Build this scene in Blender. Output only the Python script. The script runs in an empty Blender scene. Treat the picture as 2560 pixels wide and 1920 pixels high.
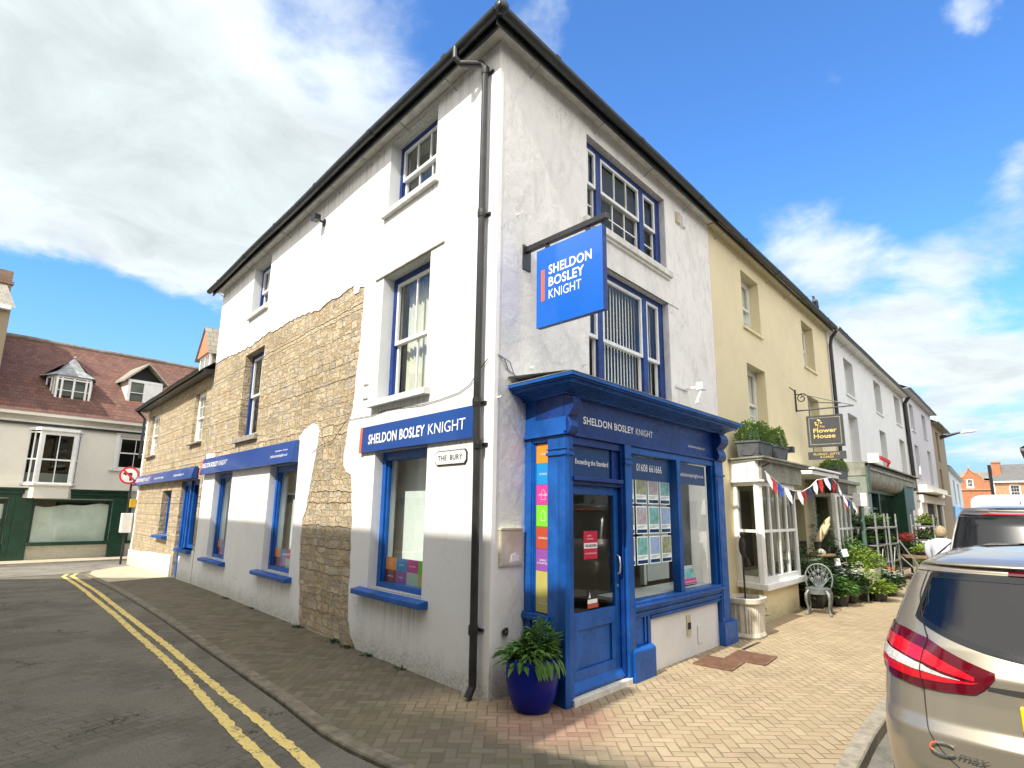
import bpy, bmesh, math, random
from mathutils import Vector, Matrix, noise
R = math.radians
rnd = random.Random(7)
scene = bpy.context.scene
col = scene.collection
# ------------------------------------------------------------------ camera
CAM = Vector((-4.607, -4.1204, 1.75))
def _cam():
    pitch, roll, tr = R(11.77), R(.796), R(40.15)
    F = Vector((0, math.cos(pitch), math.sin(pitch))); U = Vector((0, -math.sin(pitch), math.cos(pitch))); X = Vector((1, 0, 0))
    R2 = X*math.cos(roll) + U*math.sin(roll); U2 = -X*math.sin(roll) + U*math.cos(roll)
    Z = Matrix(((math.sin(tr), math.cos(tr), 0), (-math.cos(tr), math.sin(tr), 0), (0, 0, 1)))
    F, R2, U2 = Z@F, Z@R2, Z@U2
    m = Matrix((R2, U2, -F)).transposed().to_4x4(); m.translation = CAM
    cd = bpy.data.cameras.new('camera'); cd.sensor_fit = 'HORIZONTAL'; cd.sensor_width = 36; cd.lens = 36*1525/2560
    cd.clip_end = 3000; cd.clip_start = .05
    o = bpy.data.objects.new('camera', cd); o.matrix_world = m; col.objects.link(o); scene.camera = o
    return F, R2, U2
CF, CR, CU = _cam()
def pxdir(px, py): return (CF*1525 + CR*(px-1280) - CU*(py-960)).normalized()
# ------------------------------------------------------------------ light, sky
SUN_EL, SUN_AZ = 45.0, 3.8
sdir = Vector((math.cos(R(SUN_AZ))*math.cos(R(SUN_EL)), math.sin(R(SUN_AZ))*math.cos(R(SUN_EL)), -math.sin(R(SUN_EL))))  # travel direction
sl = bpy.data.lights.new('sun', 'SUN'); sl.energy = 3.5; sl.angle = R(.53); sl.color = (1, .95, .86)
so = bpy.data.objects.new('sun', sl); so.rotation_euler = sdir.to_track_quat('-Z', 'Y').to_euler(); so.location = (-20, -5, 30); col.objects.link(so)
scene.view_settings.view_transform = 'Standard'; scene.view_settings.look = 'None'
scene.view_settings.exposure = .76; scene.view_settings.gamma = 1; scene.view_settings.use_curve_mapping = False
scene.render.engine = 'CYCLES'
scene.cycles.use_denoising = True
scene.cycles.max_bounces = 8; scene.cycles.transparent_max_bounces = 12; scene.cycles.caustics_reflective = False; scene.cycles.caustics_refractive = False
scene.cycles.sample_clamp_indirect = 6

class NT:
    """tiny helper for wiring nodes"""
    def __init__(s, nt): s.nt = nt; s.n = nt.nodes; s.l = nt.links
    def new(s, t, **k):
        n = s.n.new(t)
        for a, b in k.items(): setattr(n, a, b)
        return n
    def put(s, sock, v):
        if hasattr(v, 'is_output') or isinstance(v, bpy.types.NodeSocket): s.l.new(v, sock)
        else: sock.default_value = v
    def math(s, op, a, b=None, c=None, clamp=False):
        n = s.new('ShaderNodeMath', operation=op, use_clamp=clamp); s.put(n.inputs[0], a)
        if b is not None: s.put(n.inputs[1], b)
        if c is not None: s.put(n.inputs[2], c)
        return n.outputs[0]
    def vmath(s, op, a, b=None):
        n = s.new('ShaderNodeVectorMath', operation=op); s.put(n.inputs[0], a)
        if b is not None: s.put(n.inputs[1], b)
        return n.outputs['Value'] if op in ('DOT_PRODUCT', 'LENGTH', 'DISTANCE') else n.outputs[0]
    def noise(s, vec, scale, detail=4, rough=.55, dist=0, out='Fac'):
        n = s.new('ShaderNodeTexNoise'); s.put(n.inputs['Vector'], vec); n.inputs['Scale'].default_value = scale
        n.inputs['Detail'].default_value = detail; n.inputs['Roughness'].default_value = rough; n.inputs['Distortion'].default_value = dist
        return n.outputs[out]
    def ramp(s, fac, stops, interp='LINEAR'):
        n = s.new('ShaderNodeValToRGB'); s.put(n.inputs[0], fac); cr = n.color_ramp; cr.interpolation = interp
        while len(cr.elements) < len(stops): cr.elements.new(.5)
        for e, (p, c) in zip(cr.elements, stops):
            e.position = p; e.color = c if len(c) == 4 else (*c, 1)
        return n.outputs[0]
    def mix(s, fac, a, b, mode='MIX'):
        n = s.new('ShaderNodeMix', data_type='RGBA', blend_type=mode); s.put(n.inputs[0], fac)
        s.put(n.inputs[6], a if not isinstance(a, tuple) else (*a[:3], 1)); s.put(n.inputs[7], b if not isinstance(b, tuple) else (*b[:3], 1))
        return n.outputs[2]
    def maprange(s, v, a, b, c=0, d=1, smooth=True):
        n = s.new('ShaderNodeMapRange', interpolation_type='SMOOTHSTEP' if smooth else 'LINEAR'); s.put(n.inputs[0], v)
        for i, x in zip((1, 2, 3, 4), (a, b, c, d)): n.inputs[i].default_value = x
        return n.outputs[0]

world = bpy.data.worlds.new('World'); scene.world = world; world.use_nodes = True
def build_sky():
    T = NT(world.node_tree); T.n.clear()
    sky = T.new('ShaderNodeTexSky', sky_type='NISHITA', sun_disc=False, sun_elevation=R(SUN_EL), sun_rotation=R(180+90-SUN_AZ), altitude=0, air_density=1.0, dust_density=.4, ozone_density=2.2)
    co = T.new('ShaderNodeTexCoord').outputs['Generated']
    sep = T.new('ShaderNodeSeparateXYZ'); T.l.new(co, sep.inputs[0])
    zz = T.math('MAXIMUM', T.math('ADD', sep.outputs[2], .12), .05)
    pl = T.new('ShaderNodeCombineXYZ'); T.put(pl.inputs[0], T.math('DIVIDE', sep.outputs[0], zz)); T.put(pl.inputs[1], T.math('DIVIDE', sep.outputs[1], zz))
    n1 = T.noise(pl.outputs[0], 1.7, 9, .6, .25); n2 = T.noise(pl.outputs[0], .55, 3, .5)
    # where the clouds stand: (pixel of the cloud centre, spread, weight)
    blobs = [((150, 120), 60, .75), ((500, 330), 45, .6), ((380, 480), 70, .5), ((820, 330), 60, .42), ((100, 480), 60, .5), ((1000, 150), 90, .22), ((560, 620), 110, .3), ((1400, 130), 380, .52), ((430, 800), 500, .12),
             ((690, 90), 800, -.32), ((760, 250), 1500, -.3), ((300, 850), 110, -.6), ((60, 800), 160, -.5), ((500, 780), 300, -.35),
             ((2010, 580), 230, .50), ((2230, 620), 170, .40), ((2470, 590), 400, .22), ((2200, 800), 260, .34), ((2450, 870), 220, .34), ((2330, 960), 300, .28), ((2550, 1060), 200, .26),
             ((1910, 290), 1100, .62), ((1925, 240), 2200, .3), ((2070, 215), 2200, .5), ((2390, 50), 1100, .5), ((2440, 20), 2200, .3), ((2540, 415), 1000, .55), ((2170, 150), 1500, .42), ((2020, 170), 2500, .3), ((1870, 480), 1500, .22),
             ((2300, 300), 60, -.5), ((1750, 250), 110, -.45), ((2180, 700), 1200, -.3), ((1600, 60), 160, -.3), ((1560, 420), 200, -.4), ((2250, 420), 300, -.2), ((2560, 720), 700, -.25)]
    f = None
    wv = T.noise(co, 9, 5, .6, out='Color'); n = T.new('ShaderNodeVectorMath', operation='SCALE'); T.put(n.inputs[0], T.vmath('SUBTRACT', wv, (.5, .5, .5))); n.inputs['Scale'].default_value = .10
    cw = T.vmath('NORMALIZE', T.vmath('ADD', co, n.outputs[0]))
    for (px, k, w) in blobs:
        d = pxdir(*px)
        t = T.vmath('DOT_PRODUCT', cw, tuple(d))
        g = T.math('MULTIPLY', T.math('EXPONENT', T.math('MULTIPLY', T.math('SUBTRACT', t, 1), k*.9)), w)
        f = g if f is None else T.math('ADD', f, g)
    # unseen cloud added behind the camera as neutral fill for the shade
    back = T.maprange(T.vmath('DOT_PRODUCT', co, tuple(CF)), -.1, .6, .95, 0)
    f = T.math('ADD', T.math('ADD', f, back), T.math('MULTIPLY', T.math('SUBTRACT', n1, .5), 1.75))
    f = T.math('ADD', f, T.math('MULTIPLY', T.math('SUBTRACT', n2, .5), .35))
    cov = T.maprange(f, .12, .62)
    shade = T.noise(pl.outputs[0], 1.1, 5, .5, .1)
    dens = T.maprange(T.math('ADD', f, T.math('MULTIPLY', shade, .5)), .75, 1.6)
    ccol = T.ramp(dens, [(0, (3.7, 4.1, 4.4)), (.5, (3.8, 4.15, 4.25)), (1, (3.3, 3.7, 3.75))])
    tex = T.maprange(T.noise(pl.outputs[0], 3.2, 8, .62, .5), .3, .72, .80, 1.12, False)
    tx = T.new('ShaderNodeCombineXYZ'); [T.put(tx.inputs[i], tex) for i in range(3)]; ccol = T.mix(1, ccol, tx.outputs[0], 'MULTIPLY')
    ccol = T.mix(T.maprange(T.vmath('DOT_PRODUCT', co, tuple(CF)), .1, .5, 1, 0), ccol, (8.6, 8.4, 8.0))  # the added cloud is brighter than the visible cloud, to lift the ambient light
    skyc = T.mix(1, sky.outputs[0], (.52, .88, 1.26), 'MULTIPLY')
    hz = T.maprange(sep.outputs[2], 0, .32, .9, 0)
    skyc = T.mix(hz, skyc, (1.55, 2.35, 3.3))
    c = T.mix(cov, skyc, ccol)
    bg = T.new('ShaderNodeBackground'); T.put(bg.inputs[0], c); bg.inputs[1].default_value = .15
    out = T.new('ShaderNodeOutputWorld'); T.l.new(bg.outputs[0], out.inputs[0])
build_sky()
# ------------------------------------------------------------------ materials
MATS = {}
def newmat(name):
    m = bpy.data.materials.new(name); m.use_nodes = True
    T = NT(m.node_tree); b = T.n['Principled BSDF']; MATS[name] = m
    return m, T, b
def bump(T, b, h, strength=.3, dist=.01):
    n = T.new('ShaderNodeBump'); n.inputs['Strength'].default_value = strength; n.inputs['Distance'].default_value = dist
    T.put(n.inputs['Height'], h); T.l.new(n.outputs[0], b.inputs['Normal'])
def M(name, c, rough=.6, metal=0, var=.12, vs=5, bmp=0, bs=60, coat=0, spec=.5, hue=None, rvar=0):
    m, T, b = newmat(name)
    co = T.new('ShaderNodeTexCoord').outputs['Object']
    n = T.noise(co, vs, 5, .6)
    d = tuple(min(1, x*(1+var)) for x in c); e = tuple(x*(1-var) for x in c) if hue is None else hue
    T.put(b.inputs['Base Color'], T.ramp(n, [(.32, e), (.68, d)]))
    b.inputs['Roughness'].default_value = rough; b.inputs['Metallic'].default_value = metal
    b.inputs['Specular IOR Level'].default_value = spec
    if rvar: T.put(b.inputs['Roughness'], T.maprange(T.noise(co, vs*2.3, 4), .3, .7, max(.02, rough-rvar), min(1, rough+rvar)))
    if coat: b.inputs['Coat Weight'].default_value = coat; b.inputs['Coat Roughness'].default_value = .04
    if bmp: bump(T, b, T.noise(co, bs, 4, .6), bmp, .006)
    return m
def uv(T): return T.new('ShaderNodeUVMap').outputs[0]
def render_mat(name, c, dirt=(.45, .44, .40), amount=.35, trowel=.35, scrape=0):
    m, T, b = newmat(name); u = uv(T)
    big = T.noise(u, .9, 6, .65, .3); fine = T.noise(u, 55, 3, .6); med = T.noise(u, 6, 5, .6, .4)
    mp = T.new('ShaderNodeMapping'); mp.inputs['Scale'].default_value = (7, .5, 1); T.l.new(u, mp.inputs[0])
    streak = T.noise(mp.outputs[0], 1, 5, .65)
    base = T.mix(T.maprange(big, .35, .7, 0, 1), c, tuple(x*.93 for x in c))
    base = T.mix(T.maprange(streak, .58, .85, 0, amount), base, dirt)
    base = T.mix(T.maprange(T.noise(u, 11, 6, .7), .66, .8, 0, amount*.8), base, dirt)
    if scrape:
        mp2 = T.new('ShaderNodeMapping'); mp2.inputs['Rotation'].default_value = (0, 0, .9); mp2.inputs['Scale'].default_value = (2.2, 1.1, 1); T.l.new(u, mp2.inputs[0])
        sc = T.noise(mp2.outputs[0], 1.6, 8, .72, .9)
        base = T.mix(T.maprange(sc, .46, .66, 0, scrape), base, tuple(x*.62 for x in c))
    ve = T.new('ShaderNodeTexVoronoi', feature='DISTANCE_TO_EDGE'); T.put(ve.inputs['Vector'], T.vmath('ADD', u, T.noise(u, 2.5, 5, .7, out='Color'))); ve.inputs['Scale'].default_value = .55
    base = T.mix(T.math('MULTIPLY', T.maprange(ve.outputs['Distance'], .0015, .006, .55, 0), T.maprange(T.noise(u, .8, 3), .48, .6)), base, (.33, .32, .29))
    sv = T.new('ShaderNodeSeparateXYZ'); T.l.new(u, sv.inputs[0])
    if name == 'white_render':
        mp3 = T.new('ShaderNodeMapping'); mp3.inputs['Scale'].default_value = (22, .35, 1); T.l.new(u, mp3.inputs[0]); run = T.maprange(T.noise(mp3.outputs[0], 1, 5, .65), .40, .68)
        for (a0, a1, vt, ln) in ((-2.72, -1.2, 5.9, .8), (-2.75, -1.25, 3.12, .5), (-9.0, -7.6, 5.85, .7), (-2.85, -1.1, .68, .6), (-6.85, -5.1, .6, .5), (-11.4, 0, 7.1, .5), (-3.1, -.05, 2.49, .5)):
            k = T.math('MULTIPLY', T.maprange(sv.outputs[0], a0, a0+.08), T.maprange(sv.outputs[0], a1-.08, a1, 1, 0)); k = T.math('MULTIPLY', k, T.math('MULTIPLY', T.maprange(sv.outputs[1], vt-ln, vt), T.maprange(sv.outputs[1], vt, vt+.01, 1, 0)))
            base = T.mix(T.math('MULTIPLY', T.math('MULTIPLY', k, run), .55), base, (.36, .34, .28))
    splash = T.math('MULTIPLY', T.maprange(T.math('ADD', sv.outputs[1], T.math('MULTIPLY', T.noise(u, 4, 6, .7), -.5)), -.28, .12, 1, 0), T.maprange(T.noise(u, 30, 4, .7), .35, .65, .25, .8))
    base = T.mix(splash, base, (.30, .29, .20))
    base = T.mix(T.maprange(T.noise(u, 60, 4, .8), .70, .78, 0, amount*1.6), base, (.25, .24, .21))
    T.put(b.inputs['Base Color'], base); b.inputs['Roughness'].default_value = .82; b.inputs['Specular IOR Level'].default_value = .3
    h = T.math('ADD', T.math('MULTIPLY', med, 1.0), T.math('MULTIPLY', fine, .22)); h = T.math('ADD', h, T.math('MULTIPLY', big, 1.6))
    bump(T, b, h, trowel, .012)
    return m
def stone_mat(name, tones, rowh=.105, w=.24, mortar=(.42, .36, .26), depth=.03):
    m, T, b = newmat(name); u = uv(T)
    wob = T.noise(u, 4.5, 3, .55, out='Color'); wob2 = T.noise(u, 17, 3, .6, out='Color')
    def sc(vec, k):
        n = T.new('ShaderNodeVectorMath', operation='SCALE'); T.put(n.inputs[0], T.vmath('SUBTRACT', vec, (.5, .5, .5))); n.inputs['Scale'].default_value = k; return n.outputs[0]
    v = T.vmath('ADD', T.vmath('ADD', u, sc(wob, .09)), sc(wob2, .06))
    sp = T.new('ShaderNodeSeparateXYZ'); T.put(sp.inputs[0], v)
    # courses of uneven height, each with its own stone length
    n1 = T.new('ShaderNodeTexNoise', noise_dimensions='1D'); T.put(n1.inputs['W'], sp.outputs[1]); n1.inputs['Scale'].default_value = 5.5; n1.inputs['Detail'].default_value = 2
    vv = T.math('ADD', sp.outputs[1], T.math('MULTIPLY', n1.outputs[0], .22))
    row = T.math('FLOOR', T.math('DIVIDE', vv, rowh)); wr = T.new('ShaderNodeTexWhiteNoise', noise_dimensions='1D'); T.put(wr.inputs['W'], row)
    n2 = T.new('ShaderNodeTexNoise', noise_dimensions='2D'); cc = T.new('ShaderNodeCombineXYZ'); T.put(cc.inputs[0], sp.outputs[0]); T.put(cc.inputs[1], T.math('MULTIPLY', row, 3.7)); T.l.new(cc.outputs[0], n2.inputs['Vector']); n2.inputs['Scale'].default_value = 2.3; n2.inputs['Detail'].default_value = 1
    uu = T.math('ADD', T.math('MULTIPLY', sp.outputs[0], T.math('ADD', .75, T.math('MULTIPLY', wr.outputs[0], .7))), T.math('ADD', T.math('MULTIPLY', wr.outputs[0], 9.0), T.math('MULTIPLY', n2.outputs[0], .35)))
    cv = T.new('ShaderNodeCombineXYZ'); T.put(cv.inputs[0], uu); T.put(cv.inputs[1], vv)
    br = T.new('ShaderNodeTexBrick', offset=0, squash=1)
    T.put(br.inputs['Vector'], cv.outputs[0]); br.inputs['Scale'].default_value = 1; br.inputs['Mortar Size'].default_value = .008; br.inputs['Mortar Smooth'].default_value = 1
    br.inputs['Brick Width'].default_value = w; br.inputs['Row Height'].default_value = rowh; br.inputs['Bias'].default_value = 0
    br.inputs['Color1'].default_value = (0, 0, 0, 1); br.inputs['Color2'].default_value = (1, 1, 1, 1); br.inputs['Mortar'].default_value = (.5, .5, .5, 1)
    stone = T.ramp(T.math('ADD', T.math('MULTIPLY', br.outputs[0], .75), T.math('MULTIPLY', T.noise(u, 1.3, 4), .3)), [(i/(len(tones)-1), t) for i, t in enumerate(tones)])
    stone = T.mix(T.maprange(T.noise(u, 24, 5, .7), .35, .75, 0, .45), stone, tuple(x*.62 for x in tones[1]))
    stone = T.mix(T.maprange(T.noise(u, 1.7, 4, .6, .5), .6, .75, 0, .45), stone, (.50, .24, .07))
    c = T.mix(T.math('MULTIPLY', br.outputs['Fac'], .7), stone, mortar); c = T.mix(T.maprange(T.noise(u, 9, 6, .75, .8), .60, .69, 0, .65), c, (.10, .075, .045)); c = T.mix(T.maprange(T.noise(u, .9, 5, .6, .5), .52, .72, 0, .35), c, (.24, .185, .115))
    T.put(b.inputs['Base Color'], c); b.inputs['Roughness'].default_value = .9; b.inputs['Specular IOR Level'].default_value = .2
    h = T.math('SUBTRACT', 1, br.outputs['Fac']); h = T.math('ADD', h, T.math('MULTIPLY', T.noise(u, 13, 6, .65, .4), 1.3)); h = T.math('ADD', h, T.math('MULTIPLY', br.outputs[0], .5))
    bump(T, b, h, 1.0, depth)
    return m
def brick_mat(name, c1, c2, mortar, w=.225, hgt=.075, bs=.4):
    m, T, b = newmat(name); u = uv(T)
    br = T.new('ShaderNodeTexBrick'); T.put(br.inputs['Vector'], u); br.inputs['Scale'].default_value = 1; br.inputs['Mortar Size'].default_value = .006
    br.inputs['Brick Width'].default_value = w; br.inputs['Row Height'].default_value = hgt
    br.inputs['Color1'].default_value = (*c1, 1); br.inputs['Color2'].default_value = (*c2, 1); br.inputs['Mortar'].default_value = (*mortar, 1)
    T.put(b.inputs['Base Color'], T.mix(T.maprange(T.noise(u, 3, 5), .4, .7, 0, .35), br.outputs[0], tuple(x*.6 for x in c1))); b.inputs['Roughness'].default_value = .85
    bump(T, b, T.math('SUBTRACT', 1, br.outputs['Fac']), bs, .008)
    return m
def tile_mat(name, c1, c2, rowh=.13, w=.17, moss=.2):
    m, T, b = newmat(name); u = uv(T)
    wob = T.noise(u, 1.2, 3, .5, out='Color')
    n = T.new('ShaderNodeVectorMath', operation='SCALE'); T.put(n.inputs[0], T.vmath('SUBTRACT', wob, (.5, .5, .5))); n.inputs['Scale'].default_value = .05
    v = T.vmath('ADD', u, n.outputs[0])
    br = T.new('ShaderNodeTexBrick'); T.put(br.inputs['Vector'], v); br.inputs['Scale'].default_value = 1; br.inputs['Mortar Size'].default_value = .004
    br.inputs['Brick Width'].default_value = w; br.inputs['Row Height'].default_value = rowh; br.inputs['Color1'].default_value = (*c1, 1); br.inputs['Color2'].default_value = (*c2, 1); br.inputs['Mortar'].default_value = (*[x*.35 for x in c1], 1)
    sx = T.new('ShaderNodeSeparateXYZ'); T.put(sx.inputs[0], v)
    row = T.math('FRACT', T.math('DIVIDE', sx.outputs[1], rowh))
    c = T.mix(T.maprange(T.noise(u, 2.1, 6, .7), .5, .72, 0, moss), br.outputs[0], (.16, .15, .09))
    T.put(b.inputs['Base Color'], c); b.inputs['Roughness'].default_value = .85
    bump(T, b, T.math('ADD', T.math('SUBTRACT', 1, row), T.math('MULTIPLY', br.outputs['Fac'], -.4)), 1, .035)
    return m
def glass_mat(name, tint=(.9, .95, .93), refl=1.0):
    m, T, b = newmat(name); T.n.remove(b)
    out = T.n['Material Output']
    tr = T.new('ShaderNodeBsdfTransparent'); tr.inputs[0].default_value = (*tint, 1)
    gl = T.new('ShaderNodeBsdfGlossy'); gl.inputs['Roughness'].default_value = .01; gl.inputs[0].default_value = (1, 1, 1, 1)
    co = T.new('ShaderNodeTexCoord').outputs['Object']
    bp = T.new('ShaderNodeBump'); bp.inputs['Strength'].default_value = .04; bp.inputs['Distance'].default_value = .02; T.put(bp.inputs['Height'], T.noise(co, 2.2, 2)); T.l.new(bp.outputs[0], gl.inputs['Normal'])
    ge = T.new('ShaderNodeNewGeometry'); cs = T.math('ABSOLUTE', T.vmath('DOT_PRODUCT', ge.outputs['Normal'], ge.outputs['Incoming']))
    sch = T.math('ADD', .04, T.math('MULTIPLY', T.math('POWER', T.math('SUBTRACT', 1, cs), 5), .96))
    f = T.math('MINIMUM', T.math('MULTIPLY', sch, 1.25*refl), 1.0)
    mx = T.new('ShaderNodeMixShader'); T.put(mx.inputs[0], f); T.l.new(tr.outputs[0], mx.inputs[1]); T.l.new(gl.outputs[0], mx.inputs[2]); T.l.new(mx.outputs[0], out.inputs[0])
    return m
def paver_mat():
    m, T, b = newmat('block_paving'); u = uv(T)
    mp = T.new('ShaderNodeMapping'); mp.inputs['Rotation'].default_value = (0, 0, R(50)); mp.inputs['Scale'].default_value = (1/.094,)*3; T.l.new(u, mp.inputs[0])
    wob = T.noise(u, 2.0, 2, .5, out='Color')
    n = T.new('ShaderNodeVectorMath', operation='SCALE'); T.put(n.inputs[0], T.vmath('SUBTRACT', wob, (.5, .5, .5))); n.inputs['Scale'].default_value = .35
    s = T.new('ShaderNodeSeparateXYZ'); T.put(s.inputs[0], T.vmath('ADD', mp.outputs[0], n.outputs[0]))
    x, y = s.outputs[0], s.outputs[1]
    ix, iy = T.math('FLOOR', x), T.math('FLOOR', y); fx, fy = T.math('FRACT', x), T.math('FRACT', y)
    k = T.math('FLOORED_MODULO', T.math('SUBTRACT', ix, iy), 4)
    def eq(v): return T.math('COMPARE', k, v, .1)
    k0, k1, k2, k3 = eq(0), eq(1), eq(2), eq(3)
    big = 9.0
    dl = T.math('ADD', fx, T.math('MULTIPLY', k1, big)); dr = T.math('ADD', T.math('SUBTRACT', 1, fx), T.math('MULTIPLY', k0, big))
    db = T.math('ADD', fy, T.math('MULTIPLY', k2, big)); dt = T.math('ADD', T.math('SUBTRACT', 1, fy), T.math('MULTIPLY', k3, big))
    d = T.math('MINIMUM', T.math('MINIMUM', dl, dr), T.math('MINIMUM', db, dt))
    bx = T.math('SUBTRACT', ix, k1); by = T.math('SUBTRACT', iy, k2)
    cid = T.new('ShaderNodeCombineXYZ'); T.put(cid.inputs[0], bx); T.put(cid.inputs[1], by)
    wn = T.new('ShaderNodeTexWhiteNoise', noise_dimensions='2D'); T.l.new(cid.outputs[0], wn.inputs['Vector'])
    tone = T.ramp(wn.outputs['Value'], [(0, (.335, .25, .145)), (.35, (.395, .305, .185)), (.6, (.355, .272, .16)), (.85, (.42, .33, .205)), (1, (.385, .28, .175))])
    g = T.noise(u, 230, 3, .7); tone = T.mix(T.maprange(g, .35, .75, 0, .5), tone, (.54, .435, .30))
    # shade painted in as darker, greyer mossy side-street blocks; reddish blocks by the corner
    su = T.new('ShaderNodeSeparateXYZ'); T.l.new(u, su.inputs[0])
    shade_moss = T.maprange(T.math('ADD', su.outputs[0], T.math('MULTIPLY', T.math('SUBTRACT', T.noise(u, 1.1, 4), .5), 1.2)), -.1, -.75, 0, 1)
    far = T.maprange(su.outputs[1], .1, .9); shade_moss = T.math('MAXIMUM', shade_moss, far)
    tone = T.mix(T.math('MULTIPLY', shade_moss, .9), tone, T.ramp(wn.outputs['Value'], [(0, (.10, .09, .062)), (1, (.165, .145, .102))]))
    moss = T.math('MULTIPLY', T.maprange(T.noise(u, 1.6, 6, .7, .5), .5, .68), T.math('ADD', T.math('MULTIPLY', shade_moss, .6), .05))  # moss, denser where the shade is painted in
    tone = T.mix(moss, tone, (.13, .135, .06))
    tone = T.mix(T.maprange(T.noise(u, .8, 7, .7, .6), .50, .70, 0, .5), tone, (.20, .155, .095))
    gv = T.new('ShaderNodeTexVoronoi', feature='F1'); T.put(gv.inputs['Vector'], u); gv.inputs['Scale'].default_value = 3.1; tone = T.mix(T.maprange(gv.outputs['Distance'], .028, .05, .55, 0), tone, (.12, .10, .075))
    dred = T.vmath('DISTANCE', u, (.0, -.75, 0)); red = T.maprange(dred, .25, .85, .7, 0)
    tone = T.mix(red, tone, T.ramp(wn.outputs['Value'], [(0, (.24, .11, .075)), (1, (.33, .19, .14))]))
    joint = T.maprange(d, .035, .085)
    c = T.mix(joint, T.mix(T.maprange(T.noise(u, 1.9, 4), .35, .65, .3, .75), tone, (.13, .11, .07)), tone)
    T.put(b.inputs['Base Color'], c); b.inputs['Roughness'].default_value = .9; b.inputs['Specular IOR Level'].default_value = .25
    h = T.math('ADD', T.math('MULTIPLY', T.maprange(d, .0, .16), 1.0), T.math('ADD', T.math('MULTIPLY', g, .25), T.math('MULTIPLY', wn.outputs['Value'], T.math('ADD', .2, T.math('MULTIPLY', fx, .9)))))
    bump(T, b, h, .7, .009)
    return m
def asphalt_mat(name, c1, c2, setts=0):
    m, T, b = newmat(name); u = uv(T)
    g = T.noise(u, 150, 4, .75); l = T.noise(u, 1.0, 6, .6, .4)
    c = T.mix(T.maprange(T.math('ADD', T.math('MULTIPLY', g, .6), T.math('MULTIPLY', T.noise(u, 42, 4, .8), .4)), .36, .64), tuple(x*.8 for x in c1), c2); c = T.mix(T.maprange(l, .42, .62, 0, .6), c, tuple(x*.66 for x in c1))
    c = T.mix(T.maprange(T.noise(u, 2.2, 5, .7, .8), .55, .68, 0, .45), c, (.115, .112, .055))
    v = T.new('ShaderNodeTexVoronoi', feature='F1'); T.put(v.inputs['Vector'], u); v.inputs['Scale'].default_value = 90
    c = T.mix(T.maprange(v.outputs['Distance'], .02, .24, .6, 0), c, (.30, .265, .20))
    h = T.math('ADD', g, T.math('MULTIPLY', v.outputs['Distance'], .8))
    if setts:
        mp = T.new('ShaderNodeMapping'); mp.inputs['Rotation'].default_value = (0, 0, R(-12)); T.l.new(u, mp.inputs[0]); wob = T.noise(u, 7, 3, .6, out='Color')
        n = T.new('ShaderNodeVectorMath', operation='SCALE'); T.put(n.inputs[0], T.vmath('SUBTRACT', wob, (.5, .5, .5))); n.inputs['Scale'].default_value = .06
        br = T.new('ShaderNodeTexBrick'); T.put(br.inputs['Vector'], T.vmath('ADD', mp.outputs[0], n.outputs[0])); br.inputs['Scale'].default_value = 1; br.inputs['Mortar Size'].default_value = .008; br.inputs['Mortar Smooth'].default_value = 1; br.inputs['Brick Width'].default_value = .21; br.inputs['Row Height'].default_value = .105
        br.inputs['Color1'].default_value = (0, 0, 0, 1); br.inputs['Color2'].default_value = (1, 1, 1, 1)
        worn = T.maprange(T.noise(u, .9, 4, .6), .40, .62, .15, 1)
        c = T.mix(T.math('MULTIPLY', br.outputs[0], T.math('MULTIPLY', worn, .16)), c, tuple(x*1.5 for x in c2)); c = T.mix(T.math('MULTIPLY', br.outputs['Fac'], T.math('MULTIPLY', worn, .35)), c, (.06, .055, .04))
        h = T.math('ADD', h, T.math('MULTIPLY', T.math('MULTIPLY', br.outputs['Fac'], worn), -1.6))
    wn = T.new('ShaderNodeTexVoronoi', feature='DISTANCE_TO_EDGE'); T.put(wn.inputs['Vector'], T.vmath('ADD', u, T.noise(u, 3, 4, .7, out='Color'))); wn.inputs['Scale'].default_value = .7
    c = T.mix(T.math('MULTIPLY', T.maprange(wn.outputs['Distance'], .004, .016, .8, 0), T.maprange(T.noise(u, 1.7, 3), .45, .6)), c, (.03, .027, .02))
    T.put(b.inputs['Base Color'], c); b.inputs['Roughness'].default_value = .9; b.inputs['Specular IOR Level'].default_value = .22
    bump(T, b, h, .8, .01)
    return m
def leaf_mat(name, c, c2, tr=.25):
    m, T, b = newmat(name)
    oi = T.new('ShaderNodeTexCoord').outputs['Object']
    wn = T.new('ShaderNodeNewGeometry').outputs['Random Per Island']
    T.put(b.inputs['Base Color'], T.mix(wn, c, c2)); b.inputs['Roughness'].default_value = .5; b.inputs['Specular IOR Level'].default_value = .4
    tl = T.new('ShaderNodeBsdfTranslucent'); T.put(tl.inputs[0], T.mix(wn, tuple(x*1.3 for x in c), tuple(x*1.3 for x in c2)))
    mx = T.new('ShaderNodeMixShader'); mx.inputs[0].default_value = tr
    out = T.n['Material Output']; T.l.new(b.outputs[0], mx.inputs[1]); T.l.new(tl.outputs[0], mx.inputs[2]); T.l.new(mx.outputs[0], out.inputs[0])
    return m
WHITE_L = render_mat('white_render', (.82, .81, .775), amount=.34)
WHITE_R = render_mat('white_render_scraped', (.85, .83, .79), amount=.25, trowel=.8, scrape=.45)
WHITE_P = render_mat('painted_render_white', (.76, .775, .775), amount=.25)
YELLOW = render_mat('painted_render_yellow', (.76, .665, .43), (.42, .36, .2), .2, .3)
LILAC = render_mat('painted_render_lilac', (.60, .59, .635), amount=.3)
BROWNR = render_mat('bare_render_brown', (.30, .245, .16), amount=.5)
CREAM = render_mat('cream_render', (.80, .77, .68), amount=.25)
GREYBL = render_mat('blue_grey_render', (.60, .66, .70), amount=.3)
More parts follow.
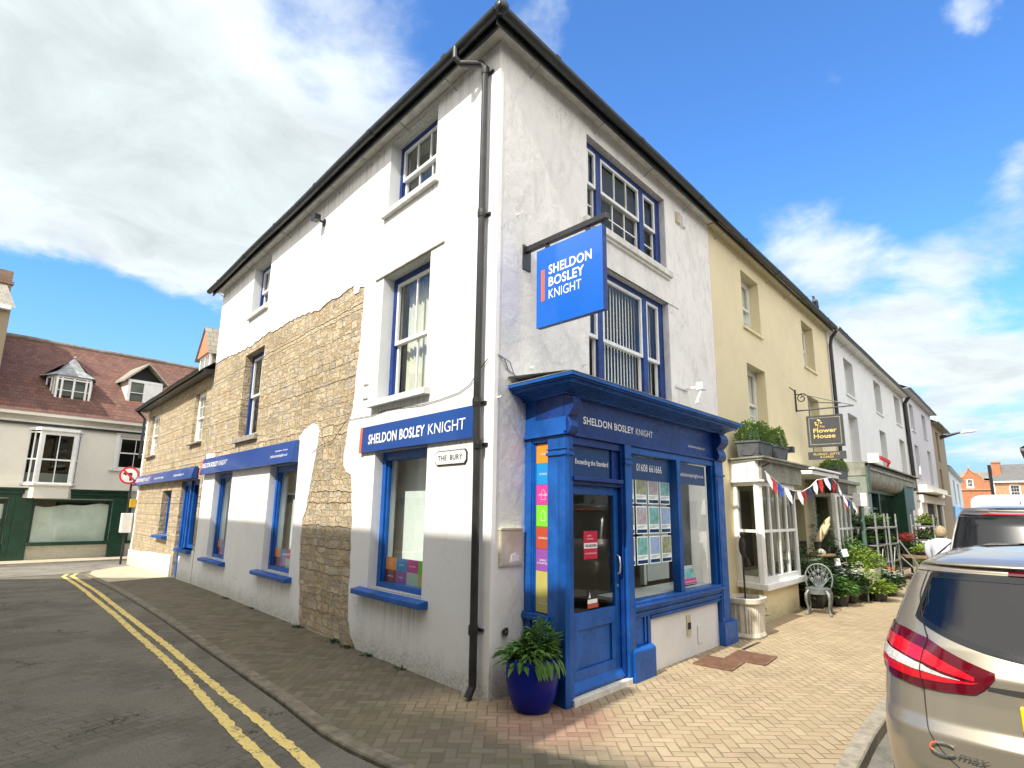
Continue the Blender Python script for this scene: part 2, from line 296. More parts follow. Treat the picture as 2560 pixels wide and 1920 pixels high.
STONE = stone_mat('limestone_rubble', [(.32, .245, .15), (.62, .49, .305), (.48, .365, .215), (.74, .61, .42), (.56, .435, .265), (.64, .55, .41), (.42, .36, .27), (.68, .53, .33)], .088, .21, mortar=(.58, .49, .34), depth=.06)
BRICK = brick_mat('red_brick', (.36, .12, .05), (.44, .17, .07), (.34, .25, .18))
BRICK2 = brick_mat('orange_brick', (.42, .20, .10), (.48, .27, .15), (.4, .32, .24))
TILES = tile_mat('clay_tiles', (.19, .088, .06), (.12, .056, .042), .19, .2, moss=.35)
SLATE = tile_mat('slate_tiles', (.13, .13, .13), (.17, .165, .16), .2, .26, .25)
STILES = tile_mat('stone_tiles', (.26, .24, .19), (.34, .31, .25), .18, .22, .4)
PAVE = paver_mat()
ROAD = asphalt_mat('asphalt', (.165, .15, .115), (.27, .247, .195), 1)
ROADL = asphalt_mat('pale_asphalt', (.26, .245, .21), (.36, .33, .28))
FLAG = M('pale_paving', (.50, .43, .31), .85, var=.15, vs=3, bmp=.3)
KERBO = M('old_kerb_stone', (.185, .16, .11), .9, var=.4, vs=7, bmp=.7, bs=70)
KERBM = M('kerb_stone', (.34, .30, .23), .85, var=.3, vs=9, bmp=.6, bs=90)
def paint_mat(name, c, chips=.6):
    m, T, b = newmat(name); u = uv(T); co = T.new('ShaderNodeTexCoord').outputs['Object']
    base = T.mix(T.maprange(T.noise(co, 2.6, 5, .65), .35, .7), c, tuple(x*1.5+.006 for x in c))
    mp = T.new('ShaderNodeMapping'); mp.inputs['Scale'].default_value = (60, 2.5, 1); T.l.new(u, mp.inputs[0]); br = T.noise(mp.outputs[0], 1, 3, .6)
    base = T.mix(T.maprange(br, .5, .8, 0, .25), base, tuple(x*.6 for x in c))
    base = T.mix(T.maprange(T.noise(co, 38, 5, .8), .69, .73, 0, chips), base, (.40, .47, .58))
    base = T.mix(T.maprange(T.noise(co, 9, 6, .75), .56, .74, 0, .45), base, (.09, .12, .17))
    T.put(b.inputs['Base Color'], base); T.put(b.inputs['Roughness'], T.maprange(T.noise(co, 14, 4), .3, .7, .3, .52)); b.inputs['Specular IOR Level'].default_value = .4
    bump(T, b, T.math('ADD', T.math('MULTIPLY', br, .4), T.noise(co, 30, 3)), .12, .004)
    return m
BLUE = paint_mat('royal_blue_paint', (.003, .070, .29)); BLUED = paint_mat('dark_and_shaded_blue', (.002, .026, .15), .2)  # dark blue doubles as royal blue in shade on the upper window frames
SIGNB = M('blue_sign_panel', (.002, .052, .255), .28, var=.05, vs=2, coat=.3)
SIGNB2 = M('bright_blue_sign', (.003, .12, .56), .25, var=.04, vs=2, coat=.3)
SIGNF = M('window_film_blue', (.004, .045, .16), .25, var=.05, vs=2)
ORANGE = M('orange_red_vinyl', (.9, .14, .05), .4, var=.04)
LETTER = M('white_lettering', (.86, .86, .86), .4, var=.02)
WOODW = M('white_gloss_paint', (.80, .80, .775), .38, var=.06, vs=9, bmp=.15, bs=30)
SILLW = M('painted_stone_sill', (.68, .665, .61), .75, var=.18, vs=7, bmp=.4, bs=40)
SILLS = M('grey_stone_sill', (.30, .27, .21), .85, var=.25, vs=8, bmp=.5)
GUTTER = M('black_gutter', (.018, .022, .022), .38, var=.4, vs=5, bmp=.15)
PIPE = M('black_downpipe', (.022, .022, .022), .4, var=.4, vs=5, bmp=.1)
GLASS = glass_mat('window_glass')
GLASSU = glass_mat('upper_window_glass', (.96, .97, .96), .45)
GLASSD = glass_mat('old_window_glass', (.42, .46, .46), .75)
CURTAIN = M('cream_curtain', (.62, .585, .49), .9, var=.12, vs=6)
BLIND = M('vertical_blind', (.88, .87, .80), .85, var=.08, vs=6)
DARK = M('dark_interior', (.02, .02, .02), .8)
INNER = M('interior_paint', (.74, .77, .72), .7, var=.05)
BRICKD = brick_mat('brown_brick', (.20, .12, .08), (.26, .16, .10), (.3, .27, .22))
CARPET = M('interior_carpet', (.16, .15, .14), .95)
LEAD = M('lead_flashing', (.30, .31, .31), .6, var=.35, vs=6, bmp=.3, bs=20)
BLACKM = M('black_steel', (.02, .02, .022), .4, var=.3, bmp=.1)
GREENP = M('dark_green_paint', (.012, .055, .032), .35, var=.3, vs=4, bmp=.12, bs=30)
GREENF = M('faded_green_paint', (.07, .12, .095), .55, var=.35, vs=4, bmp=.2, bs=30)
OLDZINC = M('weathered_fascia', (.25, .25, .20), .75, var=.4, vs=3, bmp=.3, bs=15)
SHEET = M('paper_sheet', (.74, .80, .72), .9, var=.1, vs=2)
STALLW = M('white_stall_riser', (.74, .735, .72), .6, var=.06, vs=3, bmp=.1)
GREYSIGN = M('grey_sign_board', (.042, .044, .046), .55, var=.2, vs=5, bmp=.1)
GOLD = M('gold_lettering', (.65, .47, .14), .5, var=.1)
PLANTERG = M('lead_planter', (.085, .09, .092), .6, var=.3, vs=8, bmp=.2)
STONEW = M('cast_stone', (.58, .54, .44), .85, var=.25, vs=7, bmp=.5, bs=50)
POTB = M('cobalt_glaze', (.002, .010, .21), .3, var=.15, vs=4, spec=.25)
SOIL = M('potting_soil', (.035, .025, .018), .95, bmp=.6)
LEAFA = leaf_mat('leaf_mid', (.05, .14, .025), (.16, .29, .07))
LEAFB = leaf_mat('leaf_box', (.06, .13, .02), (.19, .27, .07))
LEAFL = leaf_mat('leaf_lime', (.16, .26, .03), (.33, .42, .07))
LEAFD = leaf_mat('leaf_dark', (.02, .055, .018), (.05, .10, .03))
LEAFP = leaf_mat('leaf_pale', (.12, .19, .11), (.28, .34, .22))
REDF = leaf_mat('red_petals', (.55, .015, .03), (.75, .05, .06), .2)
PINKF = leaf_mat('pink_petals', (.65, .16, .16), (.75, .35, .28), .2)
WHITEF = leaf_mat('white_petals', (.75, .75, .7), (.8, .8, .75), .2)
ORANGEF = leaf_mat('orange_petals', (.7, .2, .02), (.8, .3, .05), .2)
STEEL = M('galvanised_steel', (.42, .43, .42), .4, .7, var=.25, vs=12)
ALU = M('cast_aluminium', (.20, .215, .21), .5, .5, var=.3, vs=14, bmp=.2)
DARKIRON = M('dark_iron', (.045, .035, .03), .7, .2, var=.4, vs=14, bmp=.4)
RUST = M('rusty_iron', (.19, .10, .06), .8, .1, var=.3, vs=12, bmp=.4)
TIMBER = M('weathered_timber', (.22, .15, .08), .8, var=.3, vs=12, bmp=.3)
PALEWOOD = M('pale_carved_wood', (.68, .55, .34), .7, var=.12, vs=10)
BOXC = M('yellowed_plastic', (.55, .50, .37), .5, var=.2, vs=7)
PLASTICW = M('white_plastic', (.72, .72, .69), .45, var=.08)
FABRICW = M('white_cloth', (.8, .8, .78), .9, var=.05); FABRICR = M('red_cloth', (.6, .03, .035), .9, var=.1); FABRICB = M('blue_cloth', (.02, .10, .5), .9, var=.1); FABRICN = M('navy_cloth', (.03, .035, .09), .9)
# ------------------------------------------------------------------ mesh helpers
DL = Vector((.17588, .98441, 0)); NL = Vector((-.98441, .17588, 0)); XA = Vector((1, 0, 0)); ZA = Vector((0, 0, 1)); YA = Vector((0, 1, 0))
def frame(o, x, y, z):
    m = Matrix((x, y, z)).transposed().to_4x4(); m.translation = Vector(o); return m
FL = frame((0, 0, 0), -DL, ZA, NL)          # side street front: u = -distance from the corner
FR = frame((0, 0, 0), XA, ZA, -DL)          # main street front
FN = frame((0, 0, 0), XA, ZA, -YA)
ID = Matrix.Identity(4)
class MB:
    def __init__(s, F=ID): s.F = F; s.v = []; s.f = []; s.uv = []
    def add(s, pts, faces, F=None, uvs=None):
        F = s.F if F is None else F; b = len(s.v); P = [Vector(p) for p in pts]
        s.v += [F@p for p in P]
        for fc in faces:
            s.f.append([b+i for i in fc])
            if uvs: s.uv.append([uvs[i] for i in fc]); continue
            a = P[fc[0]]; n = Vector((0, 0, 0))
            for i in range(1, len(fc)-1): n += (P[fc[i]]-a).cross(P[fc[i+1]]-a)
            n = [abs(t) for t in n]; k = n.index(max(n))
            s.uv.append([((P[i].z, P[i].y) if k == 0 else (P[i].x, P[i].z) if k == 1 else (P[i].x, P[i].y)) for i in fc])
        return s
    def box(s, x0, x1, y0, y1, z0, z1, F=None):
        p = [(x, y, z) for z in (z0, z1) for y in (y0, y1) for x in (x0, x1)]
        return s.add(p, [(0, 2, 3, 1), (4, 5, 7, 6), (0, 1, 5, 4), (2, 6, 7, 3), (0, 4, 6, 2), (1, 3, 7, 5)], F)
    def prism(s, poly, z0, z1, F=None, top=None):
        n = len(poly); top = top or poly
        p = [(x, y, z0) for x, y in poly] + [(x, y, z1) for x, y in top]
        return s.add(p, [tuple(range(n))[::-1], tuple(range(n, 2*n))] + [(i, (i+1) % n, n+(i+1) % n, n+i) for i in range(n)], F)
    def vprism(s, poly, z0, z1):           # plan polygon in world xy
        return s.prism(poly, z0, z1, ID)
    def quad(s, *p, F=None): return s.add(p, [tuple(range(len(p)))], F)
    def grid(s, rows, F=None, closed=False, uvs=None):
        m = len(rows[0]); p = [q for r in rows for q in r]; fc = []
        for i in range(len(rows)-1):
            for j in range(m if closed else m-1): fc.append((i*m+j, i*m+(j+1) % m, (i+1)*m+(j+1) % m, (i+1)*m+j))
        return s.add(p, fc, F, uvs)
    def tube(s, pts, r, seg=8, F=None, caps=True):
        P = [Vector(p) for p in pts]; rows = []; up = None
        for i, p in enumerate(P):
            t = (P[min(i+1, len(P)-1)]-P[max(i-1, 0)]).normalized()
            if up is None: up = t.orthogonal().normalized()
            a = (up - t*up.dot(t)).normalized(); up = a; b = t.cross(a); rr = r[i] if isinstance(r, (list, tuple)) else r
            rows.append([p + (a*math.cos(k*2*math.pi/seg) + b*math.sin(k*2*math.pi/seg))*rr for k in range(seg)])
        s.grid(rows, F, True)
        if caps:
            s.add(rows[0], [tuple(range(seg))[::-1]], F); s.add(rows[-1], [tuple(range(seg))], F)
        return s
    def bar(s, p, q, w, h=None, F=None):     # square bar between two points
        p, q = Vector(p), Vector(q); t = (q-p).normalized(); h = h or w
        a = t.cross(Vector((0, 0, 1))); a = a.normalized() if a.length > 1e-3 else Vector((1, 0, 0)); b = t.cross(a)
        r = [[c + a*(sx*w/2) + b*(sy*h/2) for sx, sy in ((-1, -1), (1, -1), (1, 1), (-1, 1))] for c in (p, q)]
        s.grid(r, F, True); s.add(r[0], [(3, 2, 1, 0)], F); s.add(r[1], [(0, 1, 2, 3)], F); return s
    def lathe(s, prof, c=(0, 0, 0), seg=24, F=None):
        rows = [[(c[0]+r*math.cos(2*math.pi*k/seg), c[1]+r*math.sin(2*math.pi*k/seg), c[2]+z) for k in range(seg)] for r, z in prof]
        return s.grid(rows, F, True)
    def ball(s, c, rx, ry=None, rz=None, seg=12, rings=8, F=None):
        ry = ry or rx; rz = rz or rx
        rows = [[(c[0]+rx*math.sin(a)*math.cos(2*math.pi*k/seg), c[1]+ry*math.sin(a)*math.sin(2*math.pi*k/seg), c[2]-rz*math.cos(a)) for k in range(seg)] for a in [math.pi*(i+.02)/(rings+.04) for i in range(rings+1)]]
        return s.grid(rows, F, True)
    def leaf(s, p, d, up, L, W):
        d = Vector(d).normalized(); sd = d.cross(Vector(up)); sd = sd.normalized() if sd.length > 1e-3 else d.orthogonal().normalized(); p = Vector(p); n = sd.cross(d)
        return s.add([p, p+d*L*.45+sd*W*.5+n*L*.06, p+d*L-n*L*.1, p+d*L*.45-sd*W*.5+n*L*.06], [(0, 1, 2, 3)], ID)
    def build(s, name, mat, parent=None, bevel=0, smooth=False, base=None, org=None):
        me = bpy.data.meshes.new(name)
        o = bpy.data.objects.new(name, me); col.objects.link(o)
        if parent is not None:
            off = Vector(parent['_o']) if '_o' in parent else Vector((0, 0, 0)); o.parent = parent; o['_o'] = tuple(off)
        else:
            off = Vector(base) if base is not None else Vector((0, 0, 0)); o.location = off; o['_o'] = tuple(off)
        me.from_pydata([v-off for v in s.v], [], s.f)
        ul = me.uv_layers.new(name='UVMap'); i = 0
        flat = [c for f in s.uv for q in f for c in q]
        ul.data.foreach_set('uv', flat)
        bm = bmesh.new(); bm.from_mesh(me); bmesh.ops.recalc_face_normals(bm, faces=bm.faces); bm.to_mesh(me); bm.free()
        me.materials.append(mat)
        if smooth: me.polygons.foreach_set('use_smooth', [True]*len(me.polygons)); me.update()
        if bevel:
            b = o.modifiers.new('bevel', 'BEVEL'); b.width = bevel; b.segments = 2; b.limit_method = 'ANGLE'; b.angle_limit = R(40)
        return o
def tag(o, label, cat, group=None):
    o['label'] = label; o['category'] = cat
    if group: o['group'] = group
    return o
def struct(o): o['kind'] = 'structure'; return o
def thing(name, label, cat, base, group=None, rz=0):
    o = bpy.data.objects.new(name, None); o.empty_display_size = .2; o.location = base; o.rotation_euler = (0, 0, rz); o['_o'] = tuple(base); col.objects.link(o)
    return tag(o, label, cat, group)
def local(o): o['_o'] = (0, 0, 0); return o     # its parts are built in its own space
def dup(root, loc, rz=0, label=None):
    def cp(o, par):
        c = o.copy(); col.objects.link(c)
        if par: c.parent = par
        for ch in list(o.children): cp(ch, c)
        return c
    c = cp(root, None); c.location = loc; c.rotation_euler = (0, 0, rz)
    if label: c['label'] = label
    return c
def plate(mb, outline, holes, n0, n1, F=None):
    """flat panel with openings, from depth n0 to n1 (2D curve fill)"""
    cu = bpy.data.curves.new('tmp', 'CURVE'); cu.dimensions = '2D'; cu.fill_mode = 'BOTH'; cu.extrude = abs(n1-n0)/2
    for poly in [outline]+holes:
        sp = cu.splines.new('POLY'); sp.points.add(len(poly)-1); sp.use_cyclic_u = True
        for q, (x, y) in zip(sp.points, poly): q.co = (x, y, 0, 1)
    ob = bpy.data.objects.new('tmp', cu); col.objects.link(ob)
    me = bpy.data.meshes.new_from_object(ob.evaluated_get(bpy.context.evaluated_depsgraph_get()))
    zc = (n0+n1)/2
    mb.add([(v.co.x, v.co.y, v.co.z+zc) for v in me.vertices], [tuple(p.vertices) for p in me.polygons], F)
    bpy.data.objects.remove(ob); bpy.data.curves.remove(cu); bpy.data.meshes.remove(me)
    return mb
def rect(x0, x1, y0, y1): return [(x0, y0), (x1, y0), (x1, y1), (x0, y1)]
def text(mb, body, F, x, y, h, width=None, depth=.003, bold=0, z=0, shear=0, align='LEFT', spacing=1):
    """raised lettering; x,y is the lower left of the capitals, h their height"""
    cu = bpy.data.curves.new('tmp', 'FONT'); cu.body = body; cu.size = 1; cu.extrude = 0; cu.offset = bold; cu.shear = shear; cu.space_character = spacing*(1.05 if bold > .02 else 1); cu.resolution_u = 3
    ob = bpy.data.objects.new('tmp', cu); col.objects.link(ob)
    me = bpy.data.meshes.new_from_object(ob.evaluated_get(bpy.context.evaluated_depsgraph_get()))
    vs = [v.co.copy() for v in me.vertices]
    if vs:
        x0 = min(v.x for v in vs); x1 = max(v.x for v in vs); ky = h/.69; kx = (width/(x1-x0)) if width else ky
        if align == 'CENTER': x = x-(x1-x0)*kx/2
        n = len(vs); P = [(x+(v.x-x0)*kx, y+v.y*ky, z+depth) for v in vs]
        mb.add(P, [tuple(p.vertices) for p in me.polygons], F)
    bpy.data.objects.remove(ob); bpy.data.curves.remove(cu); bpy.data.meshes.remove(me)
    return mb
def rough_line(pts, step=.12, amp=.02):
    out = []
    for (a, b) in zip(pts, pts[1:]):
        L = math.hypot(b[0]-a[0], b[1]-a[1]); n = max(1, int(L/step))
        for i in range(n):
            t = i/n; out.append((a[0]+(b[0]-a[0])*t + (rnd.uniform(-amp, amp) if i else 0), a[1]+(b[1]-a[1])*t + (rnd.uniform(-amp, amp) if i else 0)))
    return out+[pts[-1]]
# ------------------------------------------------------------------ ground
def gz(y): return 0 if y < 11 else (-.20*(y-11)/9 if y < 20 else -.20-.05*min(1, (y-20)/5))
KERB = [(-1.3, -2.6), (-1.52, -2.1), (-1.60, -1.5), (-1.57, -.9), (-1.545, -.45), (-1.53, 0), (-1.48, .45), (-1.27, 1.42), (-1.04, 2.68), (-.82, 3.87), (-.5, 5.6), (-.21, 7.2), (.22, 9.8), (.66, 12.5), (1.0, 14.6), (1.25, 16.2), (1.75, 17.4), (2.6, 18.4), (3.9, 19.1), (6, 19.5), (12, 19.8)]
KERBR = [(-1.3, -2.6), (-.9, -2.84), (-.3, -2.93), (.5, -2.95), (1.5, -2.9), (4, -2.88), (10, -2.85), (20, -2.75), (40, -2.6), (125, -2.4)]
def build_ground():
    b = MB(); # base land sheet
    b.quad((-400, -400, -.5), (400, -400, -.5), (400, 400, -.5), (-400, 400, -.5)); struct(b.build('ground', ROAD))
    # side street carriageway
    b = MB(); ys = [-16, -8, -4, -3.2, -2.6] + [k[1] for k in KERB[1:15]] + [17, 18.2, 19.2, 20, 22.7]
    def kx(y):
        for p, q in zip(KERB, KERB[1:]):
            if p[1] <= y <= q[1]: return p[0]+(q[0]-p[0])*(y-p[1])/(q[1]-p[1])
        return KERB[0][0] if y < 0 else 12
    rows = [[(-9+.17*max(0, y)-max(0, y-17)*4, y, gz(y)-.022) for y in ys], [(kx(y)-.02 if -2.6 <= y < 17 else (-1.3 if y < 0 else 16), y, gz(y)-.022) for y in ys]]
    n = 8; rr = []
    for k in range(n+1): rr.append([tuple(Vector(a).lerp(Vector(c), k/n)) for a, c in zip(*rows)])
    yy = [i for i, y in enumerate(ys)]
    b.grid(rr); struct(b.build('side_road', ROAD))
    # crossing street, in sunlight beyond
    b = MB(); b.grid([[(-40, 16.9, -.146), (1.3, 16.9, -.146), (2.2, 18.1, -.165), (20, 19.6, -.2)], [(-40, 22.6, -.26), (1.3, 22.6, -.26), (2.2, 22.6, -.26), (20, 22.6, -.26)]])
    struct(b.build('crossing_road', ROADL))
    b = MB(); b.box(-40, 20, 22.6, 24.4, -.4, -.22); struct(b.build('far_pavement', FLAG))
    b = MB(); b.box(-40, 20, 22.45, 22.6, -.4, -.215); struct(b.build('far_kerb', KERBM))
    # main road
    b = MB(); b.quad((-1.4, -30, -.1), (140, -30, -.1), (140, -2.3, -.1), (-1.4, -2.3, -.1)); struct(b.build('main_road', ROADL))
    # pavement: polygon between kerb and buildings, at z=gz
    b = MB(); inner = [(p[0]+.12*(1 if p[1] < 17 else .2), p[1]) for p in KERB]
    rows = []
    for (x, y) in inner: 
        xe = max(x+.3, y*.1787+.6); rows.append([(x+(xe-x)*k/6, y, gz(y)) for k in range(7)])
    b.grid(rows)
    b.prism([(-1.18, -2.6), (-.85, -2.72), (-.3, -2.81), (.5, -2.83), (1.5, -2.78), (4, -2.76), (10, -2.73), (20, -2.63), (40, -2.48), (125, -2.28), (125, .8), (.74, .8), (.6, 0), (.5196, -.45), (.4392, -.9), (.332, -1.5), (.2247, -2.1), (.1354, -2.6)], -.08, 0, ID)
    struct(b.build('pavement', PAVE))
    for pts, sgn, km in ((KERB, 1, KERBO), (KERBR, -1, KERBM)):
        b = MB()
        rows = []
        for i, (x, y) in enumerate(pts):
            t = (Vector(pts[min(i+1, len(pts)-1)])-Vector(pts[max(i-1, 0)])).normalized(); nn = Vector((t.y, -t.x))*sgn*.13
            z = gz(y)+.006
            rows.append([(x, y, z-.18), (x, y, z-.012), (x+nn.x*.08, y+nn.y*.08, z), (x+nn.x, y+nn.y, z), (x+nn.x, y+nn.y, z-.18)])
        # split into kerb stones
        rows2 = []
        b.grid(rows); struct(b.build('kerb', km))
    b = MB()
    b.grid([[(x, y, gz(y)+.005) for x, y in ((.86, 13.05), (1.05, 15.0), (1.3, 16.3), (1.9, 17.5), (2.7, 18.4))], [(x, y, gz(y)+.005) for x, y in ((2.33, 13.35), (2.7, 15.0), (3.0, 16.6), (3.25, 18.1), (3.5, 18.9))]])
    struct(b.build('pale_crossing_paving', FLAG))
build_ground()
def yellow_lines():
    m, T, b = newmat('yellow_road_paint'); u = uv(T)
    n = T.noise(u, 26, 6, .75, .6); n = T.math('ADD', T.math('MULTIPLY', n, .7), T.math('MULTIPLY', T.noise(u, 5, 4, .7), .3)); c = T.mix(T.maprange(n, .40, .49), (.14, .125, .085), (.82, .63, .20)); c = T.mix(T.maprange(T.noise(u, 70, 3, .6), .3, .8, 0, .35), c, (.55, .40, .12))
    T.put(b.inputs['Base Color'], c); b.inputs['Roughness'].default_value = .8; bump(T, b, n, .5, .006)
    A = [(-2.05, .1), (-1.995, .4), (-1.93, .75), (-1.86, 1.12), (-1.78, 1.5), (-1.68, 2.0), (-1.52, 2.74), (-1.35, 3.6), (-1.17, 4.6), (-.93, 6.02), (-.60, 7.85), (-.13, 10.76), (.38, 13.6), (.82, 16.3), (1.3, 17.6), (2.3, 18.7), (4, 19.5)]
    B = [(-1.86, -.1), (-1.76, .38), (-1.68, .8), (-1.60, 1.2), (-1.52, 1.7), (-1.43, 2.24), (-1.32, 2.84), (-1.16, 3.7), (-.95, 4.85), (-.72, 6.2), (-.31, 8.65), (.14, 11.26), (.6, 13.9), (1.02, 16.3), (1.5, 17.5), (2.5, 18.5), (4, 19.2)]
    for pts in (A, B):
        pts = [(CAM.x+(p[0]-CAM.x)*1.785/1.81, CAM.y+(p[1]-CAM.y)*1.785/1.81) for p in pts]; pts = [(pts[0][0]-.35, pts[0][1]-2.0)] + pts
        mb = MB(); fine = []
        for p, q in zip(pts, pts[1:]):
            L = math.hypot(q[0]-p[0], q[1]-p[1]); k = max(1, int(L/.035)) if p[1] < 9 else 6
            fine += [(p[0]+(q[0]-p[0])*i/k, p[1]+(q[1]-p[1])*i/k) for i in range(k)]
        rows = []
        for i, (x, y) in enumerate(fine):
            j = min(i+1, len(fine)-1); t = (Vector(fine[j])-Vector(fine[max(0, i-1)])).normalized(); w = .047
            a, c = w+.016*noise.noise((x*9, y*9, 1))+rnd.uniform(-.006, .004), w+.016*noise.noise((x*9, y*9, 7))+rnd.uniform(-.006, .004)
            rows.append([(x-t.y*a, y+t.x*a, gz(y)-.0175), (x+t.y*c, y-t.x*c, gz(y)-.0175)])
        mb.grid(rows); struct(mb.build('yellow_line', m))
yellow_lines()
# ------------------------------------------------------------------ windows
def sash(parent, F, u0, u1, v0, v1, d, frame_mat, sash_mat, cols=2, top=1, bot=1, fw=.07, sw=.045, curtain=None, sill=None, sill_mat=None, name='window', glass=None, split=.5, meet=.05, cw=.3):
    """sliding sash window set d behind the wall face; top sash stands in front of the bottom one"""
    b = MB(F)
    for (a0, a1, c0, c1) in ((u0, u0+fw, v0, v1), (u1-fw, u1, v0, v1), (u0+fw, u1-fw, v1-fw, v1), (u0+fw, u1-fw, v0, v0+fw*.6)): b.box(a0, a1, c0, c1, -d-.1, -d)
    w = b.build(name, frame_mat, parent, bevel=.004)
    a0, a1, c0, c1 = u0+fw, u1-fw, v0+fw*.6, v1-fw; mid = c0+(c1-c0)*split
    s = MB(F); g = MB(F)
    def leaf(y0, y1, n, rows):
        s.box(a0, a0+sw, y0, y1, n-.04, n); s.box(a1-sw, a1, y0, y1, n-.04, n)
        s.box(a0+sw, a1-sw, y1-sw, y1, n-.04, n); s.box(a0+sw, a1-sw, y0, y0+meet, n-.04, n)
        for k in range(1, cols):
            x = a0+sw+(a1-a0-2*sw)*k/cols; s.box(x-.011, x+.011, y0+meet, y1-sw, n-.03, n-.004)
        for k in range(1, rows):
            y = y0+meet+(y1-y0-meet-sw)*k/rows; s.box(a0+sw, a1-sw, y-.011, y+.011, n-.031, n-.006)
        g.quad((a0+sw, y0+meet, n-.02), (a1-sw, y0+meet, n-.02), (a1-sw, y1-sw, n-.02), (a0+sw, y1-sw, n-.02))
    leaf(mid-.02, c1, -d-.012, top); leaf(c0, mid+.03, -d-.056, bot)
    s.build('sash', sash_mat, w, bevel=.003); g.build('pane', glass or GLASS, w)
    if curtain == 'blind':
        c = MB(F); x = a0+.01
        while x < a1-.02:
            c.quad((x, c0+.02, -d-.17), (x+.045, c0+.02, -d-.205), (x+.045, c1, -d-.205), (x, c1, -d-.17)); x += .062
        c.build('blind', BLIND, w)
    elif curtain:
        c = MB(F)
        for (x0, x1) in (((a0, a0+(a1-a0)*cw), (a1-(a1-a0)*cw*.9, a1)) if curtain == 'pair' else ((a0, a1),)):
            n = max(6, int((x1-x0)/.018)); ph = rnd.random()*6
            rows = [[(x0+(x1-x0)*i/n, y, -d-.2+.022*math.sin(i*1.05+ph)+.012*math.sin(i*.37+ph*2)) for i in range(n+1)] for y in (c0, (c0+c1)/2, c1)]
            c.grid(rows)
        c.build('curtain', CURTAIN, w, smooth=True)
    if sill:
        ov, th, pr = sill; q = MB(F); q.prism([(-d, v0), (-d, v0+.012), (pr, v0-.018), (pr, v0-th), (-d, v0-th)], 0, 1, F@Matrix(((0, 0, u1-u0+2*ov, u0-ov), (0, 1, 0, 0), (1, 0, 0, 0), (0, 0, 0, 1))))
        q.build('sill', sill_mat or SILLW, w, bevel=.006)
    return w
def shell(parent, mat, plan, z0, z1, name='wall'):
    """the walls nobody sees up close: plan is an open polyline, thickness-free enclosing sheet"""
    b = MB()
    for p, q in zip(plan, plan[1:]): b.quad((*p, z0), (*q, z0), (*q, z1), (*p, z1), F=ID)
    return b.build(name, mat, parent)
def gutter(parent, F, u0, u1, v, n, r=.062, name='gutter', steps=1):
    b = MB(F); seg = 8; rows = []
    for k in range(13):
        u = u0+(u1-u0)*k/12; dv = -.012*math.sin(k*1.3)
        rows.append([(u, v+dv-r*math.sin(math.pi*i/seg), n-r*math.cos(math.pi*i/seg)) for i in range(seg+1)])
    b.grid(rows); rows2 = [[(p[0], p[1]+.004, n+(p[2]-n)*.86) for p in r_] for r_ in rows]; b.grid(rows2)
    L = abs(u1-u0); k = max(2, int(L/1.9))
    for i in range(k):
        u = u0+(u1-u0)*(i+.5)/k
        b.grid([[(u+e, v+.006-(r+.006)*math.sin(math.pi*j/seg), n-(r+.006)*math.cos(math.pi*j/seg)) for j in range(seg+1)] for e in (-.05, .05)])
    return b.build(name, GUTTER, parent, smooth=True)
def brackets(parent, F, us, v, n0, n1):
    for u in us:
        b = MB(F); b.bar((u, v-.14, n0), (u, v-.06, n1-.08), .012, .012); b.build('gutter_bracket', LEAD, parent)
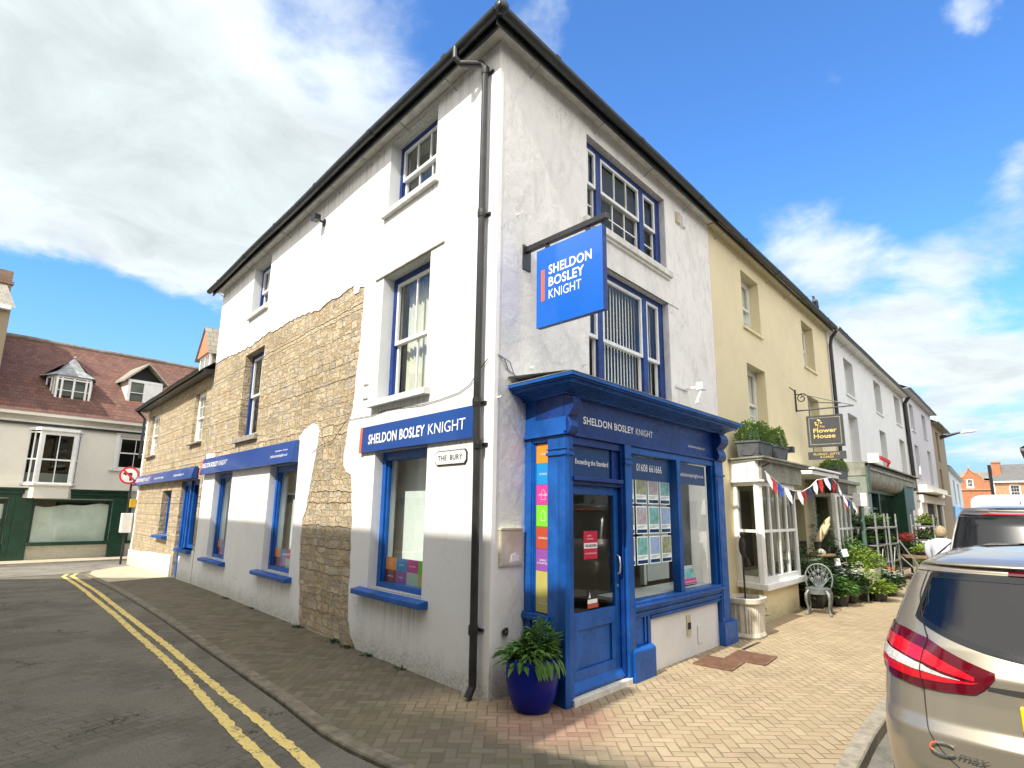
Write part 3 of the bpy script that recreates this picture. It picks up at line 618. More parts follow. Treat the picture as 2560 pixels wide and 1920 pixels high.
# ------------------------------------------------------------------ the corner building
def corner_building():
    B = thing('corner_building', 'white rendered three-storey corner building with bare stone patch and blue corner shopfront', 'building', (0, 0, 0))
    top = 7.16
    # side-street front: rubble wall, u = -s
    def S(p): return (-p[0], p[1])
    win2a, win2b = rect(1.33, 2.60, 5.98, 7.06), rect(7.74, 8.85, 5.91, 7.02)
    win1, win1b = rect(1.36, 2.60, 3.20, 4.97), rect(7.68, 8.92, 3.20, 5.02)
    gf = [rect(1.25, 2.55, .78, 2.5), rect(5.27, 6.62, .68, 2.5), rect(8.95, 10.3, .66, 2.5)]
    door = [(11.72, .72), (12.9, .72), (12.9, -.1), (13.62, -.1), (13.62, 2.42), (11.72, 2.42)]
    b = MB(FL); plate(b, [S(p) for p in [(.26, -.1), (11.40, -.1), (11.40, top), (.26, top)]], [[S(p) for p in h] for h in [win2a, win2b, win1, win1b]+gf], -.34, -.014)
    b.build('stone_wall', STONE, B)
    # render coat with its broken edge
    edge = [(2.75, -.1), (2.78, 0), (2.95, .14), (3.05, .4), (3.07, .56), (3.10, 1.1), (3.12, 1.65), (3.18, 2.0), (3.24, 2.22), (3.40, 2.27), (3.50, 2.36), (3.52, 2.5), (3.46, 2.78), (3.42, 3.0), (3.31, 3.2), (3.29, 3.65), (3.22, 4.2), (3.19, 5.0), (3.36, 5.05), (3.40, 4.97), (3.56, 4.98), (3.58, 5.14), (4.07, 5.09), (4.4, 5.13), (4.86, 5.06), (5.6, 5.16), (6.4, 5.20), (7.0, 5.18), (7.5, 5.25), (8.4, 5.18), (9.37, 5.19), (10.4, 5.27), (11.40, 5.30)]
    A = [(.006, -.1)] + rough_line(edge, .09, .022) + [(11.40, top), (.006, top)]
    b = MB(FL); plate(b, [S(p) for p in A], [[S(p) for p in h] for h in [win2a, win2b, win1, gf[0]]], -.05, 0)
    edge2 = [(4.70, -.1), (4.74, .14), (4.85, .7), (4.92, 1.2), (4.90, 1.57), (4.79, 1.7), (4.66, 2.25), (4.55, 2.6), (4.50, 2.94), (4.58, 3.05), (4.8, 3.1), (5.1, 3.04), (5.3, 2.93), (5.4, 2.6)]
    C = rough_line(edge2, .09, .016) + [(10.5, 2.6), (10.55, 2.98), (11.3, 3.0), (11.34, 2.2), (11.36, .9), (11.40, -.1)]
    plate(b, [S(p) for p in C], [[S(p) for p in h] for h in (gf[1], gf[2])], -.05, -.002)
    b.build('render_coat', WHITE_L, B)
    for h in [win2a, win2b, win1]+gf:
        b = MB(FL)
        u0, u1, v0, v1 = -h[1][0]+.007, -h[0][0]-.007, h[0][1]+.007, h[2][1]-.007
        for q in ([(u0, v0), (u0, v1)], [(u0, v1), (u1, v1)], [(u1, v1), (u1, v0)], [(u1, v0), (u0, v0)]): b.quad((*q[0], -.002), (*q[1], -.002), (*q[1], -.33), (*q[0], -.33))
        b.build('window_reveal', WHITE_P, B)
    # cracks in the render
    c = MB(FL)
    for pts in ([(1.12, 5.36), (1.10, 5.2), (1.13, 5.05), (1.08, 4.99)], [(1.10, 5.08), (.95, 5.14), (.8, 5.13), (.62, 5.2), (.5, 5.2)], [(2.55, 5.6), (2.5, 5.45), (2.53, 5.3)]):
        pts = rough_line(pts, .05, .012)
        for p, q in zip(pts, pts[1:]):
            c.quad((-p[0], p[1]-.004, .0015), (-q[0], q[1]-.004, .0015), (-q[0], q[1]+.004, .0015), (-p[0], p[1]+.004, .0015))
    c.box(-2.82, -1.05, 4.972, 4.99, 0, .02)
    c.build('crack', SILLS, B)
    # windows on the side street; the upper frames' dark blue includes their shade
    sash(B, FL, -2.60, -1.33, 5.98, 7.06, .17, BLUED, WOODW, 3, 1, 2, curtain=None, sill=(.09, .1, .07), name='sash_window')
    sash(B, FL, -8.85, -7.74, 5.91, 7.02, .17, BLUED, WOODW, 3, 1, 2, sill=(.07, .1, .07), name='sash_window')
    sash(B, FL, -2.60, -1.36, 3.20, 4.97, .17, BLUED, WOODW, 2, 1, 1, fw=.085, curtain='full', sill=(.12, .1, .09), name='sash_window', split=.46)
    sash(B, FL, -8.92, -7.68, 3.20, 5.02, .17, BLUED, WOODW, 2, 1, 1, fw=.08, curtain='pair', sill=(.1, .12, .06), sill_mat=SILLS, name='sash_window')
    stick_cols = [ST[k] for k in ('orange', 'blue', 'magenta', 'green', 'maroon', 'purple', 'pale', 'olive')]
    for i, h in enumerate(gf):
        u0, u1, v0, v1 = -h[1][0], -h[0][0], h[0][1], h[2][1]; d = .12
        f = MB(FL)
        for (a0, a1, c0, c1) in ((u0, u0+.09, v0, v1), (u1-.09, u1, v0, v1), (u0+.09, u1-.09, v1-.12, v1), (u0+.09, u1-.09, v0, v0+.07)): f.box(a0, a1, c0, c1, -d-.09, -d)
        for (a0, a1, c0, c1) in ((u0+.09, u0+.125, v0+.07, v1-.12), (u1-.125, u1-.09, v0+.07, v1-.12)): f.box(a0, a1, c0, c1, -d-.08, -d-.03)
        w = f.build('shop_window', BLUE, B, bevel=.006)
        g = MB(FL); g.quad((u0+.12, v0+.07, -d-.06), (u1-.12, v0+.07, -d-.06), (u1-.12, v1-.12, -d-.06), (u0+.12, v1-.12, -d-.06)); g.build('pane', GLASS, w)
        q = MB(FL); q.prism([(-d-.02, v0-.005), (-d-.02, v0+.012), (.125, v0-.03), (.125, v0-.09), (-.03, v0-.10)], 0, 1, FL@Matrix(((0, 0, u1-u0+.36, u0-.22), (0, 1, 0, 0), (1, 0, 0, 0), (0, 0, 0, 1)))); q.build('sill', BLUE, w, bevel=.008)
        # coloured squares along the foot of the glass
        sw = (u1-u0-.25)/4 if i == 0 else .27
        for r in range(2):
            for k in range(4):
                if u0+.13+(k+1)*sw > u1-.1: continue
                s = MB(FL); x = u0+.128+k*sw; y = v0+.075+(1-r)*.15
                s.box(x, x+sw, y, y+.15, -d-.064, -d-.061)
                o = s.build('sticker', stick_cols[r*4+k], w)
                if i == 0:
                    t = MB(FL); text(t, ('SALES', 'LETTINGS', 'NEW HOMES', '', 'COMMERCIAL', 'SURVEYS', '', '')[r*4+k] or '-', FL, x+sw/2, y+.065, .017, None, z=-d-.06, align='CENTER'); t.build('lettering', LETTER, o)
        # white display partition and soffit inside
        p = MB(FL); p.box(u0-.5, u1-.52, v0-.1, v1+.2, -d-.36, -d-.33); p.box(u0-.1, u1+.1, v0-.12, v0-.02, -d-.6, -d-.18); p.build('display_partition', INNER, B)
    # main-street wall
    H = [rect(1.80, 4.15, 5.60, 6.88), rect(1.80, 4.15, 3.05, 5.06), [(.62, -.1), (4.62, -.1), (4.62, 2.9), (.62, 2.9)]]
    b = MB(FR); plate(b, [(.035, -.1), (.62, -.1), (.62, 2.9), (4.62, 2.9), (4.62, -.1), (6.0, -.1), (6.0, top), (.035, top)], H[:2], -.25, 0)
    b.build('rendered_wall', WHITE_R, B)
    for (v0, v1, blind, cols, rows) in ((5.60, 6.88, None, 3, (1, 2)), (3.05, 5.06, 'blind', 1, (1, 1))):
        d = .11; f = MB(FR)
        for (a0, a1, c0, c1) in ((1.80, 1.95, v0, v1), (2.18, 2.31, v0, v1), (3.45, 3.59, v0, v1), (3.99, 4.15, v0, v1), (1.95, 2.18, v1-.08, v1), (2.31, 3.45, v1-.08, v1), (3.59, 3.99, v1-.08, v1), (1.95, 2.18, v0, v0+.05), (2.31, 3.45, v0, v0+.05), (3.59, 3.99, v0, v0+.05)): f.box(a0, a1, c0, c1, -d-.12, -d)
        w = f.build('tripartite_window', BLUED, B, bevel=.005)  # shade on these royal blue frames is put into the darker colour
        for (a0, a1, cc) in ((1.95, 2.18, 1), (2.31, 3.45, cols), (3.59, 3.99, 1)):
            s = MB(FR); g = MB(FR); mid = v0+(v1-v0)*(.52 if blind is None else .5); sw = .042
            for (y0, y1, n, rr) in ((mid-.02, v1-.08, -d-.005, rows[0]), (v0+.05, mid+.03, -d-.05, rows[1])):
                s.box(a0, a0+sw, y0, y1, n-.04, n); s.box(a1-sw, a1, y0, y1, n-.04, n); s.box(a0+sw, a1-sw, y1-sw, y1, n-.04, n); s.box(a0+sw, a1-sw, y0, y0+.05, n-.04, n)
                for k in range(1, cc): x = a0+sw+(a1-a0-2*sw)*k/cc; s.box(x-.011, x+.011, y0+.05, y1-sw, n-.03, n-.004)
                for k in range(1, rr): y = y0+.05+(y1-y0-.05-sw)*k/rr; s.box(a0+sw, a1-sw, y-.011, y+.011, n-.031, n-.006)
                g.quad((a0+sw, y0+.05, n-.02), (a1-sw, y0+.05, n-.02), (a1-sw, y1-sw, n-.02), (a0+sw, y1-sw, n-.02))
            s.build('sash', WOODW, w, bevel=.003); g.build('pane', GLASSU, w)
            if blind:
                c = MB(FR); x = a0+.02
                while x < a1-.05: c.quad((x, v0+.05, -d-.125), (x+.058, v0+.05, -d-.145), (x+.058, v1-.1, -d-.145), (x, v1-.1, -d-.125)); x += .088
                c.build('blind', BLIND, w)
    b = MB(FR); b.box(1.70, 4.26, 5.50, 5.60, -.12, .075); b.box(1.75, 4.21, 5.46, 5.50, -.02, .04); b.build('window_sill', SILLW, B, bevel=.008)
    b = MB(FR); b.box(1.62, 4.52, 5.06, 5.14, -.02, .014); b.build('lintel_edge', WHITE_R, B)
    # roof, soffits, gutters
    e = .30; rz = 2.6
    o = Vector((0, 0))
    p0 = NL*e + Vector((0, -e, 0)) + Vector((-.05, 0, 0)); c = Vector((-.35, -.29, 0)); l1 = DL*11.55 + NL*.29; r1 = Vector((6.0, -.29, 0))
    rl = DL*11.55 + Vector((4.2, 0, 0)); rc = Vector((4.0, 4.2, 0)); rr = Vector((6.0, 4.2, 0)); Z = lambda v, z: (v.x, v.y, z)
    b = MB(); b.quad(Z(c, 7.21), Z(l1, 7.21), Z(rl, 9.5), Z(rc, 9.5)); b.quad(Z(c, 7.21), Z(rc, 9.5), Z(rr, 9.5), Z(r1, 7.21)); b.quad(Z(l1, 7.21), Z(rl, 9.5), (7, 11.6, 7.2)); b.build('roof', SLATE, B)
    b = MB()
    # boxed soffit with its underside
    b.add([Z(Vector((0, 0, 0))+NL*0, 7.165), Z(c*.64, 7.165), Z(DL*11.5+NL*.2, 7.165), Z(DL*11.5-NL*.3, 7.165), (.35, .3, 7.165)], [(0, 1, 2, 3, 4)])
    b.add([(0, 0, 7.163), Z(c*.64, 7.163), (6, -.2, 7.163), (6, .35, 7.163), (.35, .3, 7.163)], [(0, 1, 2, 3, 4)]); b.build('soffit', SILLW, B)
    gutter(B, FL, -11.62, .30, 7.19, .29, .072); gutter(B, FR, -.36, 14.7, 7.17, .29, .072)
    q = MB(FL); q.box(-11.6, .24, 7.07, 7.24, .19, .215); q.build('fascia_board', GUTTER, B); q = MB(FR); q.box(-.27, 14.7, 7.05, 7.22, .19, .215); q.build('fascia_board', GUTTER, B)
    brackets(B, FL, [-.9-1.15*k for k in range(10)], 7.14, .0, .27); brackets(B, FR, [.55+1.45*k for k in range(4)], 7.12, 0, .27)
    b = MB(); b.ball((-.345, -.30, 7.165), .085, .085, .08); b.build('gutter_corner', GUTTER, B, smooth=True)
    b = MB(FL); b.tube([(-.46, 7.16, .33), (-.46, 7.02, .33), (-.43, 6.96, .27), (-.24, 6.93, .10), (-.2, 6.86, .075), (-.2, 5, .075), (-.2, 2.9, .075), (-.175, 2.2, .075), (-.155, .12, .075), (-.155, .02, .13)], .04, 12)
    for v in (6.82, 5.0, 2.86, 2.42, .62): b.lathe([(.047, -.045), (.05, 0), (.047, .045)], (0, 0, 0), 12, FL@Matrix.Translation((-.2 if v > 2.5 else -.165, v, .075))@Matrix.Rotation(R(-90), 4, 'X')); b.box((-.2 if v > 2.5 else -.165)-.075, (-.2 if v > 2.5 else -.165)+.075, v-.014, v+.014, 0, .022)
    b.build('downpipe', PIPE, B, smooth=False)
    # closing walls behind
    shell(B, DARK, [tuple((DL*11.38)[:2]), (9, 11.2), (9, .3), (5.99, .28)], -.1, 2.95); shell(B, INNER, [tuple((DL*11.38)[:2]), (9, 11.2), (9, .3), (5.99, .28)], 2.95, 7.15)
    for z in (5.25, 7.12): b = MB(); b.quad((.35, .26, z), (9, .26, z), (9, 11.2, z), (2.35, 11.2, z)); b.build('ceiling', INNER, B)
    b = MB(); b.quad((.45, .3, -.02), (9, .3, -.02), (9, 11.2, -.02), (2.3, 11.2, -.02)); b.build('floor', CARPET, B)
    b = MB(); b.quad((.1, -.5, 2.96), (9, -.5, 2.96), (9, 11.2, 2.96), (2.3, 11.2, 2.96)) if False else b.quad((.35, .26, 2.96), (9, .26, 2.96), (9, 11.2, 2.96), (2.35, 11.2, 2.96)); b.build('ceiling', INNER, B)
    return B
# sticker colours
ST = {k: M('vinyl_'+k, c, .35, var=.03) for k, c in dict(orange=(.95, .29, .015), blue=(.01, .27, .62), magenta=(.62, .05, .30), green=(.20, .62, .02), rust=(.48, .075, .03), maroon=(.16, .01, .015), purple=(.27, .08, .36), pale=(.42, .55, .48), olive=(.50, .44, .12)).items()}
CB = corner_building()
# ------------------------------------------------------------------ the shopfront
E_ = Vector((-.29, -.957, 0)).normalized()
FSF = frame((0, -.66, 0), XA, ZA, E_)                 # front of the shop, u = true x
FSS = frame((.51, 0, 0), E_, ZA, Vector((-.957, .29, 0)))  # its side, u = distance from the wall
def shopfront():
    B = CB
    b = MB(FSF); b.box(.31, .455, 0, 2.5, -.12, 0); b.box(.30, .465, 2.30, 2.335, -.12, .018); b.box(.30, .465, 2.36, 2.375, -.12, .012); b.build('pilaster', BLUE, B, bevel=.006)
    b = MB(FSF); b.box(1.45, 1.60, 0, 2.5, -.12, .025); b.box(1.44, 1.61, 2.28, 2.31, -.1, .04); b.box(1.44, 1.61, 2.34, 2.355, -.1, .035); b.box(1.52, 1.99, 0, .30, -.12, .06); b.prism([(1.52, .06), (1.99, .06), (1.99, -.1), (1.52, -.1)], .30, .33, FSF@Matrix(((1, 0, 0, 0), (0, 0, 1, 0), (0, 1, 0, 0), (0, 0, 0, 1))), [(1.55, .03), (1.97, .03), (1.97, -.1), (1.55, -.1)])
    b.build('pilaster', BLUE, B, bevel=.006)
    b = MB(FSF); b.box(4.02, 4.32, 0, 2.5, -.14, .02); b.box(4.06, 4.28, .36, 2.25, .02, .03); b.box(4.0, 4.46, 0, .30, -.1, .06); b.box(4.0, 4.34, 2.28, 2.31, -.1, .04); b.build('pilaster', BLUE, B, bevel=.006)
    # door
    b = MB(FSF); d = -.07
    b.box(.455, .53, .06, 2.02, d-.05, d); b.box(1.31, 1.405, .06, 2.02, d-.05, d); b.box(.53, 1.31, 1.93, 2.02, d-.05, d); b.box(.53, 1.31, .62, .78, d-.05, d); b.box(.53, 1.31, .06, .26, d-.05, d)
    b.box(.53, .60, .26, .62, d-.05, d-.002); b.box(1.23, 1.31, .26, .62, d-.05, d-.002); b.box(.60, 1.23, .26, .62, d-.05, d-.025)
    b.prism([(d, .075), (d, .17), (d+.055, .10), (d+.055, .075)], 0, 1, FSF@Matrix(((0, 0, .94, .46), (0, 1, 0, 0), (1, 0, 0, 0), (0, 0, 0, 1))))
    dr = b.build('door', BLUE, B, bevel=.006)
    g = MB(FSF); g.quad((.53, .78, d-.03), (1.31, .78, d-.03), (1.31, 1.93, d-.03), (.53, 1.93, d-.03)); g.build('pane', GLASS, dr)
    h = MB(FSF); h.tube([(1.355, 1.10, d), (1.355, 1.12, d+.045), (1.355, 1.2, d+.055), (1.355, 1.28, d+.045), (1.355, 1.30, d)], .010, 8); h.build('handle', STEEL, dr, smooth=True)
    k = MB(FSF); k.lathe([(0, 0), (.016, 0), (.016, .01), (0, .012)], (1.355, .985, d), 10); k.build('lock', STEEL, dr)
    s = MB(FSF); s.box(.74, 1.0, 1.28, 1.56, d-.028, d-.026); o = s.build('poster', M('crimson_poster', (.55, .012, .05), .4, var=.05), dr); s = MB(FSF); s.box(.745, .995, 1.385, 1.44, d-.026, d-.0245); text(s, 'on the', FSF, .80, 1.505, .02, z=d-.025); text(s, 'the market', FSF, .80, 1.475, .018, z=d-.025); text(s, 'onthemarket.co.uk', FSF, .755, 1.33, .018, .22, z=d-.025); o2 = s.build('lettering', LETTER, o)
    s = MB(FSF); text(s, 'WE ARE OPEN', FSF, .765, 1.40, .026, .21, z=d-.024, bold=.01); s.build('lettering', BLACKM, o)
    s = MB(FSF); s.box(.80, 1.0, .80, .97, d-.028, d-.026); o = s.build('notice', BLACKM, dr); s = MB(FSF); s.box(.80, .98, .845, .885, d-.026, d-.024); s.prism([(.82, .90), (.86, .90), (.84, .96), (.835, .93)], d-.026, d-.024); s.build('lettering', LETTER, o); s = MB(FSF); s.box(.80, 1.0, .80, .84, d-.026, d-.0245); s.build('notice_band', ST['rust'], o)
    # frame, transom and fanlight
    b = MB(FSF); b.box(1.405, 1.45, 0, 2.5, -.12, -.01); b.box(.455, 1.405, 2.02, 2.06, -.12, -.02); b.box(.455, 1.405, 2.06, 2.10, -.12, .03); b.box(.455, 1.405, 2.42, 2.5, -.12, -.02); b.box(1.26, 1.405, 2.10, 2.42, -.12, -.05); b.build('door_frame', BLUED, B, bevel=.005)
    b = MB(FSF); b.box(.455, 1.26, 2.10, 2.42, -.085, -.07); o = b.build('fanlight_panel', SIGNF, B); t = MB(FSF); text(t, 'Exceeding the Standard', FSF, .565, 2.235, .05, .64, z=-.07, bold=.012); t.build('lettering', LETTER, o)
    b = MB(FSF); b.box(.42, 1.5, -.02, .06, -.25, .035); b.build('threshold', SILLW, B, bevel=.008)
    # shop windows
    b = MB(FSF); b.box(1.60, 4.02, .70, .80, -.14, .03); b.box(1.60, 4.25, .735, .765, .03, .055); b.box(1.60, 4.02, .62, .70, -.10, 0); b.box(1.60, 4.02, .655, .675, 0, .02); b.box(1.60, 4.02, 2.42, 2.5, -.12, -.01); b.box(2.78, 2.885, .80, 2.42, -.12, .012); b.box(1.60, 1.645, .80, 2.42, -.12, -.02); b.box(3.96, 4.02, .80, 2.42, -.12, -.02)
    w = b.build('shop_window_frame', BLUE, B, bevel=.006)
    g = MB(FSF); g.quad((1.645, .80, -.07), (2.78, .80, -.07), (2.78, 2.42, -.07), (1.645, 2.42, -.07)); g.quad((2.885, .80, -.07), (3.96, .80, -.07), (3.96, 2.42, -.07), (2.885, 2.42, -.07)); g.build('pane', GLASS, w)
    for (x0, x1, t_, xt, wd, h) in ((1.645, 2.70, '01608 661666', 1.83, .64, .085), (2.885, 3.80, 'sheldonbosleyknight.co.uk', 2.95, .80, .05)):
        s = MB(FSF); s.box(x0, x1, 2.13, 2.40, -.066, -.062); o = s.build('window_film', SIGNF, w); t = MB(FSF); text(t, t_, FSF, xt, 2.235, h, wd, z=-.062); t.build('lettering', LETTER, o)
    s = MB(FSF); s.box(2.98, 3.36, .86, .93, -.066, -.063); o = s.build('sticker', ST['magenta'], w); t = MB(FSF); text(t, 'onthemarket.co.uk', FSF, 3.0, .882, .025, .34, z=-.063); t.build('lettering', LETTER, o)
    s = MB(FSF); text(s, 'find us here on', FSF, 3.0, .95, .022, .2, z=-.065); s.ball((2.93, 1.0, -.064), .022, .022, .003); s.tube([(2.905, .84, -.064), (2.91, .91, -.064), (2.93, .945, -.064), (2.95, .91, -.064), (2.955, .84, -.064)], .009, 6); s.build('sticker', ST['magenta'], w)
    # stall riser and panel beside it
    b = MB(FSF); b.box(1.99, 4.0, -.05, .60, -.16, -.05); b.build('stall_riser', STALLW, B)
    b = MB(FSF); b.box(1.60, 1.99, .33, .62, -.14, -.03); b.box(1.62, 1.65, .35, .62, -.03, -.012); b.box(1.85, 1.89, .35, .62, -.03, -.012); b.box(1.92, 1.99, .0, .62, -.10, -.008); b.box(1.99, 4.02, .575, .60, -.05, .0); b.box(1.99, 4.02, .60, .615, -.05, .012); b.build('moulding', BLUE, B, bevel=.004)
    b = MB(FSF); b.box(2.98, 3.10, .25, .50, -.05, -.035); o = b.build('meter_box', BOXC, B, bevel=.004); b = MB(FSF); b.box(3.0, 3.085, .33, .41, -.036, -.03); b.build('recess', DARK, o)
    b = MB(FSF); b.box(3.30, 3.45, .12, .34, -.05, -.036); b.build('wall_hatch', PLASTICW, B, bevel=.006)
    # fascia and its lettering
    b = MB(FSF); b.box(.31, 4.35, 2.5, 2.95, -.5, -.015); b.box(.31, 4.35, 2.50, 2.535, -.015, .015); f = b.build('fascia', BLUED, B, bevel=.004)
    t = MB(FSF); text(t, 'SHELDON BOSLEY', FSF, .66, 2.648, .075, 1.06, z=-.014, bold=.022); text(t, 'KNIGHT', FSF, 1.77, 2.648, .075, .42, z=-.014); text(t, 'sheldonbosleyknight.co.uk', FSF, 3.2, 2.63, .03, .55, z=-.014); t.build('lettering', LETTER, f)
    # end consoles: carved double scrolls
    for (x0, x1) in ((.315, .46), (4.05, 4.33)):
        b = MB(FSF); sp = [(-.1, 2.5), (.05, 2.5), (.085, 2.53), (.095, 2.58), (.075, 2.64), (.05, 2.67), (.09, 2.70), (.135, 2.75), (.145, 2.81), (.12, 2.87), (.07, 2.90), (-.1, 2.92)]
        b.prism([(p[0], p[1]) for p in sp], 0, 1, FSF@Matrix(((0, 0, x1-x0, x0), (0, 1, 0, 0), (1, 0, 0, 0), (0, 0, 0, 1)))); b.build('console', BLUED, B, bevel=.012)
    # cornice: stepped ogee running round the side
    b = MB()
    prof = [(.05, 2.90, 2.925), (.075, 2.925, 2.94), (.105, 2.94, 2.952), (.14, 2.952, 2.963), (.18, 2.963, 2.972), (.225, 2.972, 2.985), (.235, 2.985, 3.005), (.27, 3.005, 3.02), (.29, 3.02, 3.055)]
    def plan(o): return [(.51-o*1.02, -.0), (.31-o*.98, -.66-o), (4.36+o*.35, -.66-o), (4.62+o*.3, 0)]
    for o, z0, z1 in prof: b.vprism(plan(o), z0, z1+.001)
    b.build('cornice', BLUE, B, bevel=.004)
    b = MB(); b.prism(plan(.295), 3.057, 3.063, ID); pa = plan(.295); pz = [(p[0], p[1]) for p in pa]; b.add([(*pz[0], 3.15), (*pz[1], 3.063), (*pz[2], 3.063), (*pz[3], 3.15)], [(0, 1, 2, 3)]); b.build('lead_flashing', LEAD, B)
    # side of the shop
    b = MB(FSS); b.box(0, .115, .0, 2.5, -.06, 0); b.box(.115, .135, .76, 2.46, -.06, -.015); b.box(.135, .155, .76, 2.46, -.06, -.03); b.box(.405, .69, 0, 2.5, -.06, 0); b.box(.395, .69, 2.30, 2.335, 0, .018); b.box(.395, .69, 2.36, 2.375, 0, .012); b.box(.115, .405, 2.455, 2.5, -.06, -.008); b.box(.115, .405, 0, .70, -.06, -.02); b.box(.0, .69, 2.5, 2.95, -.06, -.005); b.box(.0, .70, 2.5, 2.53, -.005, .03); b.box(.02, .72, 2.53, 2.68, -.005, .012)
    b.build('side_frame', BLUE, B, bevel=.005)
    b = MB(FSS); b.box(-.005, .44, .70, .735, -.06, .04); b.box(-.005, .44, .735, .76, -.06, .03); b.build('side_sill', BLUE, B, bevel=.006)
    zs = [(2.44, 2.24, 'orange', 'SALES'), (2.24, 2.023, 'blue', 'LETTINGS'), (2.023, 1.818, 'magenta', 'NEW HOMES'), (1.818, 1.60, 'green', ''), (1.60, 1.38, 'rust', 'COMMERCIAL'), (1.38, 1.167, 'purple', 'SURVEYS\n& VALUATIONS'), (1.167, .77, 'olive', 'BLOCK\nMANAGEMENT')]
    p = MB(FSS); p.box(.155, .405, .76, 2.455, -.055, -.043); sidew = p.build('side_window', SIGNF, B)
    for i, (z1, z0, c, tx) in enumerate(zs):
        s = MB(FSS); s.box(.158, .402, z0+.002, z1-.002, -.043, -.040); o = s.build('sticker', ST[c], sidew)
        t = MB(FSS)
        for k, ln in enumerate(tx.split('\n')):
            if ln: text(t, ln, FSS, .28, (z0+z1)/2-.012-.028*k if i < 6 else .88-.028*k, .019, min(.19, .0165*len(ln)), z=-.04, align='CENTER' if False else 'LEFT') if False else text(t, ln, FSS, .28-min(.19, .0165*len(ln))/2, (z0+z1)/2-.012-.028*k if i < 6 else .88-.028*k, .019, min(.19, .0165*len(ln)), z=-.04)
        zc = (z0+z1)/2
        if c in ('magenta', 'green'):     # thin house outline
            for a, q in zip([(-.035, -.05), (-.035, .02), (0, .055), (.035, .02), (.035, -.05)], [(-.035, .02), (0, .055), (.035, .02), (.035, -.05), (-.035, -.05)]): t.bar((.28+a[0], zc+a[1], -.0395), (.28+q[0], zc+q[1], -.0395), .003, .001)
        if t.v: t.build('lettering', LETTER, o)
    # display inside the window: hanging property cards on a rail, shelf, white end wall
    b = MB(FSF); b.box(1.62, 4.0, .76, .80, -.62, -.13); b.build('display_shelf', WOODW, B)
    b = MB(FSF); b.box(3.30, 3.98, .80, 2.4, -.95, -.9); b.box(2.93, 3.0, .8, 2.6, -.8, -.72); b.box(.62, 1.2, -.02, 2.5, -2.2, -2.15); b.box(1.02, 1.14, 0, 2.5, -1.5, -1.38); b.build('display_partition', INNER, B)
    g = MB(FSF); g.box(.98, 1.4, .2, .95, -1.2, -1.17); g.build('desk_screen', INNER, B)
shopfront()
CARDS_ = lambda: [backlit('property_photo_'+n, c, h) for n, c, h in (('sky', (.12, .3, .68), (.5, .42, .3)), ('lawn', (.06, .22, .02), (.3, .5, .75)), ('brickhouse', (.35, .16, .1), (.4, .5, .65)), ('stonehouse', (.42, .36, .24), (.10, .16, .05)))]
CARDS = None
def card(F, x, y, n, w, h, i, label, land=False):
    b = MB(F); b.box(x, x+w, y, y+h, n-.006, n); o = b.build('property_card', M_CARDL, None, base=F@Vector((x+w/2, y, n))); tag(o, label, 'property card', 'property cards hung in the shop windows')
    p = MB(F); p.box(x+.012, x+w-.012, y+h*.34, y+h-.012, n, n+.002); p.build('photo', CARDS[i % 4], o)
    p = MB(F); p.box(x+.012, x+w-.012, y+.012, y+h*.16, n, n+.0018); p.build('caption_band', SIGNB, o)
    p = MB(F)
    for k in range(3): p.box(x+.02, x+w*(.9-.15*k), y+h*(.28-.035*k), y+h*(.28-.035*k)+.004, n, n+.0015)
    p.build('printed_text', GREYSIGN, o)
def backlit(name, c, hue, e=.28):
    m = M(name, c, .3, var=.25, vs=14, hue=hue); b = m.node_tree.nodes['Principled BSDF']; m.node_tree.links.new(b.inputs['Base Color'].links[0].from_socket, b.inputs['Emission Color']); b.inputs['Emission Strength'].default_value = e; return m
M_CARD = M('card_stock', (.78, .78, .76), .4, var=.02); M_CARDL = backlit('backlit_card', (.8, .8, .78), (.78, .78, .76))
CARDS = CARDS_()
k = 0
for xi, x in enumerate((1.74, 2.06, 2.38, 2.70)):
    for yi, y in enumerate((1.86, 1.50, 1.14)):
        card(FSF, x, y, -.24, .27, .33, k+yi*2, 'white property card with a photo, hanging in rows behind the large corner shop window'); k += 1
for yi, y in enumerate((1.72, 1.40, 1.08)): card(FL, -1.90, y, -.42, .27, .28, yi+1, 'white property card with a photo, hanging inside the window beside the black downpipe')
for yi, y in enumerate((1.75, 1.45, 1.1)): card(FL, -6.1, y, -.42, .26, .27, yi, 'white property card with a photo, hanging inside the window under the long blue sign')
t = thing('tablet_screen', 'tablet showing a house photo on the shop window shelf', 'screen', tuple(FSF@Vector((3.5, .80, -.25))))
b = MB(FSF@Matrix.Translation((3.32, .805, -.22))@Matrix.Rotation(R(-14), 4, 'X')); b.box(0, .36, 0, .27, -.012, 0); b.build('case', BLACKM, t, bevel=.004)
b = MB(FSF@Matrix.Translation((3.32, .805, -.22))@Matrix.Rotation(R(-14), 4, 'X')); b.box(.012, .348, .012, .258, 0, .002); b.build('white_page', M_CARD, t); b = MB(FSF@Matrix.Translation((3.32, .805, -.22))@Matrix.Rotation(R(-14), 4, 'X')); b.box(.03, .33, .07, .215, .002, .004); b.build('photo', CARDS[1], t)
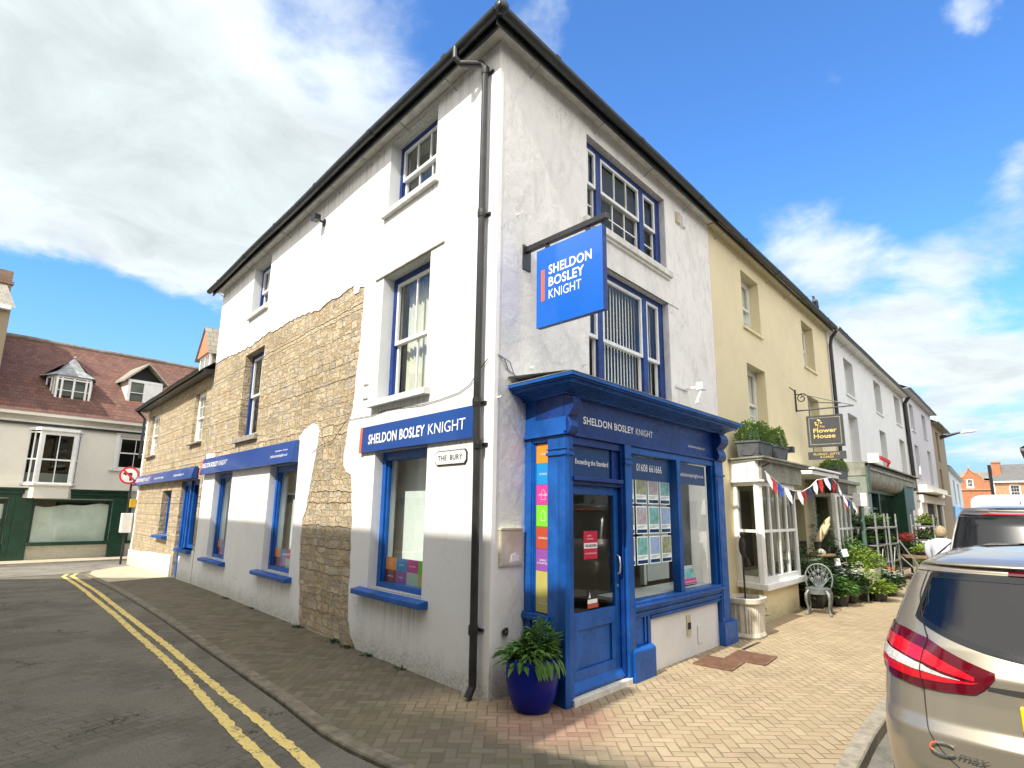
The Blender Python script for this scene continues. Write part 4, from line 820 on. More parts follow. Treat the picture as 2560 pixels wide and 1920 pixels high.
# ------------------------------------------------------------------ signs
def fascia_sign(s0, s1, z0, z1, n0, n1, label, main, mat, end=True, words=True):
    B = thing('shop_sign', label, 'sign', tuple(FL@Vector((-(s0+s1)/2, z0, 0))))
    u0, u1 = -s1, -s0; b = MB(FL)
    b.prism([(0.001, z0), (n0, z0), (n1, z1), (0.001, z1)], 0, 1, FL@Matrix(((0, 0, u1-u0, u0), (0, 1, 0, 0), (1, 0, 0, 0), (0, 0, 0, 1)))); b.build('board', mat, B, bevel=.004)
    tilt = math.atan2(n0-n1, z1-z0); L = math.hypot(z1-z0, n0-n1)
    FT = FL@Matrix.Translation((u0, z0, n0+.0015))@Matrix.Rotation(-tilt, 4, 'X')
    b = MB(FT); b.box(-.002, .065, -.002, L+.002, -.05, .004); b.build('end_bar', ORANGE, B)
    if words:
        t = MB(FT); x, y, h, w1, w2 = words
        text(t, 'SHELDON BOSLEY', FT, x, y, h, w1, bold=.022, z=0); text(t, 'KNIGHT', FT, x+w1*1.055, y, h, w2, z=0); t.build('lettering', LETTER, B)
    return B, FT
fascia_sign(.31, 2.94, 2.50, 2.85, .045, .035, 'blue shop sign over the window beside the black downpipe, bold white lettering', 1, SIGNB, words=(.26, .105, .125, 1.42, .74))
o, FT = fascia_sign(5.28, 11.25, 2.50, 2.87, .13, .06, 'long blue shop sign over two windows in the white wall below bare stone', 1, SIGNB, words=(.10, .15, .11, 1.34, .62))
t = MB(FT); text(t, 'sheldonbosleyknight.co.uk', FT, 4.9, .12, .05, .85); text(t, 'Estate Agents   Surveyors', FT, 5.1, .22, .03, .6); t.build('lettering', LETTER, o)
o, FT = fascia_sign(11.92, 20.2, 2.44, 2.74, .15, .08, 'long blue shop sign on the low stone house, over its blue door', 1, SIGNB, words=(.35, .10, .12, 1.6, .8))
t = MB(FT); text(t, 'sheldonbosleyknight.co.uk', FT, 6.2, .11, .06, 1.2); text(t, 'Land and New Homes', FT, 3.6, .11, .06, 1.3); t.build('lettering', LETTER, o)
# street name plate
o = thing('street_name_plate', 'white street name plate with black border reading THE BURY', 'street sign', tuple(FL@Vector((-.74, 2.24, 0))))
def octo(x0, x1, y0, y1, c): return [(x0+c, y0), (x1-c, y0), (x1, y0+c), (x1, y1-c), (x1-c, y1), (x0+c, y1), (x0, y1-c), (x0, y0+c)]
FP = FL
b = MB(FP); b.prism(octo(-1.05, -.44, 2.24, 2.40, .035), .001, .016); b.build('plate_rim', BLACKM, o)
b = MB(FP); b.prism(octo(-1.04, -.45, 2.25, 2.39, .033), .016, .019); b.build('plate', PLASTICW, o)
b = MB(FP); text(b, 'THE  BURY', FP, -.985, 2.292, .055, .47, z=.019, bold=.006, spacing=1.1)
for x, y in ((-.745, 2.262), (-.745, 2.378)): b.ball((x, y, .02), .005, .005, .002)
b.build('lettering', BLACKM, o)
# hanging sign on the main street wall
ha = Vector((-.135, -.991, 0)).normalized(); FH = frame((.502, 0, 0), ha, ZA, Vector((ha.y, -ha.x, 0)).normalized())
if FH.col[2].x > 0: FH = frame((.502, 0, 0), ha, ZA, -Vector((ha.y, -ha.x, 0)).normalized())
HB = thing('hanging_sign', 'square blue hanging sign with orange bar on a black steel arm', 'hanging sign', (.502, 0, 3.7))
b = MB(FR); b.box(.43, .575, 4.44, 4.74, 0, .014); b.build('wall_plate', BLACKM, HB, bevel=.004)
b = MB(FH); b.box(.012, 1.19, 4.655, 4.72, -.03, .03); b.build('arm', BLACKM, HB, bevel=.004)
b = MB(FH)
for x in (.34, .93): b.tube([(x, 4.655, 0), (x, 4.60, 0)], .012, 8); b.box(x-.025, x+.025, 4.60, 4.64, -.014, .014)
b.build('hanger', BLACKM, HB)
b = MB(FH); b.box(.20, 1.14, 3.70, 4.60, -.035, .028); b.build('board_edge', BLUED, HB, bevel=.006)
b = MB(FH); b.box(.202, 1.138, 3.702, 4.598, .028, .031); b.box(.202, 1.138, 3.702, 4.598, -.038, -.035); bd = b.build('board', SIGNB2, HB)
b = MB(FH); b.box(.278, .328, 3.99, 4.35, .031, .034); b.build('orange_bar', ORANGE, bd)
b = MB(FH); text(b, 'SHELDON', FH, .392, 4.275, .102, .61, z=.031, bold=.022); text(b, 'BOSLEY', FH, .392, 4.135, .102, .505, z=.031, bold=.022); text(b, 'KNIGHT', FH, .392, 3.995, .102, .465, z=.031); b.build('lettering', LETTER, bd)
# small fixtures on the walls
def single(name, mb, mat, label, cat, base, group=None, bevel=0, smooth=False): return tag(mb.build(name, mat, None, bevel, smooth, base), label, cat, group)
cb_ = thing('cable', 'thin black cable sagging across the white wall above the blue sign', 'cable', tuple(FL@Vector((-2, 3, 0))))
b = MB(FL); b.tube([(-4.7, 2.62, .012), (-4.3, 2.72, .012), (-3.9, 2.76, .012), (-3.46, 3.02, .014), (-2.7, 3.0, .012), (-2.3, 3.03, .012), (-1.95, 3.02, .012), (-1.4, 2.99, .014), (-1.02, 3.0, .012), (-.62, 3.03, .012), (-.42, 3.09, .012), (-.28, 3.2, .02), (-.1, 3.32, .02)], .0045, 6); b.build('wire', BLACKM, cb_)
b = MB(FR); b.tube([(.03, 3.36, .012), (.12, 3.32, .03), (.2, 3.22, .012), (.34, 3.17, .02), (.42, 3.12, .02)], .007, 6); b.tube([(.06, 3.36, .012), (.2, 3.3, .04), (.3, 3.17, .02)], .006, 6); single('cable', b, LEAD, 'loose pale cables looping to the top of the blue cornice', 'cable', (.2, 0, 3.1))
for v, lab in ((3.46, 'small white wall vent, upper of the two beside the curtained window'), (3.26, 'small white wall vent, lower of the two beside the curtained window')):
    o = thing('wall_vent', lab, 'vent', tuple(FL@Vector((-2.93, v, 0))), 'vents beside the curtained window'); b = MB(FL); b.box(-3.0, -2.86, v, v+.14, 0, .02); b.build('cover', PLASTICW, o, bevel=.005); b = MB(FL); b.box(-2.985, -2.875, v+.012, v+.066, .02, .025); b.box(-2.985, -2.875, v+.075, v+.128, .02, .025); b.build('louvre', WOODW, o, bevel=.004)
o = thing('flood_light', 'small black flood light high on the white side wall', 'light', tuple(FL@Vector((-4.97, 6.7, 0))))
b = MB(FL); b.lathe([(0, 0), (.07, 0), (.07, .02), (0, .025)], (-4.97, 6.70, 0), 14); b.bar((-4.97, 6.70, .02), (-4.97, 6.72, .12), .03); b.build('bracket', BLACKM, o); b = MB(FL); b.box(-5.07, -4.90, 6.70, 6.80, .1, .22); b.build('head', BLACKM, o, bevel=.01)
o = thing('security_camera', 'white security camera on a bracket above the blue cornice', 'camera', tuple(FR@Vector((4.5, 3.7, 0))))
b = MB(FR); b.box(4.28, 4.72, 3.70, 3.745, 0, .03); b.bar((4.62, 3.72, .0), (4.60, 3.72, .32), .04); b.box(4.52, 4.68, 3.66, 3.78, .26, .38); b.build('bracket', PLASTICW, o, bevel=.006); b = MB(FR); b.tube([(4.6, 3.68, .33), (4.38, 3.46, .34)], .022, 8); b.build('arm', PLASTICW, o); b = MB(FR); b.lathe([(0, -.03), (.03, -.02), (.03, .03), (0, .04)], (4.375, 3.43, .34), 10); b.build('lens', PLASTICW, o)
for x, m, lab in ((4.56, BOXC, 'yellowed alarm box beside the top window, left of the two'), (4.76, PLASTICW, 'white alarm box beside the top window, right of the two')):
    b = MB(FR); b.prism(rect(x, x+.15, 6.62, 6.84), 0, .05, None, rect(x+.015, x+.135, 6.64, 6.82)); single('alarm_box', b, m, lab, 'alarm box', tuple(FR@Vector((x+.07, 6.62, 0))), 'alarm boxes by the top window', .006)
o = thing('notice_box', 'empty yellowed plastic notice box on the wall by the shopfront', 'notice box', tuple(FR@Vector((.28, 1.22, 0))))
b = MB(FR); b.box(.105, .455, 1.21, 1.575, 0, .03); b.build('tray', BOXC, o, bevel=.004); b = MB(FR); b.box(.10, .46, 1.565, 1.585, 0, .045); b.box(.115, .445, 1.23, 1.56, .03, .034); b.build('lid', M('clear_plastic_lid', (.62, .58, .46), .25, var=.15), o); b = MB(FR); b.prism([(.26, 1.25), (.40, 1.26), (.39, 1.31), (.33, 1.335), (.27, 1.32)], .034, .037); b.build('torn_label', M_CARD, o)
o = thing('wall_hook_knot', 'tangle of dark wire on the wall above the blue pot', 'wire', tuple(FR@Vector((.2, .55, 0)))); b = MB(FR)
for i in range(9): a = i*.7; b.tube([(.2+.035*math.cos(a), .60+.035*math.sin(a), .02), (.2+.03*math.cos(a+2), .60+.04*math.sin(a+2), .05), (.2+.04*math.cos(a+4), .60+.03*math.sin(a+4), .02)], .006, 5)
b.build('wire', BLACKM, o)
for (x, y, F, s) in ((.60, 3.32, FR, 1), (1.65, 3.55, FR, 2), (.33, 5.06, FR, 3), (.05, 2.9, FR, 4)):
    b = MB(F); b.tube([(x, y, 0), (x, y, .035), (x+.012, y+.012, .045)], .010, 6); single('wall_stud', b, PLASTICW, 'small white bolt left in the grey corner wall', 'bolt', tuple(F@Vector((x, y, 0))), 'bolts left in the corner wall')
# ------------------------------------------------------------------ blue pot
def plant_leaves(mb, c, n, rx, rz, L, W, droop=.3, up=.4):
    for i in range(int(n*1.25)):
        a = rnd.uniform(0, 2*math.pi); rr = math.sqrt(rnd.random()); h = rnd.random()
        p = Vector((c[0]+rx*rr*math.cos(a), c[1]+rx*rr*math.sin(a), c[2]+rz*h*(1-.45*rr*rr)))
        d = Vector((math.cos(a)*(.4+rr)+rnd.uniform(-.5, .5), math.sin(a)*(.4+rr)+rnd.uniform(-.5, .5), up-droop*rr+rnd.uniform(-.4, .4)))
        k = rnd.uniform(.45, 1.35); mb.leaf(p, d, (rnd.uniform(-.3, .3), rnd.uniform(-.3, .3), 1), L*k, W*k)
o = thing('potted_plant', 'cobalt blue glazed pot of jagged green plants beside the shop door', 'potted plant', (.10, -.44, 0))
c0 = (.10, -.44, 0)
b = MB(); b.lathe([(0, 0), (.15, 0), (.165, .015), (.215, .13), (.24, .26), (.243, .36), (.232, .43), (.222, .45), (.205, .45), (.21, .40), (0, .39)], c0, 36); b.build('pot', POTB, o, smooth=True)
b = MB(); b.lathe([(0, .405), (.208, .40)], c0, 20); b.build('soil', SOIL, o)
b = MB(); plant_leaves(b, (.10, -.44, .42), 360, .205, .18, .085, .030, .7, .5); plant_leaves(b, (.17, -.50, .44), 240, .15, .34, .065, .020, .4, .8); plant_leaves(b, (.03, -.40, .42), 100, .19, .16, .12, .042, .8, .35)
for (dx, dy, hh) in ((.06, -.02, .34), (.0, .06, .22), (.12, -.1, .24), (-.1, 0, .2)):
    for i in range(60):
        z = .45+hh*rnd.random(); a = rnd.uniform(0, 6.28); b.leaf((.10+dx, -.44+dy, z), (math.cos(a), math.sin(a), rnd.uniform(-.2, .8)), (0, 0, 1), .13*(1.15-(z-.45)/hh*.7), .04)
for i in range(26): a = rnd.uniform(-2.6, .3); b.leaf((.10+.23*math.cos(a), -.44+.23*math.sin(a), .46), (math.cos(a)*.6, math.sin(a)*.6, -.9), (0, 0, 1), .17, .06)
b.build('foliage', LEAFA, o)
b = MB()
for i in range(16): a = rnd.uniform(0, 6.28); r = rnd.uniform(.02, .15); b.tube([(.10, -.44, .40), (.10+r*math.cos(a), -.44+r*math.sin(a), .58+rnd.random()*.1)], .004, 5)
b.build('stem', LEAFD, o)
# small weeds on the wall foot
for i, (s, sz) in enumerate(((1.55, .05), (2.35, .06), (2.9, .07), (3.3, .08), (4.6, .07), (6.8, .05), (8.3, .06))):
    b = MB(); p = FL@Vector((-s, 0, .03))
    for k in range(26): a = rnd.uniform(0, 6.28); b.leaf((p.x+rnd.uniform(-.06, .03), p.y+rnd.uniform(-.1, .1), 0), (math.cos(a), math.sin(a), rnd.uniform(.2, 1)), (0, 0, 1), sz*rnd.uniform(.6, 1.2), sz*.4)
    single('weed', b, LEAFD, 'tiny green weed growing at the foot of the white side wall', 'weed', (p.x, p.y, 0), 'weeds at the wall foot')
# grates
def grate(poly, label, name='cellar_grate'):
    o = thing(name, label, 'grate', (sum(p[0] for p in poly)/4, sum(p[1] for p in poly)/4, 0), 'cast iron grates set in the paving'); P = [Vector((*p, .004)) for p in poly]
    b = MB(); b.add([p+Vector((0, 0, .0)) for p in P], [(0, 1, 2, 3)]); b.build('pit', DARK, o); b = MB()
    for k in range(13): t = k/12; b.bar(P[0].lerp(P[1], t)+Vector((0, 0, .005)), P[3].lerp(P[2], t)+Vector((0, 0, .005)), .016, .008)
    for e in ((0, 1), (2, 3), (0, 3), (1, 2)): b.bar(P[e[0]]+Vector((0, 0, .006)), P[e[1]]+Vector((0, 0, .006)), .03, .01)
    b.build('bar_grid', RUST, o)
grate([(2.75, -.80), (3.25, -.76), (3.22, -1.22), (2.72, -1.26)], 'rusty cast iron grate in the paving, nearer of the two by the shop')
grate([(3.05, -1.27), (3.62, -1.24), (3.6, -1.62), (3.03, -1.66)] if False else [(3.29, -.98), (3.83, -.94), (3.80, -1.42), (3.26, -1.46)], 'rusty cast iron grate in the paving, farther of the two by the shop')
b = MB(); b.box(3.95, 4.6, -.97, -.93, 0, .006); single('drain_cover', b, BLACKM, 'narrow dark drain slot in the paving beyond the rusty grates', 'drain', (4.2, -.95, 0))
# ------------------------------------------------------------------ low stone house along the side street
def XF(F, u0, u1): return F@Matrix(((0, 0, u1-u0, u0), (0, 1, 0, 0), (1, 0, 0, 0), (0, 0, 0, 1)))   # profile (n, v) swept along u
def stone_house():
    B = thing('stone_house', 'low honey stone house with white plinth and a dormer, beyond the white building', 'house', tuple(DL*16), None)
    def S(p): return (-p[0], p[1])
    H = [rect(12.1, 13.2, 3.4, 4.75), rect(17.9, 19.3, 3.4, 4.8), rect(14.75, 15.95, .95, 2.2)]
    b = MB(FL); plate(b, [S(p) for p in [(11.42, -.3), (11.42, 5.15), (20.0, 5.15), (20.0, -.3)]], [[S(p) for p in h] for h in H] + [[S(p) for p in [(11.72, .72), (12.9, .72), (12.9, -.25), (13.62, -.25), (13.62, 2.42), (11.72, 2.42)]]], -.34, -.03)
    b.build('stone_wall', STONE, B)
    b = MB(FL); b.box(-12.9, -11.42, -.25, .72, -.2, 0); b.build('white_base', WHITE_L, B)
    b = MB(FL); b.prism([(-13.66, -.3), (-20.05, -.3), (-20.05, .30), (-18.0, .33), (-16.4, .42), (-14.9, .45), (-13.66, .50)], -.1, .035); b.build('plinth', WHITE_L, B, bevel=.01)
    b = MB(FL); b.box(-20.06, -19.8, .3, 5.1, -.1, .0); b.build('white_quoin', WHITE_L, B)
    # blue door and the window beside it
    b = MB(FL); d = .16; b.box(-13.62, -13.5, -.2, 2.42, -d-.1, -d+.05); b.box(-13.02, -12.9, -.2, 2.42, -d-.1, -d+.05); b.box(-13.5, -13.02, 2.3, 2.42, -d-.1, -d+.05); b.box(-13.5, -13.4, -.2, 2.3, -d-.08, -d); b.box(-13.12, -13.02, -.2, 2.3, -d-.08, -d); b.box(-13.4, -13.12, -.2, .75, -d-.08, -d-.02); b.box(-13.4, -13.12, 2.15, 2.3, -d-.08, -d)
    dr = b.build('door', BLUE, B, bevel=.006); g = MB(FL); g.quad((-13.4, .75, -d-.05), (-13.12, .75, -d-.05), (-13.12, 2.15, -d-.05), (-13.4, 2.15, -d-.05)); g.build('pane', GLASS, dr)
    for q, cc in enumerate(('orange', 'rust', 'magenta', 'purple')): s = MB(FL); s.box(-13.36, -13.16, 1.0+.22*q, 1.2+.22*q, -d-.049, -d-.046); s.build('sticker', ST[cc], dr)
    b = MB(FL)
    for (a0, a1, c0, c1) in ((-12.9, -12.78, .72, 2.42), (-11.84, -11.72, .72, 2.42), (-12.78, -11.84, 2.3, 2.42), (-12.78, -11.84, .72, .8)): b.box(a0, a1, c0, c1, -d-.1, -d)
    w = b.build('shop_window', BLUE, B, bevel=.005); g = MB(FL); g.quad((-12.78, .8, -d-.06), (-11.84, .8, -d-.06), (-11.84, 2.3, -d-.06), (-12.78, 2.3, -d-.06)); g.build('pane', GLASS, w)
    q = MB(FL); q.box(-13.0, -11.65, .64, .72, -.1, .12); q.build('sill', BLUE, w, bevel=.008)
    sash(B, FL, -15.95, -14.75, .95, 2.2, .2, BLUE, BLUE, 1, 1, 1, sill=(.12, .09, .12), sill_mat=BLUE, name='shop_window')
    sash(B, FL, -13.2, -12.1, 3.4, 4.75, .12, WOODW, WOODW, 3, 2, 2, sill=(.06, .06, .07), sill_mat=SILLS, name='sash_window', curtain='full')
    sash(B, FL, -19.3, -17.9, 3.4, 4.8, .12, WOODW, WOODW, 3, 2, 2, sill=(.06, .06, .07), sill_mat=SILLS, name='sash_window', curtain='full')
    # roof with its dormer
    e = DL*11.42; f = DL*20.2; z0, z1, back = 5.12, 7.0, 4.6
    P = lambda s, off, z: tuple(DL*s + NL*off + Vector((0, 0, z)))
    b = MB(); b.quad(P(11.42, .28, z0), P(20.25, .28, z0), P(20.25, -4.3, 8.6), P(11.42, -4.3, 8.6)); b.quad(P(20.2, -4.3, 8.6), P(20.2, -9, 4.8), P(11.42, -9, 4.8), P(11.42, -4.3, 8.6)); rf = b.build('roof', STILES, B)
    b = MB(FL); b.box(-20.25, -11.45, 5.04, 5.13, .0, .26); b.build('eaves_board', BLACKM, B)
    gutter(B, FL, -20.4, -11.5, 5.12, .33, .06)
    b = MB(FL); b.tube([(-20.25, 5.08, .33), (-20.2, 4.95, .2), (-20.12, 4.8, .07), (-20.12, 3.4, .07)], .04, 8); b.build('downpipe', GUTTER, B)
    dm = MB(FL); dm.box(-15.75, -14.55, 5.55, 6.35, -1.9, -.62); dmo = dm.build('dormer', STILES, B)
    g = MB(FL); g.prism([(-15.9, 6.30), (-14.4, 6.30), (-15.15, 7.15)], -.62, -.5); g.build('gable', M('terracotta_hung_tile', (.52, .22, .12), .8, var=.15), dmo)
    g = MB(FL); g.quad((-15.98, 6.22, -.45), (-15.15, 7.2, -.45), (-15.15, 7.2, -3.0), (-15.98, 6.22, -2.3)); g.quad((-14.32, 6.22, -.45), (-15.15, 7.2, -.45), (-15.15, 7.2, -3.0), (-14.32, 6.22, -2.3)); g.build('dormer_roof', STILES, dmo)
    sashx = MB(FL)
    for (a0, a1, c0, c1) in ((-15.75, -15.66, 5.55, 6.32), (-14.64, -14.55, 5.55, 6.32), (-15.66, -14.64, 6.24, 6.32), (-15.66, -14.64, 5.55, 5.63), (-15.19, -15.11, 5.63, 6.24), (-15.43, -15.41, 5.63, 6.24), (-14.89, -14.87, 5.63, 6.24)): sashx.box(a0, a1, c0, c1, -.62, -.56)
    sashx.build('dormer_window', WOODW, dmo); g = MB(FL); g.quad((-15.7, 5.6, -.60), (-14.6, 5.6, -.60), (-14.6, 6.28, -.60), (-15.7, 6.28, -.60)); g.build('pane', GLASSD, dmo)
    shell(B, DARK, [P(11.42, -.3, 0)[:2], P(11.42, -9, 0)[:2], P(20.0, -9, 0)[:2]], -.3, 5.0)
    shell(B, STONE, [P(20.0, -9, 0)[:2], P(20.0, -.05, 0)[:2]], -.3, 5.1, 'gable_wall')
    return B
stone_house()
# no-left-turn sign on its pole at the corner
def turn_sign():
    p = FL@Vector((-20.15, -.2, .2)); o = thing('road_sign', 'round no left turn sign on a pole at the corner of the stone house', 'road sign', tuple(p))
    b = MB(); b.tube([p, p+Vector((0, 0, 3.3))], .035, 10); b.build('pole', BLACKM, o)
    vd = Vector((CAM.x-p.x, CAM.y-p.y, 0)).normalized(); F = frame(p+Vector((0, 0, 2.98))+vd*.05+Vector((-.12, -.05, 0)), Vector((-vd.y, vd.x, 0)), ZA, vd); r = .30
    ring = lambda r, n=40: [(r*math.cos(2*math.pi*k/n), r*math.sin(2*math.pi*k/n)) for k in range(n)]
    b = MB(F); b.prism(ring(r), -.012, .0); b.build('backing', STEEL, o)
    b = MB(F); b.prism(ring(r*.99), .0, .003); d = b.build('red_ring', M('sign_red', (.62, .02, .03), .4, var=.05), o)
    b = MB(F); b.prism(ring(r*.79), .003, .006); b.build('white_disc', PLASTICW, d)
    b = MB(F); b.box(.015, .085, -.18, .09, .006, .009); b.box(-.085, .015, .035, .09, .006, .009); b.prism([(-.085, -.02), (-.085, .15), (-.2, .064)], .006, .009); b.build('arrow', BLACKM, d)
    b = MB(F@Matrix.Rotation(R(-45), 4, 'Z')); b.box(-r*.8, r*.8, -.032, .032, .009, .012); b.build('slash', MATS['sign_red'], d)
    q = FL@Vector((-19.9, 1.45, .12)); 
    b = MB(FL); b.box(-20.02, -19.86, 1.7, 1.98, .02, .2); single('pole_box', b, M('yellow_plastic', (.6, .38, .03), .5), 'small yellow box on the pole below the road sign', 'box', tuple(FL@Vector((-19.95, 1.7, .1))), bevel=.01)
    b = MB(FL); b.box(-20.3, -19.9, .85, 1.5, .06, .36); single('cabinet', b, PLASTICW, 'white metal box on the corner of the stone house below the road sign', 'cabinet', tuple(FL@Vector((-20.1, .8, .2))), bevel=.015)
turn_sign()
# ------------------------------------------------------------------ house with the green shopfront closing the street
def green_house():
    Y = 24.0; F = frame((0, Y, 0), XA, ZA, -YA)
    B = thing('green_shop_house', 'cream house with red tiled roof, two dormers and dark green shopfront', 'house', (2, Y, -.25))
    g0 = -.24
    H = [rect(1.18, 2.62, 2.44, 4.52), rect(4.12, 5.2, 3.2, 4.5)]
    b = MB(F); plate(b, rect(-9, 12, g0, 5.15), [rect(1.18, 2.62, 2.9, 4.5), rect(4.08, 5.35, 3.2, 4.52), rect(-5, -3.6, 3.0, 4.5), rect(1.55, 4.15, .35, 1.95), rect(-.6, .85, .35, 1.95), rect(4.75, 7.4, .35, 1.95)], -.25, 0); b.build('wall', CREAM, B)
    # roof: a tiled slope with a slightly sagging ridge
    rows = []
    for k in range(13):
        x = -12+26*k/12 if k else -12
        rows.append([(x if x > 0 else x, Y-.32, 5.1), (x, Y+1.8, 6.85-.02*math.sin(x)), (x, Y+4.0, 8.66-.05*math.sin(x*.6))])
    rows = [[(max(p[0], .02), p[1], p[2]) if i else (max(p[0], -9), p[1], p[2]) for i, p in enumerate(r)] for r in rows]
    rows = [[(x, Y-.32, 5.10), (x, Y+1.8, 6.86), (x, Y+4.0, 8.68)] for x in (-9, -6, -3, 0, 1.5, 3, 5, 7, 9, 12.2)]
    b = MB(); pts = [p for r in rows for p in r]; m = 3; uvs = [(p[0], math.hypot(p[1]-Y, p[2]-5.1)) for p in pts]
    b.add(pts, [(i*m+j, (i+1)*m+j, (i+1)*m+j+1, i*m+j+1) for i in range(len(rows)-1) for j in range(m-1)], None, uvs); b.quad((-9, Y+4, 8.68), (12.2, Y+4, 8.68), (12.2, Y+8.3, 5), (-9, Y+8.3, 5)); rf = b.build('roof', TILES, B)
    b = MB(); b.tube([(.2+k*1.2, Y+4.0, 8.70+.02*math.sin(k*1.7)) for k in range(11)], .10, 8); b.build('ridge', M('ridge_tile', (.22, .19, .15), .9, var=.3), B)
    b = MB(F); b.box(-9, 12, 4.98, 5.10, 0, .3); b.box(-9, 12, 4.72, 4.79, 0, .10); b.build('eaves_board', CREAM, B); b = MB(F); b.box(-9, 12, 4.64, 4.72, .0, .13); b.build('gutter', GUTTER, B)
    # canted bay window
    pl = [(1.12, 0), (1.42, .42), (2.5, .42), (2.75, 0)]
    def bay(z0, z1, mat, name, grow=0, parent=B):
        q = MB(F@Matrix(((1, 0, 0, 0), (0, 0, 1, 0), (0, 1, 0, 0), (0, 0, 0, 1)))); q.prism([(1.12-grow, -.02), (1.42-grow, .42+grow), (2.5+grow, .42+grow), (2.75+grow, -.02)], z0, z1, None); return q.build(name, mat, parent)
    bw = bay(2.44, 2.5, CREAM, 'bay_window', .06); bay(1.98, 2.44, CREAM, 'bay_panel', 0, bw); bay(4.45, 4.56, WOODW, 'bay_cornice', .07, bw)
    q = MB(F); q.box(1.36, 1.52, 2.5, 4.45, .34, .42); q.box(2.42, 2.56, 2.5, 4.45, .34, .42); q.box(1.52, 2.42, 4.3, 4.45, .34, .42); q.box(1.52, 2.42, 2.5, 2.56, .34, .42); q.box(1.955, 1.985, 2.56, 4.3, .35, .40); q.box(1.52, 2.42, 3.36, 3.42, .34, .41)
    for (x0, y0, x1, y1) in ((1.12, 0, 1.42, .42), (2.5, .42, 2.75, 0)):
        for t in (0, .42, .5, .92): 
            a = (x0+(x1-x0)*t, y0+(y1-y0)*t); c = (x0+(x1-x0)*(t+.08), y0+(y1-y0)*(t+.08))
            if t != .5: q.bar((a[0]/2+c[0]/2, 2.5, a[1]/2+c[1]/2), (a[0]/2+c[0]/2, 4.45, a[1]/2+c[1]/2), .045)
        for v in (2.53, 3.39, 4.38): q.bar((x0, v, y0), (x1, v, y1), .05)
    q.build('bay_frame', WOODW, bw); q = MB(F); q.quad((1.42, 2.5, .37), (2.5, 2.5, .37), (2.5, 4.45, .37), (1.42, 4.45, .37)); q.quad((1.12, 2.5, 0), (1.42, 2.5, .37), (1.42, 4.45, .37), (1.12, 4.45, 0)); q.quad((2.75, 2.5, 0), (2.5, 2.5, .37), (2.5, 4.45, .37), (2.75, 4.45, 0)); q.build('pane', GLASSD, bw)
    sash(B, F, 4.08, 5.35, 3.2, 4.52, .06, WOODW, WOODW, 2, 1, 1, fw=.06, sill=(.25, .08, .1), sill_mat=CREAM, name='sash_window', glass=GLASSD)
    b = MB(F); b.box(3.95, 4.08, 3.2, 4.6, 0, .04); b.box(5.35, 5.48, 3.2, 4.6, 0, .04); b.box(3.9, 5.53, 4.6, 4.72, 0, .09); b.build('window_surround', WOODW, B)
    F0 = F; F = F0@Matrix.Translation((.32, 0, 0))
    # hipped lead dormer
    dm = MB(F); dm.prism([(1.42, 5.62), (2.72, 5.62), (2.72, 6.72), (1.42, 6.72)], -2.2, -.75); d1 = dm.build('dormer', CREAM, B)
    w = MB(F@Matrix(((1, 0, 0, 0), (0, 0, 1, 0), (0, 1, 0, 0), (0, 0, 0, 1)))); fp = [(1.3, -1.3), (1.5, -.62), (2.62, -.62), (2.84, -1.3)]
    w.prism([(1.22, -1.3), (1.46, -.56), (2.66, -.56), (2.92, -1.3)], 5.66, 5.74); w.prism(fp, 6.68, 6.78); 
    for x in (1.5, 1.66, 2.48, 2.62, 2.06): w.box(x-.035, x+.035, -.66, -.60, 5.74, 6.68)
    for v in (5.78, 6.62, 6.18): w.box(1.5, 2.62, -.655, -.61, v-.03 if v != 6.18 else v-.012, v+.03 if v != 6.18 else v+.012)
    for (p, q) in ((fp[0], fp[1]), (fp[2], fp[3])):
        for t in (.05, .5, .95): x, y = p[0]+(q[0]-p[0])*t, p[1]+(q[1]-p[1])*t; w.box(x-.03, x+.03, y-.03, y+.03, 5.74, 6.68)
    w.build('dormer_window', WOODW, d1); g = MB(F); g.quad((1.5, 5.74, -.63), (2.62, 5.74, -.63), (2.62, 6.68, -.63), (1.5, 6.68, -.63)); g.quad((1.3, 5.74, -1.3), (1.5, 5.74, -.63), (1.5, 6.68, -.63), (1.3, 6.68, -1.3)); g.quad((2.84, 5.74, -1.3), (2.62, 5.74, -.63), (2.62, 6.68, -.63), (2.84, 6.68, -1.3)); g.build('pane', GLASSD, d1)
    r = MB(F); base = [(1.12, 6.78, -1.5), (1.42, 6.76, -.5), (2.72, 6.76, -.5), (3.04, 6.78, -1.5)]; midp = [(1.62, 7.05, -1.5), (1.7, 7.05, -.95), (2.46, 7.05, -.95), (2.54, 7.05, -1.5)]; apex = [(2.06, 7.6, -1.2), (2.06, 7.6, -1.2), (2.12, 7.6, -1.2), (2.12, 7.6, -1.2)]
    r.grid([base, midp, apex]); r.quad((1.12, 6.78, -1.5), (2.06, 7.6, -1.2), (2.06, 7.6, -3), (1.12, 6.9, -2.4)); r.quad((3.04, 6.78, -1.5), (2.12, 7.6, -1.2), (2.12, 7.6, -3), (3.04, 6.9, -2.4)); r.ball((2.09, 7.64, -1.15), .05); r.build('lead_roof', LEAD, d1)
    r = MB(F); r.prism([(1.3, 5.40), (2.8, 5.40), (2.95, 5.66), (1.2, 5.66)], -.9, -.5); r.build('apron', CREAM, d1)
    F = F0@Matrix.Translation((.12, 0, 0))
    # gabled dormer
    dm = MB(F); dm.box(4.25, 5.62, 5.95, 7.1, -2.6, -1.0); d2 = dm.build('dormer', CREAM, B)
    g = MB(F); g.prism([(4.2, 7.08), (5.68, 7.08), (4.94, 7.75)], -1.25, -1.15); g.build('gable', DARK, d2)
    r = MB(F); t = .06
